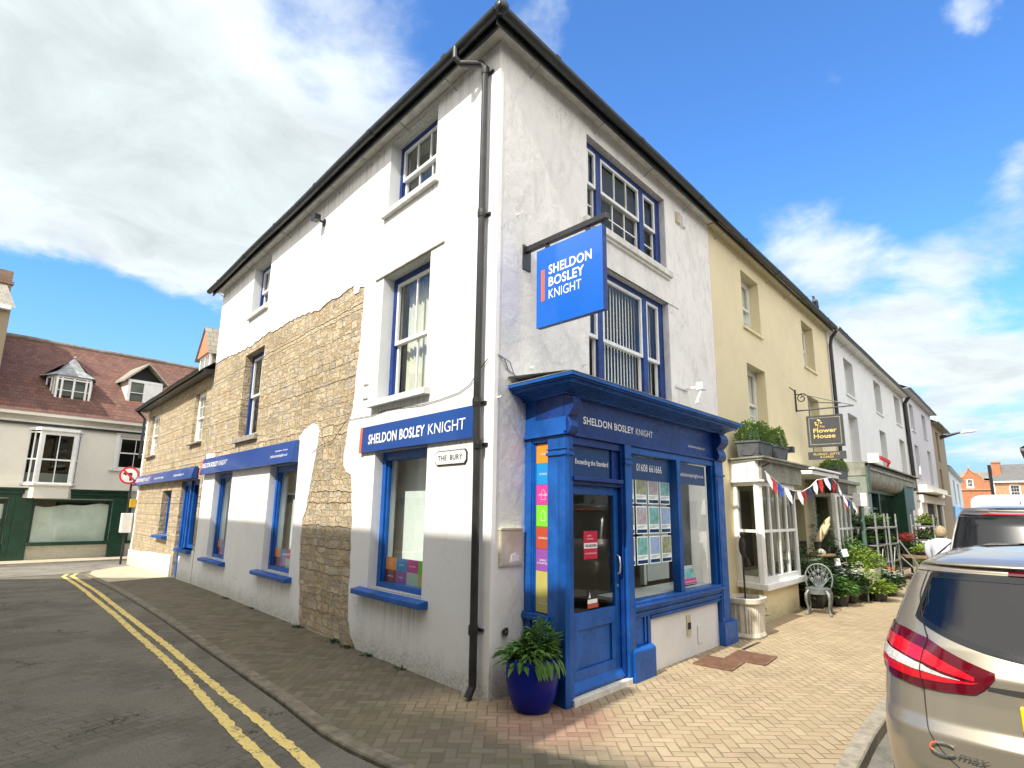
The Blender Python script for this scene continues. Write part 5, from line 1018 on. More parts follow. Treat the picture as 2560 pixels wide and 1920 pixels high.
    for sx in (-1, 1): r.prism([(4.94, 7.80), (4.94, 7.89), (4.94+sx*.86, 7.06), (4.94+sx*.86, 6.97)], -3.4, -.8)
    r.build('dormer_roof', STILES, d2)
    w = MB(F)
    for (a0, a1, c0, c1) in ((4.25, 4.37, 5.95, 7.08), (5.52, 5.62, 5.95, 7.08), (4.37, 5.52, 6.97, 7.08), (4.37, 5.52, 5.95, 6.06), (4.88, 5.02, 6.06, 6.97), (4.37, 4.88, 6.5, 6.53)): w.box(a0, a1, c0, c1, -1.0, -.93)
    w.box(5.02, 5.52, 6.06, 6.97, -1.0, -.95); w.box(4.2, 5.66, 5.88, 5.95, -1.0, -.86); w.build('dormer_window', WOODW, d2); g = MB(F); g.quad((4.37, 6.06, -.97), (4.88, 6.06, -.97), (4.88, 6.97, -.97), (4.37, 6.97, -.97)); g.build('pane', GLASSD, d2)
    # green shopfront
    F = F0; b = MB(F)
    for (x0, x1) in ((1.02, 1.55), (4.15, 4.75), (-1.2, -.6), (.85, 1.02), (7.4, 7.9)): b.box(x0, x1, g0, 1.98, 0, .10)
    b.box(-9, 4.75, 1.98, 2.12, 0, .10); b.box(-9, 4.6, 2.12, 2.26, 0, .16); b.box(-9, 4.62, 2.26, 2.34, 0, .24); b.box(1.5, 4.2, .27, .40, 0, .16); b.box(4.75, 7.4, .27, .38, 0, .14); b.box(-.6, .85, g0, .38, -.05, .03); b.box(4.7, 8, 1.6, 1.98, 0, .05) if False else None
    sf = b.build('shopfront', GREENP, B, bevel=.01)
    b = MB(F); b.box(-9, 5, 2.34, 2.40, 0, .28); b.box(4.75, 8, 1.72, 2.0, -.02, .03); b.build('fascia_trim', CREAM, sf)
    for (x0, x1) in ((1.55, 4.15), (-.6, .85), (4.75, 7.4)):
        b = MB(F); b.box(x0, x1, 1.86, 1.98, -.12, -.02); b.box(x0, x0+.1, .38, 1.86, -.12, -.02); b.box(x1-.1, x1, .38, 1.86, -.12, -.02); w = b.build('shop_window', GREENP, B)
        g = MB(F); g.quad((x0+.1, .38, -.06), (x1-.1, .38, -.06), (x1-.1, 1.86, -.06), (x0+.1, 1.86, -.06)); g.build('pane', GLASS, w)
        n = 40; rows = []
        for k in range(n+1):
            x = x0+.03+(x1-x0-.06)*k/n; ty = 1.74+.05*math.sin(x*2.2)+.035*math.sin(x*5.1+1) - (.06 if k < 2 else 0)
            rows.append([(x, .38+(ty-.38)*j/8, -.10-.016*math.sin(x*3.2+j*.75)-.012*math.sin(x*1.7-j*.9+x0)-.008*math.sin(x*14+j*.3)*(j/8)) for j in range(9)])
        c = MB(F); c.grid(rows); c.build('paper_cover', SHEET, w, smooth=True)
    b = MB(F); b.box(.70, .74, .95, 1.25, .03, .06); b.build('door_handle', BLACKM, B)
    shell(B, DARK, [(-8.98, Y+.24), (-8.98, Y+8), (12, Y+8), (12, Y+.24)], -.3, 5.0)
green_house()
def chimney_house():
    B = thing('chimney_house', 'taller grey house end with a chimney at the far left edge', 'house', (-2, 26, -.2))
    b = MB(); b.vprism([(-8, 25.3), (.02, 25.3), (.02, 30.5), (-8, 30.5)], -.3, 7.9) if False else None
    F = frame((0.0, 23.9, 0), XA, ZA, -YA)
    # gable wall facing right with sloping roof behind
    b = MB(); b.add([(-.1, 23.9, -.3), (-.1, 31, -.3), (-.1, 31, 8.6), (-.1, 27.4, 11.0), (-.1, 23.9, 8.9)], [(0, 1, 2, 3, 4)]); b.quad((-8, 23.9, -.3), (-.1, 23.9, -.3), (-.1, 23.9, 8.9), (-8, 23.9, 8.9)); b.build('wall', BROWNR, B)
    b = MB(); b.quad((-.02, 23.6, 8.8), (-8, 23.6, 8.8), (-8, 27.4, 11.1), (-.02, 27.4, 11.1)); b.quad((-.02, 31.2, 8.5), (-8, 31.2, 8.5), (-8, 27.4, 11.1), (-.02, 27.4, 11.1)); b.build('roof', STILES, B)
    b = MB(); b.box(-1.0, .12, 26.0, 26.9, 8.4, 10.3); b.box(-1.06, .18, 25.94, 26.96, 10.3, 10.42); b.box(-1.0, .12, 26.0, 26.9, 10.42, 10.85); b.build('chimney', BRICKD, B)
    b = MB(F); b.box(-8, -.15, 8.7, 8.85, .05, .3); b.build('eaves_board', WOODW, B)
    sash(B, frame((0, 23.9, 0), XA, ZA, -YA), -2.2, -1.1, 6.0, 7.5, .02, WOODW, WOODW, 2, 2, 2, name='sash_window', glass=GLASSD)
chimney_house()
# ------------------------------------------------------------------ terrace along the main street
def terrace(name, label, x0, x1, top, wall, wins, extra=(), y=0.0, roofm=SLATE, eave=.3, nopanes=False, lower=None, cols=2, reveal=.22, y1=None):
    y1 = y if y1 is None else y1
    ax = Vector((x1-x0, y1-y, 0)).normalized(); F = frame((x0-0*ax.x, y, 0)-Vector((0, 0, 0)) if False else (x0, y, 0), ax, ZA, -DL if y == 0 else Vector((ax.y, -ax.x, 0)))
    L = math.hypot(x1-x0, y1-y); B = thing(name, label, 'house', ((x0+x1)/2, (y+y1)/2, 0))
    hs = [rect(w[0]-x0, w[1]-x0, w[2], w[3]) for w in wins]
    b = MB(F); plate(b, rect(0.004, L-.004, -.1, top), hs + [rect(e[0]-x0, e[1]-x0, e[2], e[3]) for e in extra], -.3, 0); b.build('wall', wall, B)
    for w in wins: sash(B, F, w[0]-x0, w[1]-x0, w[2], w[3], reveal, WOODW, WOODW, cols, w[4] if len(w) > 4 else 1, w[5] if len(w) > 5 else 2, fw=.06, sw=.04, sill=(.05, .07, .05), sill_mat=wall, name='sash_window', curtain='pair' if rnd.random() < .5 else None, cw=.2)
    P = lambda u, n, z: tuple(F@Vector((u, z, n)))
    b = MB(); b.quad(P(0, eave, top+.03), P(L, eave, top+.03), P(L, -4.4, top+2.4), P(0, -4.4, top+2.4)); b.quad(P(0, -4.4, top+2.4), P(L, -4.4, top+2.4), P(L, -9.2, top), P(0, -9.2, top)); b.build('roof', roofm, B)
    b = MB(F); b.box(0, L, top, top+.02, -.3, eave-.02); b.build('soffit', wall, B)
    shell(B, wall, [P(0, -.28, 0)[:2], P(0, -9.2, 0)[:2], P(L, -9.2, 0)[:2], P(L, -.28, 0)[:2]], -.1, top, 'side_wall')
    b = MB(F); 
    for (u, k) in ((0, 0), (L, 0)): b.add([(u, top, -.0), (u, top, -9.2), (u, top+2.38, -4.4)], [(0, 1, 2)])
    b.build('gable_end', wall, B)
    return B, F
YH, YF = terrace('yellow_house', 'pale yellow rendered terraced house with two white bay shop windows and box planters', 6.006, 14.78, 7.13, YELLOW, [(7.64, 8.72, 5.56, 6.78, 1, 2), (12.05, 13.15, 5.56, 6.80, 1, 2), (7.66, 8.78, 3.30, 4.78, 1, 3), (12.05, 13.15, 3.30, 4.78, 1, 3)], extra=[(10.2, 10.95, -.1, 2.1), (6.6, 8.15, .75, 2.2), (11.6, 13.15, .75, 2.2)])
brackets(YH, FR, [6.3, 7.5, 9.3, 10.6, 11.8, 13.0, 14.1], 7.10, 0, .28)
b = MB(FR); b.tube([(14.78, 7.1, .3), (14.80, 6.9, .12), (14.80, 6.7, .08), (14.80, 3.0, .08), (14.80, 2.6, .08)], .055, 8); b.build('downpipe', PIPE, YH)
W2, W2F = terrace('white_terrace', 'long white rendered terrace with grey-fronted flower shop, beyond the yellow house', 14.79, 28.5, 7.16, WHITE_P, [(16.72, 18.05, 5.56, 6.74), (21.6, 23.0, 5.62, 6.85), (26.1, 27.6, 5.72, 6.95), (16.62, 18.0, 3.35, 4.92), (21.8, 23.05, 3.3, 4.95), (26.3, 27.7, 3.3, 5.05)], extra=[(15.4, 22.2, -.1, 2.3)], reveal=.24)
gutter(W2, FR, 14.8, 28.5, 7.2, .33); brackets(W2, FR, [15.2+1.3*k for k in range(10)], 7.14, 0, .28)
b = MB(FR); b.tube([(28.5, 7.2, .3), (28.5, 6.9, .1), (28.6, 2.9, .1)], .09, 8); b.build('downpipe', PIPE, W2)
b = MB(); b.tube([(17.5, 1.2, 8.0), (17.5, 1.2, 9.0)], .015, 5); b.tube([(17.2, 1.1, 8.9), (17.9, 1.3, 8.95)], .012, 5)
for k in range(5): b.tube([(17.25+.13*k, .85, 8.92), (17.25+.13*k, 1.4, 8.92)], .008, 4)
b.build('aerial', STEEL, W2)
LH, LHF = terrace('lilac_house', 'pale lilac rendered terraced house beyond the white terrace', 28.52, 38.8, 7.62, LILAC, [(30.3, 31.6, 5.9, 7.2), (34.7, 36.2, 5.95, 7.22), (30.6, 31.9, 3.6, 5.2), (35.4, 36.8, 3.5, 5.3)], y=-.03, y1=-.03)
gutter(LH, FR, 28.6, 38.8, 7.66, .33)
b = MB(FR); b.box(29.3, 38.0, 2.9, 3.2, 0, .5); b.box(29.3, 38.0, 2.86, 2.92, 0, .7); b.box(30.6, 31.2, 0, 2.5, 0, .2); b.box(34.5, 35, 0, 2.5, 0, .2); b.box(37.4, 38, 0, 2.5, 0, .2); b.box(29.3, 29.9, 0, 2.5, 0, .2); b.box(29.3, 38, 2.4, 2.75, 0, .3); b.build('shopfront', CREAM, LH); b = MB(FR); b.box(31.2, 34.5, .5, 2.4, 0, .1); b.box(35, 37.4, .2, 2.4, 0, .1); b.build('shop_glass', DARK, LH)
BH, BHF = terrace('brown_house', 'narrow brown unpainted house beyond the lilac one', 38.82, 45.6, 7.25, BROWNR, [(40.6, 41.8, 5.2, 6.9), (40.4, 41.6, 2.9, 4.6)], y=-.02, y1=-.02)
gutter(BH, FR, 38.9, 46, 7.3, .35)
GH, GHF = terrace('blue_grey_house', 'low blue-grey house with a light blue shopfront at the end of the terrace', 46.2, 70, 5.1, GREYBL, [(54, 56.5, 2.9, 4.6), (61, 64, 2.9, 4.6)], y=.15, y1=1.1)
b = MB(GHF); b.box(0, 24, 2.0, 2.45, 0, .5); b.box(0, 2, 0, 2, 0, .4); b.box(7, 9, 0, 2, 0, .4); b.box(15, 17, 0, 2, 0, .4); b.box(0, 24, 0, .5, 0, .3); b.build('shopfront', M('light_blue_paint', (.16, .33, .58), .45, var=.1), GH); b = MB(GHF); b.box(2, 7, .5, 2, 0, .1); b.box(9, 15, .5, 2, 0, .1); b.build('shop_glass', DARK, GH)
b = MB(); b.box(50, 52.2, 1.8, 3.4, 5.8, 8.0); b.build('chimney_stack', GREYBL, GH); b = MB(); b.box(49.9, 52.3, 1.7, 3.5, 8.0, 8.2); b.lathe([(.3, 0), (.3, .55), (.22, .6)], (50.7, 2.6, 8.2), 10); b.lathe([(.3, 0), (.3, .55), (.22, .6)], (51.6, 2.6, 8.2), 10); b.build('chimney_pot', BRICK, GH)
def brick_house():
    X = 110; F = frame((X, 0, 0), -YA, ZA, -XA); B = thing('brick_house', 'red brick house with a curved Dutch gable closing the main street', 'house', (X, 0, 0))
    # u = -y ; measured at 58 m and set back to its true distance
    k = (X+4.6)/62.6; cz = lambda z: 1.75+(z-1.75)*k; cu = lambda y: 4.12-(y+4.12)*k - 0
    U = lambda y: 4.12-(y+4.12)*k   # -> u coordinate
    g = [(U(.45), 0), (U(.45), cz(4.85)), (U(.32), cz(4.92)), (U(.05), cz(4.98)), (U(-.12), cz(5.25)), (U(-.33), cz(5.62)), (U(-.40), cz(5.64)), (U(-.62), cz(5.36)), (U(-.9), cz(5.22)), (U(-1.15), cz(4.98)), (U(-1.3), cz(4.66)), (U(-1.85), cz(4.62)), (U(-1.85), 0)]
    b = MB(F); plate(b, g, [rect(U(-.12), U(-.58), cz(4.15), cz(4.85)), rect(U(-.35), U(-.75), cz(2.6), cz(3.3))], -.3, 0); b.build('wall', BRICK, B)
    b = MB(F); b.box(U(.4), U(-1.8), 0, cz(4.9), -2.0, -1.9); b.build('interior_wall', DARK, B)
    b = MB(F); b.box(U(.45), U(-1.85), cz(3.92), cz(4.02), 0, .2); 
    for p, q in zip(g[2:11], g[3:12]): b.bar((p[0], p[1], .02), (q[0], q[1], .02), .14)
    b.ball((U(-.365), cz(5.72), 0), .14); b.build('stone_trim', BRICK2, B)
    for (y0, y1, z0, z1) in ((-.12, -.58, 4.15, 4.85), (-.35, -.75, 2.6, 3.3)): sash(B, F, U(y0), U(y1), cz(z0), cz(z1), .1, WOODW, WOODW, 3, 1, 1, fw=.1, sw=.06, name='sash_window', sill=(.1, .15, .1))
    b = MB(); b.quad((X+.3, -U(.45), cz(4.9)), (X+.3, -U(-1.85), cz(4.9)), (X+6, -U(-1.85), cz(5.6)), (X+6, -U(.45), cz(5.6))); b.build('roof', STILES, B)
    b = MB(F); b.bar((U(-.37), cz(5.7), -1), (U(-.37), cz(6.15), -1), .05); b.bar((U(-.2), cz(5.98), -1), (U(-.55), cz(5.98), -1), .04); b.build('aerial', STEEL, B)
    B2 = thing('slate_roofed_house', 'orange brick house with grey slate roof and a brick chimney, right of the gabled house', 'house', (X+1, -9, 0))
    b = MB(F); plate(b, rect(U(-1.87), U(-4.6), 0, cz(4.55)), [rect(U(-2.8), U(-3.5), cz(3.2), cz(4.35))], -.3, 0); b.build('wall', BRICK2, B2)
    b = MB(F); b.box(U(-1.9), U(-4.5), 0, cz(4.5), -2.0, -1.9); b.build('interior_wall', DARK, B2)
    sash(B2, F, U(-2.8), U(-3.5), cz(3.2), cz(4.35), .1, WOODW, WOODW, 3, 2, 2, fw=.12, sw=.07, name='sash_window')
    b = MB(F); b.quad((U(-1.7), cz(4.6), .4), (U(-4.6), cz(4.6), .4), (U(-4.6), cz(6.1), -5), (U(-1.7), cz(6.1), -5)); b.build('roof', SLATE, B2)
    b = MB(F); b.box(U(-1.87), U(-4.6), cz(4.5), cz(4.6), 0, .45); b.box(U(-1.87)-.1, U(-1.87)+.1, 0, cz(4.5), 0, .15); b.build('gutter', WOODW, B2)
    b = MB(F); b.box(U(-1.85), U(-2.4), cz(4.9), cz(6.1), -3.5, -1.5); b.box(U(-1.82), U(-2.44), cz(6.1), cz(6.22), -3.6, -1.4); b.build('chimney', BRICK, B2)
    b = MB(F); b.bar((U(-1.7), cz(6.22), -2.5), (U(-1.7), cz(6.9), -2.5), .06) if False else b.bar((U(-2.0), cz(6.2), -2.5), (U(-2.0), cz(6.5), -2.5), .05); b.bar((U(-1.8), cz(6.45), -2.5), (U(-2.5), cz(6.45), -2.5), .05); b.build('aerial', STEEL, B2)
brick_house()
o = thing('edge_house', 'grey house with dark eaves at the right edge of the street', 'house', (31, -6.8, 0)); b = MB(); b.vprism([(29.5, -4.22), (38, -4.35), (38, -10), (29.5, -10)], -.1, 4.55); b.build('wall', BROWNR, o); b = MB(); b.vprism([(29.2, -3.95), (38.2, -4.1), (38.2, -10), (29.2, -10)], 4.55, 4.68); b.add([(29.2, -3.95, 4.68), (38.2, -4.1, 4.68), (38.2, -8, 7), (29.2, -8, 7)], [(0, 1, 2, 3)]); b.build('roof', SLATE, o)
b = MB(); p0 = Vector((32, -2.87, -.1)); b.tube([(30, -2.82, -.1), (30.0, -2.80, 4.05)], [.075, .06], 8); b.build('pole', BLACKM, None) if False else None
tag(b.build('lamp_post', BLACKM, None, base=(30, -2.82, -.1)), 'dark leaning post rising behind the white van', 'post')
# houses across the side street and across the main road (they cast the shade and stand in the reflections)
def opposite():
    o = thing('opposite_house', 'three-storey rendered house across the side street, outside the picture, shading its white wall', 'house', (-9, 6, 0))
    poly = [(-6.86, -1.39), (-4.62, 11.07), (-8.7, 15.86), (-16, 15.9), (-16, -1.39)]
    b = MB(); b.vprism(poly, -.1, 8.2); b.build('wall', CREAM, o); b = MB()
    for p, q, n in (((-6.86, -1.39), (-4.62, 11.07), 4),):
        for r in (1.0, 3.6, 6.0):
            for k in range(n):
                t0, t1 = (k+.35)/n, (k+.6)/n; a = Vector(p).lerp(Vector(q), t0); c = Vector(p).lerp(Vector(q), t1)
                b.add([(a.x+.02, a.y, r), (c.x+.02, c.y, r), (c.x+.02, c.y, r+1.5), (a.x+.02, a.y, r+1.5)], [(0, 1, 2, 3)])
    b.build('window', DARK, o)
    o = thing('corner_house_opposite', 'lower rendered house across the side street, outside the picture at the junction', 'house', (-8, -6, 0))
    b = MB(); b.vprism([(-6.84, -1.40), (-16, -1.40), (-16, -13), (-5.3, -13)], -.1, 6.25); b.build('wall', BRICKD, o); b = MB()
    for k in range(4): y = -2.8-2.4*k; b.add([(-6.70+.135*(-1.4-y)-.02+.1, y, 3.2), (-6.70+.135*(-1.4-y+1)+.08, y-1, 3.2), (-6.70+.135*(-1.4-y+1)+.08, y-1, 4.9), (-6.70+.135*(-1.4-y)+.08, y, 4.9)], [(0, 1, 2, 3)])
    b.build('window', DARK, o)
    o = thing('far_side_terrace', 'row of pale houses across the main road, outside the picture', 'house', (15, -14, 0))
    F = frame((-4, -13.2, 0), XA, ZA, YA); b = MB(F); b.box(0, 60, -.1, 6.5, -6, 0); b.build('wall', WHITE_P, o); b = MB(F)
    for k in range(14):
        for r in (.8, 3.8): b.box(1.5+4.2*k, 2.9+4.2*k, r, r+1.7, .0, .03)
    b.build('window', DARK, o); b = MB(F); b.quad((0, 6.5, .3), (60, 6.5, .3), (60, 9, -4), (0, 9, -4)); b.build('roof', TILES, o)
opposite()
# ------------------------------------------------------------------ flower shop front of the yellow house
def bay(parent, x0, x1, xs, front, z0, z1, ncol, label_words=None):
    """square bay shop window standing proud of the wall: side from (xs,0) to (x0,front)"""
    n = -front
    FFr = frame((x0, front, 0), XA, ZA, -YA); W = x1-x0
    sd = (Vector((x0, front, 0))-Vector((xs, 0, 0))); Ls = sd.length; sd.normalize(); FS = frame((xs, 0, 0), sd, ZA, Vector((sd.y, -sd.x, 0)))
    b = MB(); b.vprism([(xs+.1, 0), (x0+.08, front+.06), (x1-.02, front+.06), (x1+.08, 0)], -.05, z0-.10); b.build('bay_plinth', YELLOW, parent)
    b = MB(); b.vprism([(xs-.05, 0), (x0-.08, front-.08), (x1+.12, front-.08), (x1+.2, 0)], z0-.10, z0); b.build('bay_sill', WOODW, parent, bevel=.012)
    b = MB(FFr); ps = .075; mid = z0+(z1-z0)*.5
    b.box(0, .13, z0, z1, -.08, 0); b.box(W-.10, W, z0, z1, -.08, 0); b.box(.1, W-.1, z0, z0+.10, -.08, 0); b.box(.1, W-.1, z1-.08, z1, -.08, 0); b.box(.1, W-.1, mid-.025, mid+.025, -.07, -.01)
    for k in range(1, ncol): x = .1+(W-.2)*k/ncol; b.box(x-ps/2, x+ps/2, z0+.1, mid-.025, -.07, -.012); b.box(x-ps/2, x+ps/2, mid+.025, z1-.08, -.07, -.012)
    s = MB(FS); s.box(0, .10, z0, z1, -.08, 0); s.box(Ls-.12, Ls, z0, z1, -.08, 0); s.box(.1, Ls-.09, z0, z0+.1, -.08, 0); s.box(.1, Ls-.09, z1-.08, z1, -.08, 0); s.box(.1, Ls-.09, mid-.025, mid+.025, -.07, -.01)
    b.v += s.v; off = len(b.v)-len(s.v); b.f += [[i+off for i in f] for f in s.f]; b.uv += s.uv
    w = b.build('bay_window', WOODW, parent, bevel=.004)
    g = MB(FFr); g.quad((.1, z0+.1, -.04), (W-.1, z0+.1, -.04), (W-.1, z1-.08, -.04), (.1, z1-.08, -.04)); g.quad((.1, z0+.1, -.04), (Ls-.09, z0+.1, -.04), (Ls-.09, z1-.08, -.04), (.1, z1-.08, -.04), F=FS); g.build('pane', GLASSD, w)
    return FFr, FS, w, Ls
def flower_front():
    B = YH
    F1, S1, w1, Ls = bay(B, 6.20, 8.28, 6.45, -.55, .62, 2.32, 4)
    b = MB(F1); b.box(.03, 2.42, 2.32, 2.66, -.2, .06); f = b.build('bay_fascia', OLDZINC, B, bevel=.008); t = MB(F1); text(t, 'The Flower House', F1, .75, 2.45, .085, 1.15, z=.06, bold=.006); t.build('lettering', M('faded_gold', (.40, .36, .25), .7), f)
    b = MB(S1); b.box(-.02, Ls, 2.32, 2.66, -.1, .05); b.box(-.02, Ls+.05, 2.30, 2.34, -.1, .07); b.build('bay_fascia_side', WOODW, B, bevel=.006)
    b = MB(); b.vprism([(6.35, 0), (6.08, -.68), (8.78, -.72), (8.9, 0)], 2.66, 2.70); b.vprism([(6.32, 0), (6.04, -.72), (8.82, -.76), (8.95, 0)], 2.70, 2.73); b.build('bay_cornice', OLDZINC, B, bevel=.006)
    F2, S2, w2, L2 = bay(B, 11.25, 13.3, 11.5, -.6, .62, 2.27, 4)
    b = MB(F2); b.box(0, 1.2, 2.27, 2.52, -.2, .04); b.build('dark_fascia', BLACKM, B); b = MB(F2); b.box(1.2, 2.2, 2.27, 2.52, -.2, .045); b.box(-.06, 2.3, 2.52, 2.60, -.6, .12); b.build('bay_fascia', OLDZINC, B, bevel=.008)
    b = MB(); b.vprism([(9.0, .0), (9.0, -.72), (11.15, -.75), (11.3, 0)], 2.58, 2.66); b.vprism([(9.0, .0), (8.97, -.78), (11.2, -.8), (11.3, 0)], 2.68, 2.72); b.build('door_canopy', WOODW, B, bevel=.006)
    b = MB(FR); b.box(9.25, 9.6, 1.25, 1.95, 0, .03); single('wall_plaque', b, GREYSIGN, 'dark rectangular plaque on the yellow wall beside the flower shop door', 'plaque', tuple(FR@Vector((9.4, 1.25, 0))))
    b = MB(FR); b.box(10.2, 10.95, -.1, 2.1, -.28, -.22); b.build('door', GREENP, B, bevel=.006)
    # curly iron bracket on the bay corner
    o = thing('iron_bracket', 'curly black iron bracket at the corner of the nearer flower shop bay', 'bracket', (6.1, -.4, 2.5)); b = MB()
    sp = [(6.3+.0, -.35-.11*math.sin(a)*(1-a/9), 2.55+.11*math.cos(a)*(1-a/9)) for a in [i*.35 for i in range(22)]]; b.tube(sp, .012, 5); b.tube([(6.33, -.2, 2.35), (6.3, -.45, 2.5), (6.28, -.75, 2.62)], .013, 5); b.build('scroll', BLACKM, o)
flower_front()
def box_planter(label, x0, x1, z, y0=-.56, y1=-.16, h=.26, lush=1.0, group='lead box planters over the flower shop'):
    o = thing('box_planter', label, 'planter', ((x0+x1)/2, (y0+y1)/2, z), group)
    b = MB(); k = .03; b.prism([(x0+k, y0+k), (x1-k, y0+k), (x1-k, y1-k), (x0+k, y1-k)], z, z+h, ID, [(x0, y0), (x1, y0), (x1, y1), (x0, y1)]); b.prism([(x0-.02, y0-.02), (x1+.02, y0-.02), (x1+.02, y1+.02), (x0-.02, y1+.02)], z+h, z+h+.035, ID); tr = b.build('trough', PLANTERG, o, bevel=.006)
    b = MB(); F = frame((x0, y0+.005, z), XA, ZA, -YA); W = x1-x0
    for p, q in zip(octo(.09, W-.09, .05, h-.04, .05), octo(.09, W-.09, .05, h-.04, .05)[1:]+octo(.09, W-.09, .05, h-.04, .05)[:1]): b.bar(F@Vector((*p, -.012)), F@Vector((*q, -.012)), .018)
    F = frame((x0+.005, y1, z), -YA, ZA, -XA); D = y1-y0
    for p, q in zip(octo(.08, D-.08, .05, h-.04, .05), octo(.08, D-.08, .05, h-.04, .05)[1:]+octo(.08, D-.08, .05, h-.04, .05)[:1]): b.bar(F@Vector((*p, -.012)), F@Vector((*q, -.012)), .018)
    b.build('panel_moulding', PLANTERG, tr)
    b = MB(); cx, cy = (x0+x1)/2, (y0+y1)/2
    for i in range(1500):
        u, v, w = rnd.gauss(0, 1), rnd.gauss(0, 1), abs(rnd.gauss(0, 1)); l = math.sqrt(u*u+v*v+w*w); r = rnd.uniform(.8, 1.03); lump = 1+.10*math.sin(u/l*7+x0)+.08*math.sin(v/l*9)
        ex = 2.6; u, v, w = [math.copysign(abs(t/l)**.75, t) for t in (u, v, w)]
        p = Vector((cx+u*r*lump*(W/2-.05), cy+v*r*lump*.26, z+h+.0+w*r*lump*.30*lush)); b.leaf(p, (u+rnd.uniform(-.6, .6), v+rnd.uniform(-.6, .6), w+rnd.uniform(-.4, .8)), (rnd.random(), rnd.random(), 1), .042, .03)
    b.build('box_bush', LEAFB, o); b = MB(); b.ball((cx, cy, z+h-.02), W/2-.10, .2, .24*lush); b.build('inner_twigs', LEAFD, o)
box_planter('grey lead box planter with a clipped box bush, nearer one on the first bay', 6.33, 7.09, 2.735, lush=1.35)
box_planter('grey lead box planter with a clipped box bush, farther one on the first bay', 7.28, 8.05, 2.735, lush=1.3)
box_planter('grey planter with a dark flattened bush over the second bay window', 12.0, 13.1, 2.61, lush=.8)
o = thing('lamp_bracket', 'small black wall lamp bracket beside the box planters', 'light', (8.3, -.1, 3.0)); b = MB(FR); b.bar((8.35, 2.75, 0), (8.55, 3.05, .45), .03); b.bar((8.35, 3.1, 0), (8.55, 3.07, .5), .035); b.box(8.48, 8.62, 2.98, 3.10, .42, .56); b.build('arm', BLACKM, o); b = MB(FR); b.box(8.38, 8.6, 3.1, 3.16, .1, .4); b.build('cover', SILLS, o)
# flower shop hanging sign
def flower_sign():
    o = thing('hanging_sign', 'grey hanging sign with gold lettering on a scrolled iron bracket, yellow wall', 'hanging sign', (10.9, 0, 3.1))
    Fx = frame((10.9, 0, 0), -YA, ZA, -XA); b = MB(Fx)
    b.tube([(.02, 4.72, 0), (.02, 4.2, 0)], .018, 6); b.tube([(0, 4.2, 0), (1.25, 4.22, 0)], .018, 6); b.tube([(-.0, 4.62, 0), (.3, 4.55, 0), (1.2, 4.24, 0)], .012, 6); b.tube([(.35, 4.38, 0), (1.0, 4.30, 0)], .012, 5); b.tube([(-.0, 4.70, .0), (.0, 4.72, .4)], .014, 5)
    b.tube([(.16+.13*math.cos(a)*(1-a/11), 4.50+.13*math.sin(a)*(1-a/11), 0) for a in [i*.4 for i in range(24)]], .013, 5)
    for x in (.3, .92): b.tube([(x, 4.2, 0), (x, 4.05, 0)], .009, 5)
    for x in (.32, .9): b.tube([(x, 3.32, 0), (x, 3.2, 0)], .009, 5)
    b.build('bracket', BLACKM, o)
    b = MB(Fx); b.box(.22, 1.0, 3.31, 4.05, -.03, .03); bd = b.build('board', GREYSIGN, o, bevel=.006); b = MB(Fx)
    for (p, q) in (((.28, 3.37), (.94, 3.37)), ((.94, 3.37), (.94, 3.99)), ((.94, 3.99), (.28, 3.99)), ((.28, 3.99), (.28, 3.37))): b.bar((*p, .03), (*q, .03), .018, .012)
    b.build('inner_border', OLDZINC, bd)
    b = MB(Fx); text(b, 'The', Fx, .50, 3.76, .05, None, z=.03); text(b, 'Flower', Fx, .36, 3.645, .095, .50, z=.03, bold=.02); text(b, 'House', Fx, .36, 3.515, .095, .46, z=.03, bold=.02)
    b.tube([(.46, 3.73, .034), (.47, 3.82, .034), (.50, 3.90, .034)], .006, 5); b.tube([(.47, 3.8, .034), (.43, 3.86, .034)], .006, 5)
    for (x, y) in ((.51, 3.92), (.42, 3.88), (.54, 3.87), (.43, 3.83), (.48, 3.94)): b.ball((x, y, .033), .025, .018, .004)
    b.build('lettering', GOLD, bd)
    b = MB(Fx); b.box(.20, 1.0, 3.02, 3.2, -.02, .02); b2 = b.build('lower_board', GREYSIGN, o, bevel=.004); b = MB(Fx); text(b, 'FLORIST, GIFTS', Fx, .32, 3.12, .045, .55, z=.02); text(b, '& CARDS', Fx, .46, 3.055, .045, .28, z=.02); b.build('lettering', GOLD, b2)
flower_sign()
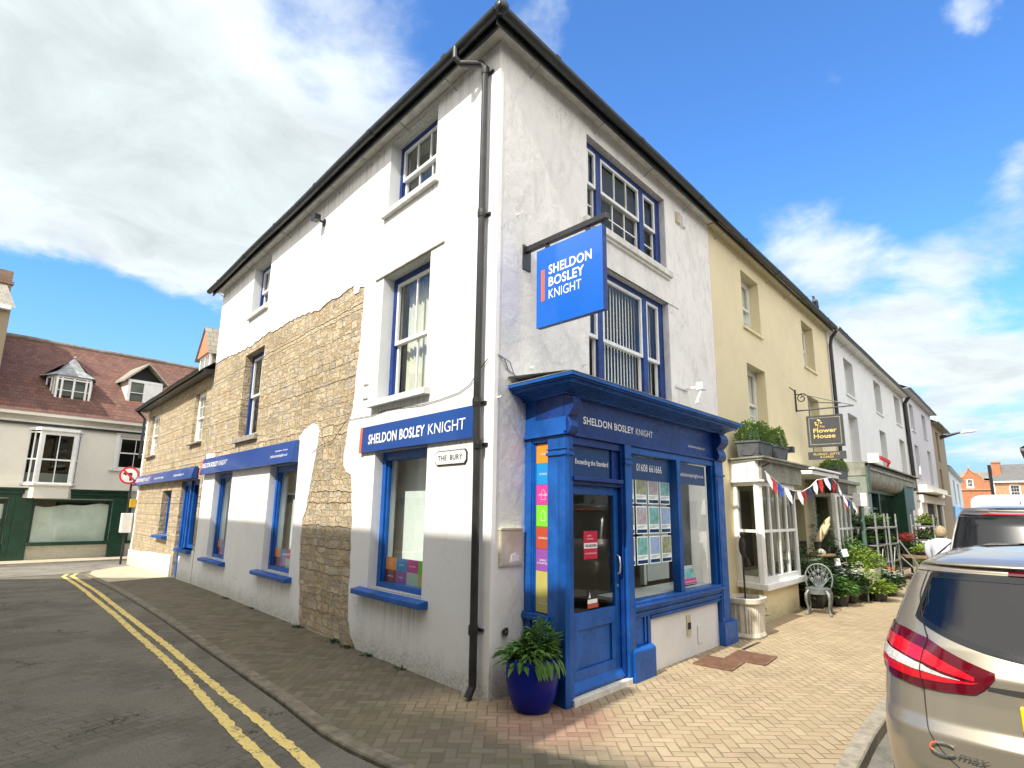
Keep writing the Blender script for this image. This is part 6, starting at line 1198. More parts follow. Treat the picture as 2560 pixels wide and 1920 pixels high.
def bunting():
    o = thing('bunting', 'red, white and blue bunting strung across the flower shop bays', 'bunting', (8, -.72, 2.3))
    pts = [(6.0, -.74, 2.46), (6.4, -.72, 2.38), (6.9, -.72, 2.26), (7.5, -.74, 2.19), (8.1, -.75, 2.20), (8.6, -.76, 2.30), (9.0, -.8, 2.46), (9.9, -.86, 2.55), (10.5, -.86, 2.42), (11.0, -.8, 2.24), (11.9, -.76, 2.12), (12.9, -.78, 2.0), (13.5, -.9, 1.95)]
    b = MB(); b.tube(pts, .008, 5); b.build('cord', FABRICW, o)
    cols = [FABRICW, FABRICR, FABRICB, FABRICW, FABRICN, FABRICW, FABRICR, FABRICN, FABRICW, FABRICR, FABRICW, FABRICN, FABRICR, FABRICW, FABRICN, FABRICW, FABRICR, FABRICB, FABRICW, FABRICN, FABRICR, FABRICW]
    cum = [0]
    for p, q in zip(pts, pts[1:]): cum.append(cum[-1]+(Vector(q)-Vector(p)).length)
    n = len(cols)
    for i, m in enumerate(cols):
        d = cum[-1]*(i+.35)/n; k = max(j for j in range(len(pts)-1) if cum[j] <= d); t = (d-cum[k])/(cum[k+1]-cum[k]); p = Vector(pts[k]).lerp(Vector(pts[k+1]), t); ax = (Vector(pts[k+1])-Vector(pts[k])).normalized()
        w, h = .115, .27+rnd.uniform(-.03, .03); tw = rnd.uniform(-.09, .09); b = MB(); a = p-ax*w; c = p+ax*w
        b.add([a, c, p+Vector((.03, tw*.5-.02, -h*.5))+ax*w*.5, p+Vector((0, tw, -h)), p+Vector((-.02, tw*.5+.02, -h*.5))-ax*w*.5], [(0, 1, 2, 4), (4, 2, 3)]); b.build('flag', m, o)
bunting()
# ------------------------------------------------------------------ things on the pavement by the flower shop
def tub():
    o = thing('fluted_tub', 'cream fluted stone tub against the blue pilaster', 'planter', (4.93, -.68, 0)); c = (4.93, -.68)
    def sup(r, k=32): return [(c[0]+r*1.0*math.copysign(abs(math.cos(a))**.6, math.cos(a)), c[1]+r*.8*math.copysign(abs(math.sin(a))**.6, math.sin(a))) for a in [2*math.pi*i/k for i in range(k)]]
    def ring(r, z, k=64, fl=0): return [(x, y, z) for (x, y) in [(c[0]+(r-(fl if i % 2 else 0))*math.copysign(abs(math.cos(a))**.6, math.cos(a)), c[1]+(r-(fl if i % 2 else 0))*.8*math.copysign(abs(math.sin(a))**.6, math.sin(a))) for i, a in [(i, 2*math.pi*i/k) for i in range(k)]]]
    b = MB(); b.grid([ring(.02, .0), ring(.27, 0), ring(.285, .03), ring(.265, .07), ring(.262, .08, fl=.014), ring(.285, .46, fl=.014), ring(.287, .47), ring(.32, .49), ring(.325, .55), ring(.285, .56), ring(.28, .50), ring(.02, .50)], None, True); b.build('tub', STONEW, o)
    b = MB(); b.grid([ring(.01, .505), ring(.281, .505)], None, True); b.build('soil', SOIL, o)
    s = thing('garden_ornament', 'slender rusty garden stake ornament standing in the cream tub', 'ornament', (4.9, -.68, .5)); b = MB(); b.tube([(4.9, -.68, .5), (4.9, -.68, 1.15)], .014, 6); b.build('stake', DARKIRON, s); b = MB(); b.ball((4.9, -.68, 1.28), .055, .05, .14); b.ball((4.9, -.69, 1.45), .035, .035, .04); b.tube([(4.9, -.68, 1.2), (4.96, -.72, 1.1), (4.94, -.76, 1.0)], .02, 6); b.build('bird_figure', DARKIRON, s)
    p = thing('pot_plant', 'small sparse plant in the gap between the cream tub and the yellow bay', 'plant', (5.5, -.55, 0)); b = MB(); b.lathe([(0, 0), (.09, 0), (.11, .2), (.09, .2), (0, .19)], (5.5, -.55, 0), 12); b.build('pot', STONEW, p); b = MB(); plant_leaves(b, (5.5, -.57, .2), 70, .16, .35, .11, .03, .3, .5); b.build('foliage', LEAFP, p)
tub()
def garden_chair():
    o = thing('garden_chair', 'ornate cast aluminium garden chair outside the flower shop', 'chair', (7.9, -.93, 0), None, R(8)); local(o); M_ = ALU
    b = MB(); b.lathe([(0, .425), (.19, .425), (.215, .435), (.215, .455), (.19, .46), (0, .455)], (0, 0, 0), 24); b.lathe([(.2, .36), (.212, .36), (.212, .43), (.2, .43)], (0, 0, 0), 24); b.build('seat', M_, o, smooth=False)
    for sx, sy in ((-1, -1), (-1, 1), (1, -1), (1, 1)):
        b = MB(); b.tube([(sx*.145, sy*.145, .42), (sx*.19, sy*.185, .36), (sx*.20, sy*.19, .26), (sx*.165, sy*.165, .12), (sx*.18, sy*.185, .03), (sx*.215, sy*.21, .0)], [.03, .03, .024, .018, .016, .02], 8); b.build('leg', M_, o, smooth=True)
    b = MB(); arc = [(.19+.07*math.sin(math.pi*t), .235*math.cos(math.pi*(1-t))*(1.0 if t not in (0, 1) else .85), .46+.40*math.sin(math.pi*t)**.6) for t in [i/20 for i in range(21)]]; b.tube(arc, .015, 7); b.build('back_rim', M_, o, smooth=True)
    b = MB()
    for i in range(2, 19, 2): b.tube([(.18, .05*math.cos(math.pi*(1-i/20)), .46), tuple(Vector(arc[i])*.55+Vector((.18, .03*math.cos(math.pi*(1-i/20)), .46))*.45+Vector((.02, 0, 0))), arc[i]], .009, 5)
    for r in (.45, .72):
        b.tube([tuple(Vector((.2, 0, .46)).lerp(Vector(arc[i]), r)) for i in range(2, 19)], .008, 5)
    for (y, z) in ((0, .62), (-.08, .68), (.08, .68), (0, .74), (-.12, .58), (.12, .58)): b.ball((.215, y, z), .012, .03, .04, 8, 5)
    b.build('back_lattice', M_, o)
garden_chair()
def pot_plant(label, x, y, z, r, h, leaf, n, L, W, flower=None, nf=0, potm=None, poth=.14, group=None, cat='plant', name='pot_plant', spread=1.5):
    o = thing(name, label, cat, (x, y, z), group); b = MB(); b.lathe([(0, 0), (r*.7, 0), (r*.95, poth), (r*.8, poth), (0, poth*.9)], (x, y, z), 12); b.build('pot', potm or BLACKM, o)
    b = MB(); plant_leaves(b, (x, y, z+poth*.8), n, r*spread, h, L, W, .4, .5); b.build('foliage', leaf, o)
    if flower:
        b = MB()
        for i in range(nf):
            a = rnd.uniform(0, 6.28); q = r*spread*math.sqrt(rnd.random()); p = Vector((x+q*math.cos(a), y+q*math.sin(a), z+poth+h*rnd.uniform(.55, 1.05)))
            for k in range(5): t = k*1.257+rnd.random(); b.leaf(p, (math.cos(t), math.sin(t), .35), (0, 0, 1), .045, .035)
        b.build('flowers', flower, o)
    return o
def pavement_display():
    o = thing('plant_pedestal', 'weathered timber post pedestal with a round top beside the garden chair', 'pedestal', (9.6, -.52, 0)); b = MB(); b.box(9.5, 9.72, -.62, -.42, 0, .92); b.build('post', TIMBER, o, bevel=.012); b = MB(); b.lathe([(0, .92), (.34, .92), (.36, .94), (.36, .97), (0, .97)], (9.6, -.52, 0), 20); b.build('top', TIMBER, o)
    o = thing('carved_bird', 'pale carved wooden bird on the timber pedestal', 'ornament', (9.5, -.66, .97)); b = MB(); b.tube([(9.5, -.52, .97), (9.5, -.56, 1.15), (9.5, -.66, 1.35), (9.5, -.80, 1.62), (9.5, -.86, 1.72)], [.05, .05, .075, .06, .012], 10); b.build('body', PALEWOOD, o, smooth=True); b = MB(); b.tube([(9.48, -.62, 1.3), (9.47, -.74, 1.4), (9.47, -.86, 1.58)], [.015, .05, .008], 8); b.build('wing', PALEWOOD, o, smooth=True)
    for i, yy in enumerate((-.38, -.66)):
        o = thing('ornamental_boot', ('white and black boot planter on the timber pedestal, left one', 'white and black boot planter on the timber pedestal, right one')[i], 'ornament', (9.42, yy, .97), 'boot planters on the pedestal'); b = MB(); b.tube([(9.36, yy-.07, 1.0), (9.40, yy, 1.02), (9.42, yy+.06, 1.04)], [.05, .065, .06], 10); b.build('foot', STONEW, o, smooth=True); b = MB(); b.tube([(9.42, yy+.05, 1.05), (9.42, yy+.06, 1.22)], [.06, .07], 10); b.build('shaft', BLACKM, o)
    pot_plant('tall feathery dark conifer on the timber pedestal', 9.85, -.6, .97, .16, .75, LEAFD, 420, .14, .02, spread=1.3)
    pot_plant('pale large leaved hosta between the bay window and the chair', 8.95, -.35, 0, .2, .75, LEAFP, 90, .30, .20, poth=.3, spread=1.6)
    pot_plant('dark leafy shrub in a pot behind the garden chair', 9.2, -.75, 0, .16, .45, LEAFD, 150, .16, .07, poth=.25)
    # low metal stand of small pots
    o = thing('plant_stand', 'low metal plant stand with trays of small pots', 'plant stand', (10.55, -1.0, 0)); b = MB()
    for x in (10.25, 10.9):
        for y in (-.68, -1.28): b.bar((x, y, 0), (x, y, .30), .022)
    for y in (-.68, -1.28): b.bar((10.25, y, .29), (10.9, y, .29), .025); b.bar((10.25, y, .2), (10.9, y, .2), .02)
    for x in (10.25, 10.9): b.bar((x, -.68, .29), (x, -1.28, .29), .025); b.bar((x, -.68, .2), (x, -1.28, .2), .02)
    for k in range(1, 6): b.bar((10.25+.108*k, -.68, .285), (10.25+.108*k, -1.28, .285), .01)
    b.build('frame', STEEL, o)
    names = ['small white flowered plant on the low metal stand', 'lime grassy plant spilling off the low metal stand', 'dark small leaved plant on the low metal stand', 'pale green plant at the back of the low metal stand']
    for (x, y, lf, n, L, W, fl, nf), lb in zip(((10.35, -.8, LEAFA, 60, .08, .03, WHITEF, 20), (10.55, -1.18, LEAFL, 260, .26, .02, None, 0), (10.4, -1.0, LEAFD, 90, .09, .04, None, 0), (10.78, -.82, LEAFP, 80, .12, .05, None, 0)), names): pot_plant(lb, x, y, .3, .1, .2, lf, n, L, W, fl, nf)
    for i, (x, y, z, a) in enumerate(((10.3, -1.1, .48, .3), (10.28, -.72, .5, -.3), (9.95, -1.0, .92, .2), (10.1, -.8, .72, .1))):
        o = thing('price_card', 'white price card standing among the flower shop plants', 'price card', (x, y, z-.2), 'price cards among the plants'); b = MB(frame((x, y, z), Vector((.2*a, -1, 0)).normalized(), ZA, Vector((-1, -.2*a, 0)).normalized())@Matrix.Rotation(a, 4, 'Z')); b.box(-.055, .055, 0, .15, -.002, .002); b.build('card', M_CARD, o); b = MB(); b.tube([(x+.002, y, z-.2), (x+.002, y, z+.02)], .004, 4); b.build('spike', STEEL, o)
    # stone trough with lime foliage
    o = thing('stone_trough', 'square cream stone planter behind the low metal stand', 'planter', (11.4, -.95, 0)); b = MB(); b.prism([(11.1, -1.25), (11.75, -1.25), (11.75, -.65), (11.1, -.65)], 0, .62, ID, [(11.05, -1.3), (11.8, -1.3), (11.8, -.6), (11.05, -.6)]); b.build('body', STONEW, o, bevel=.015); b = MB(); b.quad((11.08, -1.27, .625), (11.77, -1.27, .625), (11.77, -.63, .625), (11.08, -.63, .625)); b.build('soil', SOIL, o)
    pot_plant('bright lime green bushy plant in the cream stone planter', 11.35, -1.05, .58, .26, .45, LEAFL, 480, .11, .04, poth=.05, spread=1.35)
    pot_plant('mid green shrub rising behind the lime plant', 11.75, -.7, .3, .22, .75, LEAFA, 360, .13, .06, poth=.3, spread=1.5)
    pot_plant('white flowering plant at the foot of the first metal trolley', 12.35, -1.2, 0, .2, .32, LEAFD, 120, .12, .05, WHITEF, 70, poth=.18, spread=1.6)
    pot_plant('orange flowering plant at the foot of the metal trolleys', 13.4, -1.05, 0, .18, .3, LEAFA, 90, .1, .05, ORANGEF, 60, poth=.2, spread=1.5)
    pot_plant('dark shrub under the second bay window', 12.1, -.5, 0, .3, .8, LEAFD, 240, .18, .08, poth=.3)
    for i, (x, y, h_, lf) in enumerate(((10.9, -.55, .9, LEAFD), (9.0, -.62, .5, LEAFD), (11.9, -1.0, .5, LEAFA), (10.2, -.45, .8, LEAFD))): pot_plant(('tall dark shrub behind the low metal stand', 'dark shrub behind the garden chair, nearest the bay', 'leafy shrub beside the sign post', 'dark shrub behind the timber pedestal')[i], x, y, 0, .22, h_, lf, 420, .12, .045, poth=.26, spread=1.4)
    for i, (x, y, h_, lf, lb) in enumerate(((8.75, -.62, 1.0, LEAFD, 'tall dark shrub in the corner of the bay, behind the chair back'), (9.35, -.9, .35, LEAFA, 'low leafy plant at the foot of the timber pedestal'), (10.0, -.95, .55, LEAFD, 'dark bushy plant between the pedestal and the low stand'), (11.0, -.35, 1.2, LEAFD, 'tallest dark shrub against the second bay window'), (12.2, -.75, 1.0, LEAFA, 'leafy shrub in front of the second bay window'), (12.7, -.55, .9, LEAFD, 'dark shrub beside the first metal trolley'), (10.75, -1.35, .22, LEAFL, 'low lime plant on the ground before the stand'), (11.9, -1.35, .3, LEAFD, 'dark low plant on the ground by the cream stone planter'))): pot_plant(lb, x, y, 0, .24, h_, lf, 420, .12, .05, WHITEF if i in (2, 7) else None, 40, poth=.24, spread=1.4)
    # parking sign pole
    o = thing('sign_pole', 'green-grey post with two small white plates outside the flower shop', 'sign', (12.55, -.88, 0)); b = MB(); b.tube([(12.55, -.88, 0), (12.55, -.88, 2.3)], .05, 12); b.build('post', GREENF, o, smooth=True); b = MB(); b.box(12.47, 12.50, -1.03, -.73, 1.98, 2.30); b.build('plate', PLASTICW, o, bevel=.01); b = MB(); b.tube([(12.55, -.88, .0), (12.55, -.88, .35)], .068, 12); b.build('base_sleeve', GREENF, o)
    # trolleys with shelves of bedding plants
    def trolley(x, y, label):
        t = thing('plant_trolley', label, 'trolley', (x, y, 0), 'metal plant trolleys outside the flower shop'); W, D = 1.2, .58
        b = MB()
        for px in (x, x+W):
            for py in (y, y-D):
                b.box(px-.018, px+.018, py-.018, py+.018, .12, 1.82)
        b.build('upright', STEEL, t)
        for k, z in enumerate((.16, .58, 1.02, 1.45)):
            b = MB(); b.box(x+.02, x+W-.02, y-D+.01, y-.01, z-.012, z+.012); b.bar((x, y, z+.02), (x+W, y, z+.02), .03); b.bar((x, y-D, z+.02), (x+W, y-D, z+.02), .03); b.bar((x, y, z+.02), (x, y-D, z+.02), .03); b.bar((x+W, y, z+.02), (x+W, y-D, z+.02), .03); b.build('shelf', STEEL, t)
        for px in (x, x+W):
            for py in (y, y-D):
                b = MB(); b.tube([(px-.02, py, .055), (px+.02, py, .055)], .055, 12); b.build('wheel', BLACKM, t)
        b = MB(); b.bar((x, y-D, .2), (x+.5, y-D-.02, .95), .014); b.bar((x+W, y-D, .3), (x+.7, y-D-.02, 1.0), .014); b.build('brace', STEEL, t)
        return t
    tr = [(12.95, -.5, 'galvanised plant trolley, nearest one, beside the second bay window'), (14.35, -.55, 'galvanised plant trolley in the middle of the row outside the green shopfront'), (18.6, -1.1, 'galvanised plant trolley farthest along, with red flowers')]
    for x, y, lb in tr: trolley(x, y, lb)
    kinds = [(LEAFA, None), (LEAFD, WHITEF), (LEAFA, None), (LEAFL, None), (LEAFD, REDF), (LEAFA, PINKF)]; i = 0
    for ti, (x, y, lb) in enumerate(tr):
        for k, z in enumerate((.175, .595, 1.035, 1.465)):
            for j in range(3):
                lf, fl = kinds[(i*5+k+ti) % 4] if ti < 2 else kinds[3+(i+k) % 3]; i += 1
                pot_plant(('leafy green bedding plant on a shelf of the two trolleys by the green shopfront', 'leafy bedding plant with red or pink flowers on the farthest trolley')[ti == 2], x+.2+.38*j+rnd.uniform(-.04, .04), y-.29+rnd.uniform(-.1, .1), z, .13, .26, lf, 120, .13, .05, fl, 26 if fl else 0, poth=.09, group=('bedding plants on the first two trolleys', 'bedding plants on the farthest trolley')[ti == 2], spread=1.5)
    o = thing('display_table', 'timber display table of red and lime plants beyond the trolleys', 'table', (16.6, -1.4, 0)); b = MB(); b.box(16.0, 18.0, -1.75, -1.0, .62, .70); b.build('table_top', TIMBER, o, bevel=.008)
    for px in (16.1, 17.9):
        for py in (-1.68, -1.07): b = MB(); b.box(px-.03, px+.03, py-.03, py+.03, 0, .62); b.build('leg', TIMBER, o)
    for k in range(5): pot_plant('lime green bedding plant on the timber display table', 16.2+.4*k, -1.55, .70, .15, .2, LEAFL, 90, .1, .05, None, 0, poth=.08, group='lime plants on the display table')
    for k in range(4): pot_plant('red geranium at the back of the timber display table', 16.4+.42*k, -1.15, .70, .14, .42, LEAFD, 80, .11, .06, REDF, 46, poth=.12, group='red geraniums on the display table', spread=1.6)
    o = thing('folded_easel', 'leaning folded metal frame and black tray on the pavement by the display table', 'frame', (15.9, -1.5, 0)); b = MB(); b.bar((15.6, -1.15, 1.1), (15.9, -1.75, .02), .035); b.bar((15.75, -1.05, .75), (16.0, -1.7, .02), .03); b.bar((15.6, -1.1, .35), (15.9, -1.8, .02), .03); b.build('frame', STEEL, o); b = MB(); b.prism([(15.75, -1.9), (16.1, -1.9), (16.1, -1.4), (15.75, -1.4)], .06, .16, ID); b.build('tray', BLACKM, o)
pavement_display()
def green_shopfront():
    B = W2; F = frame((0, -.62, 0), XA, ZA, -YA)
    b = MB(F); b.box(14.95, 24.6, 2.86, 3.22, -.6, 0); b.box(14.95, 24.6, 3.22, 3.26, -.6, .16); b.prism([(14.95, 3.22), (24.6, 3.22), (24.6, 3.235), (14.95, 3.235)], 0, .1); b.build('shop_fascia', OLDZINC, B, bevel=.01)
    b = MB(F); rows = [[(x, 2.86-.30*math.sin(a), -.30*(1-math.cos(a))-.0) for x in (15.0, 18, 21.5)] for a in [i*math.pi/2/8 for i in range(9)]]; b.grid(rows); b.build('curved_soffit', OLDZINC, B, smooth=True)
    b = MB(F); b.box(21.5, 22.2, 0, 2.86, -.6, .0); b.box(22.2, 24.6, 2.0, 2.86, -.6, -.12); b.box(22.2, 24.6, 0, 2.0, -.6, -.2); b.build('shopfront', GREENP, B, bevel=.012); b = MB(F); b.box(14.95, 15.35, 0, 2.84, -.6, .0); b.build('shop_pillar', M('grey_green_paint', (.22, .25, .21), .6, var=.2), B, bevel=.012)
    b = MB(F); b.box(14.95, 15.3, 2.4, 3.1, .0, .05); b.build('pilaster_block', GREENF, B)
    b = MB(F); b.box(15.35, 21.5, 2.46, 2.56, -.5, -.3); b.box(18.3, 18.5, 0, 2.46, -.5, -.3); b.box(15.35, 18.3, 1.95, 2.02, -.45, -.35); b.build('window_frame', GREENP, B)
    g = MB(F); g.quad((15.35, .5, -.4), (18.3, .5, -.4), (18.3, 2.46, -.4), (15.35, 2.46, -.4)); g.quad((18.5, .3, -.4), (21.5, .3, -.4), (21.5, 2.46, -.4), (18.5, 2.46, -.4)); g.build('pane', GLASSD, B)
    b = MB(F); b.box(18.6, 21.4, .9, 2.4, -2.0, -1.95); b.build('interior_wall', INNER, B)
    b = MB(F); b.box(15.5, 22.8, 3.0, 3.02, .0, .5) if False else b.box(15.4, 24, 3.05, 3.12, 0, .05); b.build('awning_cassette', LEAD, B)
    o = thing('red_awning_arm', 'short red bar on top of the grey shop fascia', 'bar', (17.0, -.62, 3.3)); b = MB(F); b.bar((16.7, 3.5, .1), (18.4, 3.46, .1), .10, .06); b.bar((18.3, 3.46, .1), (17.9, 3.26, .1), .05); b.build('bar', FABRICR, o)
    o = thing('flood_lamp', 'square white lamp on the corner of the grey shop fascia', 'light', (14.95, -.75, 3.2)); b = MB(); b.box(14.85, 14.92, -1.0, -.72, 3.2, 3.46); b.build('head', PLASTICW, o, bevel=.01); b = MB(); b.bar((14.92, -.85, 3.3), (15.1, -.6, 3.15), .03); b.build('bracket', BLACKM, o)
    o = thing('wall_lamp', 'small white globe lamp over the pale shopfront of the lilac house', 'light', (33.5, -.5, 2.75)); b = MB(); b.ball((33.5, -.6, 2.75), .14); b.build('globe', PLASTICW, o, smooth=True); b = MB(); b.bar((33.5, 0, 2.85), (33.5, -.6, 2.85), .04); b.build('arm', BLACKM, o)
green_shopfront()
# ------------------------------------------------------------------ street lamp and pigeon
o = thing('street_lamp', 'street lamp head on a tapering arm fixed to the brown house', 'street lamp', (43, 0, 6.8)); b = MB(); b.tube([(43, 0, 6.75), (43, -1.0, 6.98), (43, -1.25, 7.02)], [.13, .06, .05], 8); b.build('arm', BLACKM, o, smooth=True); b = MB(); b.tube([(43, -1.12, 6.98), (43, -1.3, 7.03), (43, -1.75, 7.06), (43, -1.98, 7.06)], [.05, .11, .10, .03], 10); b.ball((43, -1.3, 7.16), .04, .04, .09); b.build('lamp_head', PLASTICW, o, smooth=True)
def pigeon():
    c = Vector((12.33, -.33, 7.18)); o = thing('pigeon', 'grey pigeon perched on the gutter of the yellow house', 'pigeon', tuple(c)); g = M('pigeon_grey', (.12, .13, .15), .7, var=.3, vs=30)
    b = MB(); b.tube([c+Vector((-.13, .02, .10)), c+Vector((-.09, .01, .14)), c+Vector((0, 0, .13)), c+Vector((.08, 0, .09)), c+Vector((.20, 0, .05)), c+Vector((.28, 0, .035))], [.02, .055, .07, .055, .03, .02], 10); b.tube([c+Vector((-.08, .01, .15)), c+Vector((-.11, .01, .20)), c+Vector((-.12, .01, .235)), c+Vector((-.155, .01, .235)), c+Vector((-.185, .01, .228))], [.04, .03, .034, .022, .004], 8)
    b.tube([c+Vector((-.01, .02, .07)), c+Vector((-.01, .02, 0))], .007, 5); b.tube([c+Vector((-.01, -.02, .07)), c+Vector((-.01, -.02, 0))], .007, 5); b.build('body', g, o, smooth=True)
pigeon()
# ------------------------------------------------------------------ vehicles
def lerpt(tab, z):
    if z <= tab[0][0]: return tab[0][1]
    for (a, p), (b_, q) in zip(tab, tab[1:]):
        if z <= b_: 
            t = (z-a)/(b_-a); return p+(q-p)*t
    return tab[-1][1]
class Body:
    """car body as a stack of plan outlines; a runs 0 (rear centre) - 1 (rear corner) - 2 (front corner) - 3 (front centre)"""
    def __init__(s, xr, xf, w, D, Df, p=2.6, o=(0, 0, 0)): s.xr, s.xf, s.w, s.D, s.Df, s.p, s.o = xr, xf, w, D, Df, p, Vector(o)
    def P(s, a, z, side=1, off=0):
        if off:
            e = 1e-3; q = s.P(a, z, side); u = s.P(a+e, z, side)-s.P(a-e, z, side); v = s.P(a, z+e, side)-s.P(a, z-e, side); n = u.cross(v).normalized()
            c = s.o+Vector((2.2, 0, .8)); 
            if n.dot(q-c) < 0: n = -n
            return q+n*off
        xr, xf, w, D, Df = [lerpt(t, z) for t in (s.xr, s.xf, s.w, s.D, s.Df)]; sg = side
        if a < 0: a = -a; sg = -side
        if a <= 1:
            f = a*math.pi/2; x = xr+D*(1-max(0, math.cos(f))**(2/s.p)); y = w*math.sin(f)**(2/s.p)
        elif a <= 2: t = a-1; x = xr+D+(xf-Df-xr-D)*t; y = w*(1-.02*math.sin(math.pi*t)*0)
        else:
            f = (3-a)*math.pi/2; x = xf-Df*(1-max(0, math.cos(f))**(2/s.p)); y = w*max(0, math.sin(f))**(2/s.p)
        return s.o+Vector((x, sg*y, z))
    def shell(s, zs, hole=None, na=64):
        A = [i/na for i in range(na)] + [1+i/14 for i in range(14)] + [2+i/na for i in range(na+1)]
        mb = MB()
        for side in (1, -1):
            for z0, z1 in zip(zs, zs[1:]):
                for a0, a1 in zip(A, A[1:]):
                    if hole and hole((a0+a1)/2, (z0+z1)/2): continue
                    mb.add([s.P(a0, z0, side), s.P(a1, z0, side), s.P(a1, z1, side), s.P(a0, z1, side)], [(0, 1, 2, 3)])
        top = [s.P(a, zs[-1], 1) for a in A]+[s.P(a, zs[-1], -1) for a in A[::-1]]
        c = sum(top, Vector())/len(top)+Vector((0, 0, .012)); mb.add(top+[c], [(i, (i+1) % len(top), len(top)) for i in range(len(top))])
        return mb
    def patch(s, a0, a1, bot, top, off, n=24, m=6, sides=(1,), mb=None):
        mb = mb or MB()
        for sd in sides:
            mb.grid([[s.P(a0+(a1-a0)*i/n, bot(i/n)+(top(i/n)-bot(i/n))*j/m, sd, off) for j in range(m+1)] for i in range(n+1)])
        return mb
def weld(o):
    bm = bmesh.new(); bm.from_mesh(o.data); bmesh.ops.remove_doubles(bm, verts=bm.verts, dist=.0006); bmesh.ops.recalc_face_normals(bm, faces=bm.faces); bm.to_mesh(o.data); bm.free(); o.data.polygons.foreach_set('use_smooth', [True]*len(o.data.polygons)); o.data.update()
def wheels(o, org, xs, hw, r, parent):
    for x in xs:
        for sy in (-1, 1):
            c = Vector(org)+Vector((x, sy*(hw-.1), r)); b = MB(frame(c, XA, ZA, YA*-1)); b.lathe([(r*.6, -.11), (r*.93, -.11), (r, -.07), (r, .07), (r*.93, .11), (r*.6, .11)], (0, 0, 0), 28); w = b.build('wheel', BLACKM, parent, smooth=True); b = MB(frame(c, XA, ZA, YA*-sy*1)); b.lathe([(0, -.09), (r*.2, -.1), (r*.55, -.085), (r*.62, -.1)], (0, 0, 0), 20); b.build('rim', STEEL, w, smooth=True)
def carpaint(name, c, metal=.55, rough=.34):
    m, T, b = newmat(name); co = T.new('ShaderNodeTexCoord').outputs['Object']; fl = T.noise(co, 900, 2, .6)
    T.put(b.inputs['Base Color'], T.mix(T.maprange(fl, .4, .7, 0, .25), c, tuple(min(1, x*1.5) for x in c))); b.inputs['Metallic'].default_value = metal; b.inputs['Roughness'].default_value = rough; b.inputs['Coat Weight'].default_value = .8; b.inputs['Coat Roughness'].default_value = .03
    return m
LAMPD = M('tail_lamp_dark', (.10, .002, .008), .08, var=.05, coat=.8); LAMPR = M('tail_lamp_red', (.62, .008, .02), .10, var=.15, vs=20, coat=.8); LAMPW = M('tail_lamp_clear', (.72, .70, .66), .15, .2, var=.3, vs=60, coat=.8); CARGLASS = glass_mat('tinted_car_glass', (.30, .39, .38), 1.15); FRIT = M('glass_edge_black', (.008, .010, .012), .12, var=.05); RUBBER = M('black_trim', (.02, .02, .02), .55); SEATM = M('seat_fabric', (.035, .04, .045), .9)
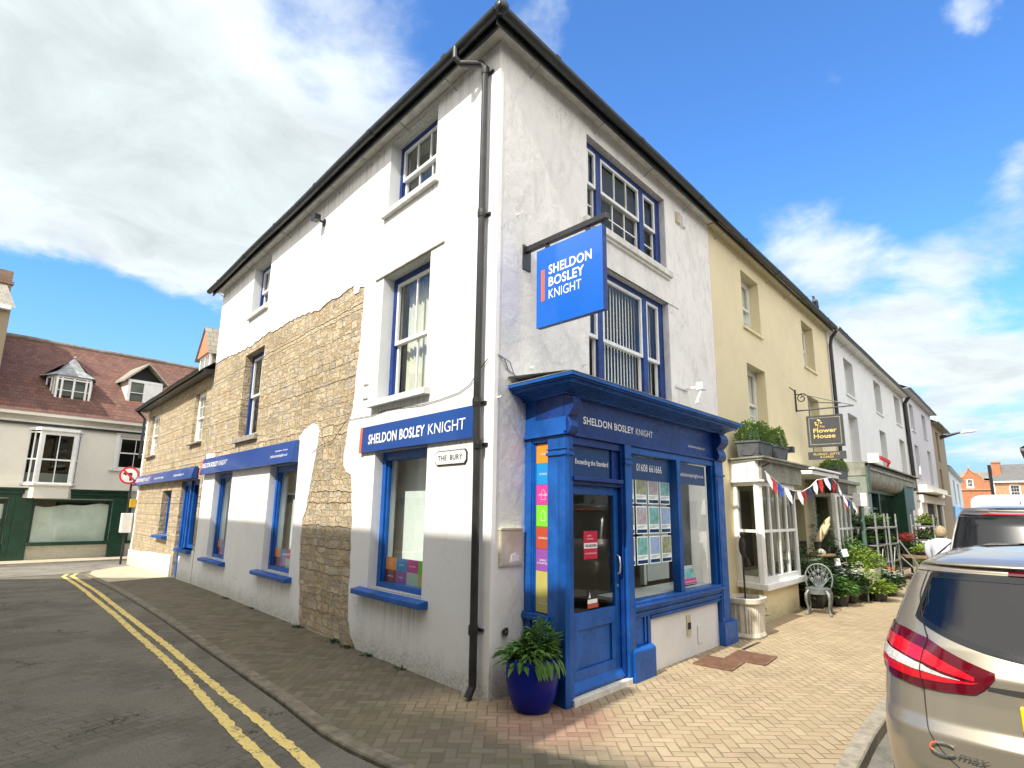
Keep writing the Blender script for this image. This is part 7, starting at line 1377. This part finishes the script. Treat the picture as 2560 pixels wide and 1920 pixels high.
def tan_car():
    org = (-.34, -4.17, -.1); o = thing('parked_car', 'tan metallic hatchback parked nearest the camera, red tail lamp in view', 'car', (org[0]+2.2, org[1], org[2]), 'vehicles parked along the main street')
    xr = [(.2, .10), (.32, .03), (.5, 0), (.68, .01), (.74, .055), (.86, .08), (1.0, .10), (1.12, .155), (1.2, .21), (1.35, .325), (1.5, .44), (1.545, .475), (1.56, .44), (1.6, .56), (1.63, .85), (1.65, 1.2), (1.66, 1.5)]
    xf = [(.2, 4.15), (.4, 4.36), (.65, 4.34), (.85, 4.15), (.98, 3.7), (1.08, 3.25), (1.2, 2.95), (1.4, 2.5), (1.55, 2.15), (1.62, 1.95), (1.66, 1.75)]
    w = [(.2, .82), (.35, .89), (.6, .915), (.8, .915), (.98, .905), (1.05, .885), (1.12, .86), (1.25, .815), (1.4, .755), (1.5, .71), (1.56, .665), (1.6, .60), (1.63, .50), (1.66, .34)]
    D = [(.2, .42), (.6, .48), (.9, .55), (1.1, .5), (1.3, .40), (1.5, .30), (1.56, .34), (1.66, .4)]; Df = [(.2, .7), (.9, .8), (1.1, .6), (1.66, .4)]
    S = Body(xr, xf, w, D, Df, 2.7, org)
    gl_t = lambda a: 1.505; gl_b = lambda a: 1.085+.155*(min(abs(a), .7)/.55)**1.35; AG = .575
    hole = lambda a, z: a < AG-.012 and gl_b(a)+.010 < z < gl_t(a)-.012
    sideg = lambda a, z: 1.08 < a < 1.95 and 1.10 < z < 1.46
    zs = [.2+.0125*i for i in range(105)]+[1.525, 1.535, 1.545, 1.553, 1.56, 1.575, 1.59, 1.605, 1.62, 1.635, 1.645, 1.652, 1.66]
    paint = carpaint('tan_metallic_paint', (.37, .33, .255), .62, .3)
    b = S.shell(zs, lambda a, z: hole(a, z) or sideg(a, z)); bo = b.build('body', paint, o); weld(bo)
    def gpatch(off, a0, a1, bot, top, name, mat, n=40, m=10, par=o, both=True): b = S.patch(a0, a1, bot, top, off, n, m, (1, -1) if both else (1,)); q = b.build(name, mat, par); weld(q); return q
    gg = gpatch(.003, 0, AG-.03, lambda t: gl_b(t*(AG-.03))+.012, lambda t: gl_t(0)-.012, 'rear_window', CARGLASS)
    # black border round the glass
    bb = MB()
    S.patch(0, AG, lambda t: gl_b(t*AG)-.008, lambda t: gl_b(t*AG)+.024, .005, 40, 2, (1, -1), bb); S.patch(0, AG, lambda t: gl_t(0)-.03, lambda t: gl_t(0)+.004, .005, 40, 2, (1, -1), bb); S.patch(AG-.024, AG+.012, lambda t: gl_b(AG)-.0-.003*0, lambda t: gl_t(0)+.0, .006, 3, 14, (1, -1), bb); q = bb.build('window_edge', FRIT, gg); weld(q)
    bb = S.patch(1.06, 1.96, lambda t: 1.085, lambda t: 1.475-.0*t, .003, 30, 8, (1, -1)); sg = bb.build('side_window', FRIT, o); weld(sg)
    # spoiler lip, high brake lamp, roof rails
    bb = S.patch(0, .86, lambda t: 1.513, lambda t: 1.552, .006, 30, 3, (1, -1)); q = bb.build('spoiler', paint, o); weld(q)
    bb = S.patch(0, .13, lambda t: 1.512, lambda t: 1.535, .012, 8, 2, (1, -1)); q = bb.build('brake_lamp', LAMPD, o); weld(q)
    for sd in (1, -1):
        b = MB(); b.grid([[S.P(1.02+.9*t, 1.612, sd, .004) , S.P(1.02+.9*t, 1.632, sd, .006)] for t in [i/14 for i in range(15)]]); q = b.build('roof_strip', RUBBER, o)
    # tail lamps
    for sd in (1, -1):
        a0, a1 = .16, 1.10
        top = lambda t: lerpt([(0, 1.025), (.1, 1.062), (.31, 1.145), (.5, 1.178), (.75, 1.192), (.92, 1.18), (1, 1.14)], t); bot = lambda t: lerpt([(0, 1.0), (.03, .945), (.07, .905), (.2, .888), (.35, .886), (.6, .91), (.85, .965), (1, 1.06)], t)
        lp = S.patch(a0, a1, bot, top, .010, 60, 8, (sd,)).build('tail_lamp', LAMPD, o); weld(lp)
        def sub(a, c, f0, f1, off, mat, name):
            t0 = lambda t: (a+(c-a)*t-a0)/(a1-a0); q = S.patch(a, c, lambda t: bot(t0(t))+(top(t0(t))-bot(t0(t)))*f0(t), lambda t: bot(t0(t))+(top(t0(t))-bot(t0(t)))*f1(t), off, 40, 5, (sd,)).build(name, mat, lp); weld(q)
        sub(.225, 1.0, lambda t: .56-.10*(1-t)**2, lambda t: .80-.20*(1-t)**5, .014, LAMPR, 'brake_lens'); sub(.215, 1.04, lambda t: .14+.22*(1-t)**5, lambda t: .32+.08*(1-t)**5, .013, LAMPR, 'lower_lens'); sub(.275, 1.03, lambda t: .32+.06*(1-t)**3, lambda t: .52-.13*(1-t)**3, .0165, LAMPW, 'clear_lens')
        b = MB(); b.tube([S.P(.45+.012*math.sin(t*3), .88+.28*t, sd, .017) for t in [i/14 for i in range(15)]], .003, 5); b.build('lamp_joint', RUBBER, lp)
    # tailgate shut line
    for sd in (1, -1):
        b = MB(); b.tube([S.P(.45-.02*(1-t)-.55*max(0, .6-t)**1.7, .46+.43*t, sd, .001) for t in [i/16 for i in range(17)]], .0036, 6); b.build('shut_line', RUBBER, o); b = MB(); b.tube([S.P(.46+.14*min(1, t*1.6)+.03*t, 1.15+.37*t, sd, .002) for t in [i/10 for i in range(11)]], .004, 5); b.build('shut_line', RUBBER, o)
    b = MB(); b.tube([S.P(a, .46-.02*(1-abs(a)/.3)**2, 1, .001) for a in [-.26+.52*i/30 for i in range(31)]], .0055, 6); b.build('tailgate_gap', RUBBER, o)
    b = MB(); S.patch(0, 1.9, lambda t: .2, lambda t: .30, .008, 40, 3, (1, -1), b); q = b.build('lower_bumper', RUBBER, o); weld(q)
    # dark strip painted for the shade in the handle recess, and the plate
    b = S.patch(0, .185, lambda t: .925+.012*t, lambda t: .962-.004*t, .003, 16, 3, (1, -1)); q = b.build('recess_shade_strip', RUBBER, o); weld(q)
    b = MB(); x = org[0]+.03; b.box(x-.0, x+.06, org[1]-.23, org[1]+.23, .68, .79); b.build('number_plate', M('plate_yellow', (.85, .62, .01), .35, var=.02), o, bevel=.003)
    # badge script on the tailgate
    FB = frame(S.P(.415, .60, 1, .02), (S.P(.20, .60, 1)-S.P(.415, .60, 1)).normalized(), Vector((.06, 0, 1)).normalized(), Vector((-1, 0, .06)).normalized()); b = MB(FB); b.tube([(.11*.5+.055*math.cos(a)*1.15, .015+.026*math.sin(a)*1.2, .004) for a in [R(40)+R(290)*i/18 for i in range(19)]], .005, 6); cb = b.build('badge', carpaint('badge_chrome', (.7, .68, .64), .95, .18), o)
    b = MB(FB); text(b, 'max', FB, .115, -.012, .036, .15, depth=.004, shear=.5, bold=.01); b.build('badge_lettering', MATS['badge_chrome'], cb)
    b = MB(FB); b.tube([(.11*.5+.055*math.cos(a)*1.15, .015+.026*math.sin(a)*1.2, .0055) for a in [R(120)+R(90)*i/8 for i in range(9)]], .0052, 6); b.build('badge_red', ORANGE, cb)
    # seats and headrests seen through the glass
    for y in (-.45, .42):
        b = MB(); c = Vector(org); b.ball((c.x+2.3, c.y+y, c.z+.85), .16, .25, .38); b.ball((c.x+2.25, c.y+y, c.z+1.30), .07, .14, .11); b.build('front_seat', SEATM, o, smooth=True)
    b = MB(); c = Vector(org); b.box(c.x+.95, c.x+1.1, c.y-.65, c.y+.65, c.z+.5, c.z+1.08); b.box(c.x+.3, c.x+.95, c.y-.75, c.y+.75, c.z+1.0, c.z+1.03); b.build('rear_seat', SEATM, o, bevel=.04)
    for y in (-.4, 0, .4): b = MB(); b.ball((c.x+1.05, c.y+y, c.z+1.2), .06, .13, .10); b.build('headrest', SEATM, o, smooth=True)
    wheels(o, org, (.78, 3.45), .90, .32, o)
tan_car()
def suv():
    org = (5.45, -4.08, .02); o = thing('parked_car', 'dark grey tall SUV parked in front of the tan car', 'car', (org[0]+2.3, org[1], org[2]), 'vehicles parked along the main street')
    xr = [(.3, .06), (.6, 0), (1.1, .06), (1.3, .14), (1.7, .30), (1.80, .30), (1.815, .27), (1.86, .38), (1.89, .8), (1.905, 1.3)]; xf = [(.3, 4.7), (.6, 4.8), (1.05, 4.6), (1.15, 3.9), (1.3, 3.5), (1.75, 2.9), (1.87, 2.5), (1.905, 2.1)]
    w = [(.3, .92), (.7, .96), (1.1, .95), (1.2, .92), (1.5, .85), (1.75, .78), (1.84, .71), (1.89, .55), (1.905, .4)]; D = [(.3, .35), (1.1, .35), (1.8, .25), (1.905, .3)]; Df = [(.3, .7), (1.1, .7), (1.905, .4)]
    S = Body(xr, xf, w, D, Df, 3.2, org); paint = carpaint('dark_grey_paint', (.13, .125, .12), .4, .3)
    zs = [.3+.05*i for i in range(29)]+[1.72, 1.76, 1.80, 1.815, 1.84, 1.86, 1.875, 1.89, 1.9, 1.905]; b = S.shell(zs); q = b.build('body', paint, o); weld(q)
    b = S.patch(0, .80, lambda t: 1.24, lambda t: 1.735, .006, 30, 8, (1, -1)); q = b.build('rear_window', FRIT, o); weld(q)
    b = S.patch(1.08, 1.95, lambda t: 1.24, lambda t: 1.74, .006, 20, 6, (1, -1)); q = b.build('side_window', FRIT, o); weld(q)
    b = S.patch(0, .75, lambda t: 1.765, lambda t: 1.825, .03, 20, 3, (1, -1)); q = b.build('spoiler', paint, o); weld(q); b = S.patch(0, .33, lambda t: 1.772, lambda t: 1.80, .036, 12, 2, (1, -1)); q = b.build('brake_lamp', LAMPR, o); weld(q)
    for sd in (1, -1): b = S.patch(.72, 1.06, lambda t: .85, lambda t: 1.2, .008, 12, 5, (sd,)); q = b.build('tail_lamp', LAMPR, o); weld(q)
    b = MB(); c = Vector(org); b.tube([c+Vector((.9, 0, 1.9)), c+Vector((.98, 0, 1.96)), c+Vector((1.08, 0, 1.95))], [.02, .045, .02], 8); b.build('aerial_fin', paint, o, smooth=True)
    b = MB(); p = S.P(.1, 1.25, 1, .02); b.bar(p, S.P(.35, 1.36, -1, .02), .02); b.build('rear_wiper', RUBBER, o)
    for sd in (1, -1): b = MB(); b.tube([S.P(.93, 1.22+.5*t, sd, .004) for t in [i/6 for i in range(7)]], .012, 6); b.build('pillar_trim', STEEL, o)
    wheels(o, (org[0], org[1], -.1), (.95, 3.75), .95, .40, o)
suv()
def van():
    org = (13.4, -3.90, -.12); o = thing('parked_van', 'white panel van parked beyond the dark grey SUV', 'van', (org[0]+2.5, org[1], org[2]), 'vehicles parked along the main street')
    S = Body([(.3, .1), (.6, 0), (1.2, .02), (2.25, .10), (2.34, .16), (2.39, .35), (2.41, .7)], [(.3, 5.2), (1.0, 5.25), (1.2, 4.6), (1.9, 3.7), (2.3, 3.2), (2.41, 2.6)], [(.3, .95), (.9, 1.02), (1.4, 1.0), (2.2, .93), (2.32, .89), (2.38, .80), (2.41, .6)], [(.3, .2), (2.41, .25)], [(.3, .6), (2.41, .4)], 4.5, org)
    zs = [.3+.1*i for i in range(20)]+[2.25, 2.3, 2.34, 2.37, 2.39, 2.4, 2.41]; b = S.shell(zs); q = b.build('body', M('white_van_paint', (.78, .79, .77), .3, var=.03, coat=.5), o); weld(q)
    for sd in (1, -1): b = S.patch(.12, .8, lambda t: 1.35, lambda t: 1.85, .006, 12, 5, (sd,)); q = b.build('rear_window', FRIT, o); weld(q)
    for sd in (1, -1): b = S.patch(.86, 1.02, lambda t: .8, lambda t: 1.25, .008, 8, 5, (sd,)); q = b.build('tail_lamp', LAMPR, o); weld(q)
    b = MB(); b.tube([S.P(0, .4+1.85*t, 1, .002) for t in [i/10 for i in range(11)]], .01, 5); b.build('door_gap', RUBBER, o)
    wheels(o, (org[0], org[1], -.1), (1.0, 4.2), 1.0, .38, o)
van()
# ------------------------------------------------------------------ woman looking at the flowers
def skin_body(name, verts, edges, mat, parent, sub=2):
    off = Vector(parent['_o']); me = bpy.data.meshes.new(name); me.from_pydata([Vector(v[:3])-off for v in verts], edges, []); o = bpy.data.objects.new(name, me); col.objects.link(o); o.parent = parent; o['_o'] = tuple(off)
    m = o.modifiers.new('skin', 'SKIN'); 
    for sv, v in zip(me.skin_vertices[0].data if me.skin_vertices else [], verts): sv.radius = (v[3], v[4] if len(v) > 4 else v[3])
    if not me.skin_vertices:
        pass
    m2 = o.modifiers.new('smooth', 'SUBSURF'); m2.levels = sub; m2.render_levels = sub; me.materials.append(mat); return o
def person():
    x, y = 9.6, -2.72; o = thing('person', 'woman with short blonde hair in a white top standing by the flowers, seen from behind', 'person', (x, y, 0)); sk = M('skin', (.55, .34, .25), .6, var=.05); top = M('white_lilac_top', (.60, .62, .72), .85, var=.08, vs=12); tr = M('dark_trousers', (.03, .035, .05), .9); hair = M('blonde_hair', (.33, .26, .15), .8, var=.4, vs=40, bmp=.6, bs=120)
    b = MB()
    for sy in (-1, 1):   # trousers, shoes
        b.tube([(x, y+sy*.10, .92), (x, y+sy*.10, .75), (x+.02, y+sy*.10, .48), (x, y+sy*.10, .25), (x, y+sy*.10, .08)], [.12, .10, .075, .065, .06], 14)
    b.lathe([(0, .80), (.15, .82), (.17, .92), (.15, 1.0), (0, 1.02)], (x, y, 0), 18)
    b.build('trousers', tr, o, smooth=True)
    b = MB()
    rows = []
    for z, rx, ry in ((.84, .135, .19), (.92, .135, .195), (1.02, .12, .165), (1.12, .125, .175), (1.22, .13, .195), (1.29, .115, .20), (1.335, .09, .16), (1.36, .06, .08), (1.38, .05, .055)): rows.append([(x+rx*math.cos(a)*(1+.03*math.sin(6*a+z*20)), y+ry*math.sin(a), z) for a in [2*math.pi*k/24 for k in range(24)]])
    b.grid(rows, None, True)
    for sy in (-1, 1): b.tube([(x, y+sy*.165, 1.30), (x-.0, y+sy*.215, 1.24), (x+.01, y+sy*.235, 1.12), (x+.05, y+sy*.225, 1.0), (x+.13, y+sy*.19, .93)], [.05, .062, .055, .046, .042], 12)
    b.build('top', top, o, smooth=True)
    b = MB(); b.tube([(x, y, 1.35), (x+.01, y, 1.42)], .045, 10); b.ball((x+.015, y, 1.475), .085, .072, .10, 16, 12); b.tube([(x+.10, y, 1.46), (x+.115, y, 1.45)], .012, 6)
    for sy in (-1, 1):
        b.ball((x+.01, y+sy*.073, 1.47), .018, .008, .028, 8, 6); c = Vector((x+.155, y+sy*.18, .915)); b.tube([(x+.13, y+sy*.19, .93), c], [.03, .028], 8); b.ball(c+Vector((.03, 0, -.01)), .04, .016, .035, 10, 6)
        for k in range(4): b.tube([c+Vector((.055, 0, .018-.012*k)), c+Vector((.09, 0, .008-.014*k)), c+Vector((.105-.004*abs(k-1), 0, -.012-.014*k))], .0075, 6)
        b.tube([c+Vector((.01, 0, .03)), c+Vector((.05, -sy*.01, .045))], .009, 6)
    b.build('skin', sk, o, smooth=True)
    b = MB(); rows = []
    for i in range(10):
        t = i/9; z = 1.40+.195*t; rr = math.sin(math.pi*min(1, .22+.78*t))**.5*.105 if t < .98 else .01
        rows.append([(x-.012+(rr*1.0*math.cos(a) if math.cos(a) < .35 or z > 1.52 else rr*.35)+.004*math.sin(9*a+i), y+rr*.92*math.sin(a)+.003*math.sin(11*a), z) for a in [2*math.pi*k/30 for k in range(30)]])
    b.grid(rows, None, True); b.build('hair', hair, o, smooth=True)
    b = MB(); b.tube([(x-.06, y-.19, 1.33), (x-.13, y-.05, 1.2), (x-.12, y+.16, 1.0), (x-.05, y+.2, .9)], .012, 6); b.build('bag_strap', BLACKM, o)
    b = MB()
    for sy in (-1, 1): b.tube([(x-.06, y+sy*.10, .045), (x+.05, y+sy*.10, .04), (x+.16, y+sy*.105, .03)], [.045, .045, .03], 10)
    b.build('shoes', RUBBER, o, smooth=True)
person()
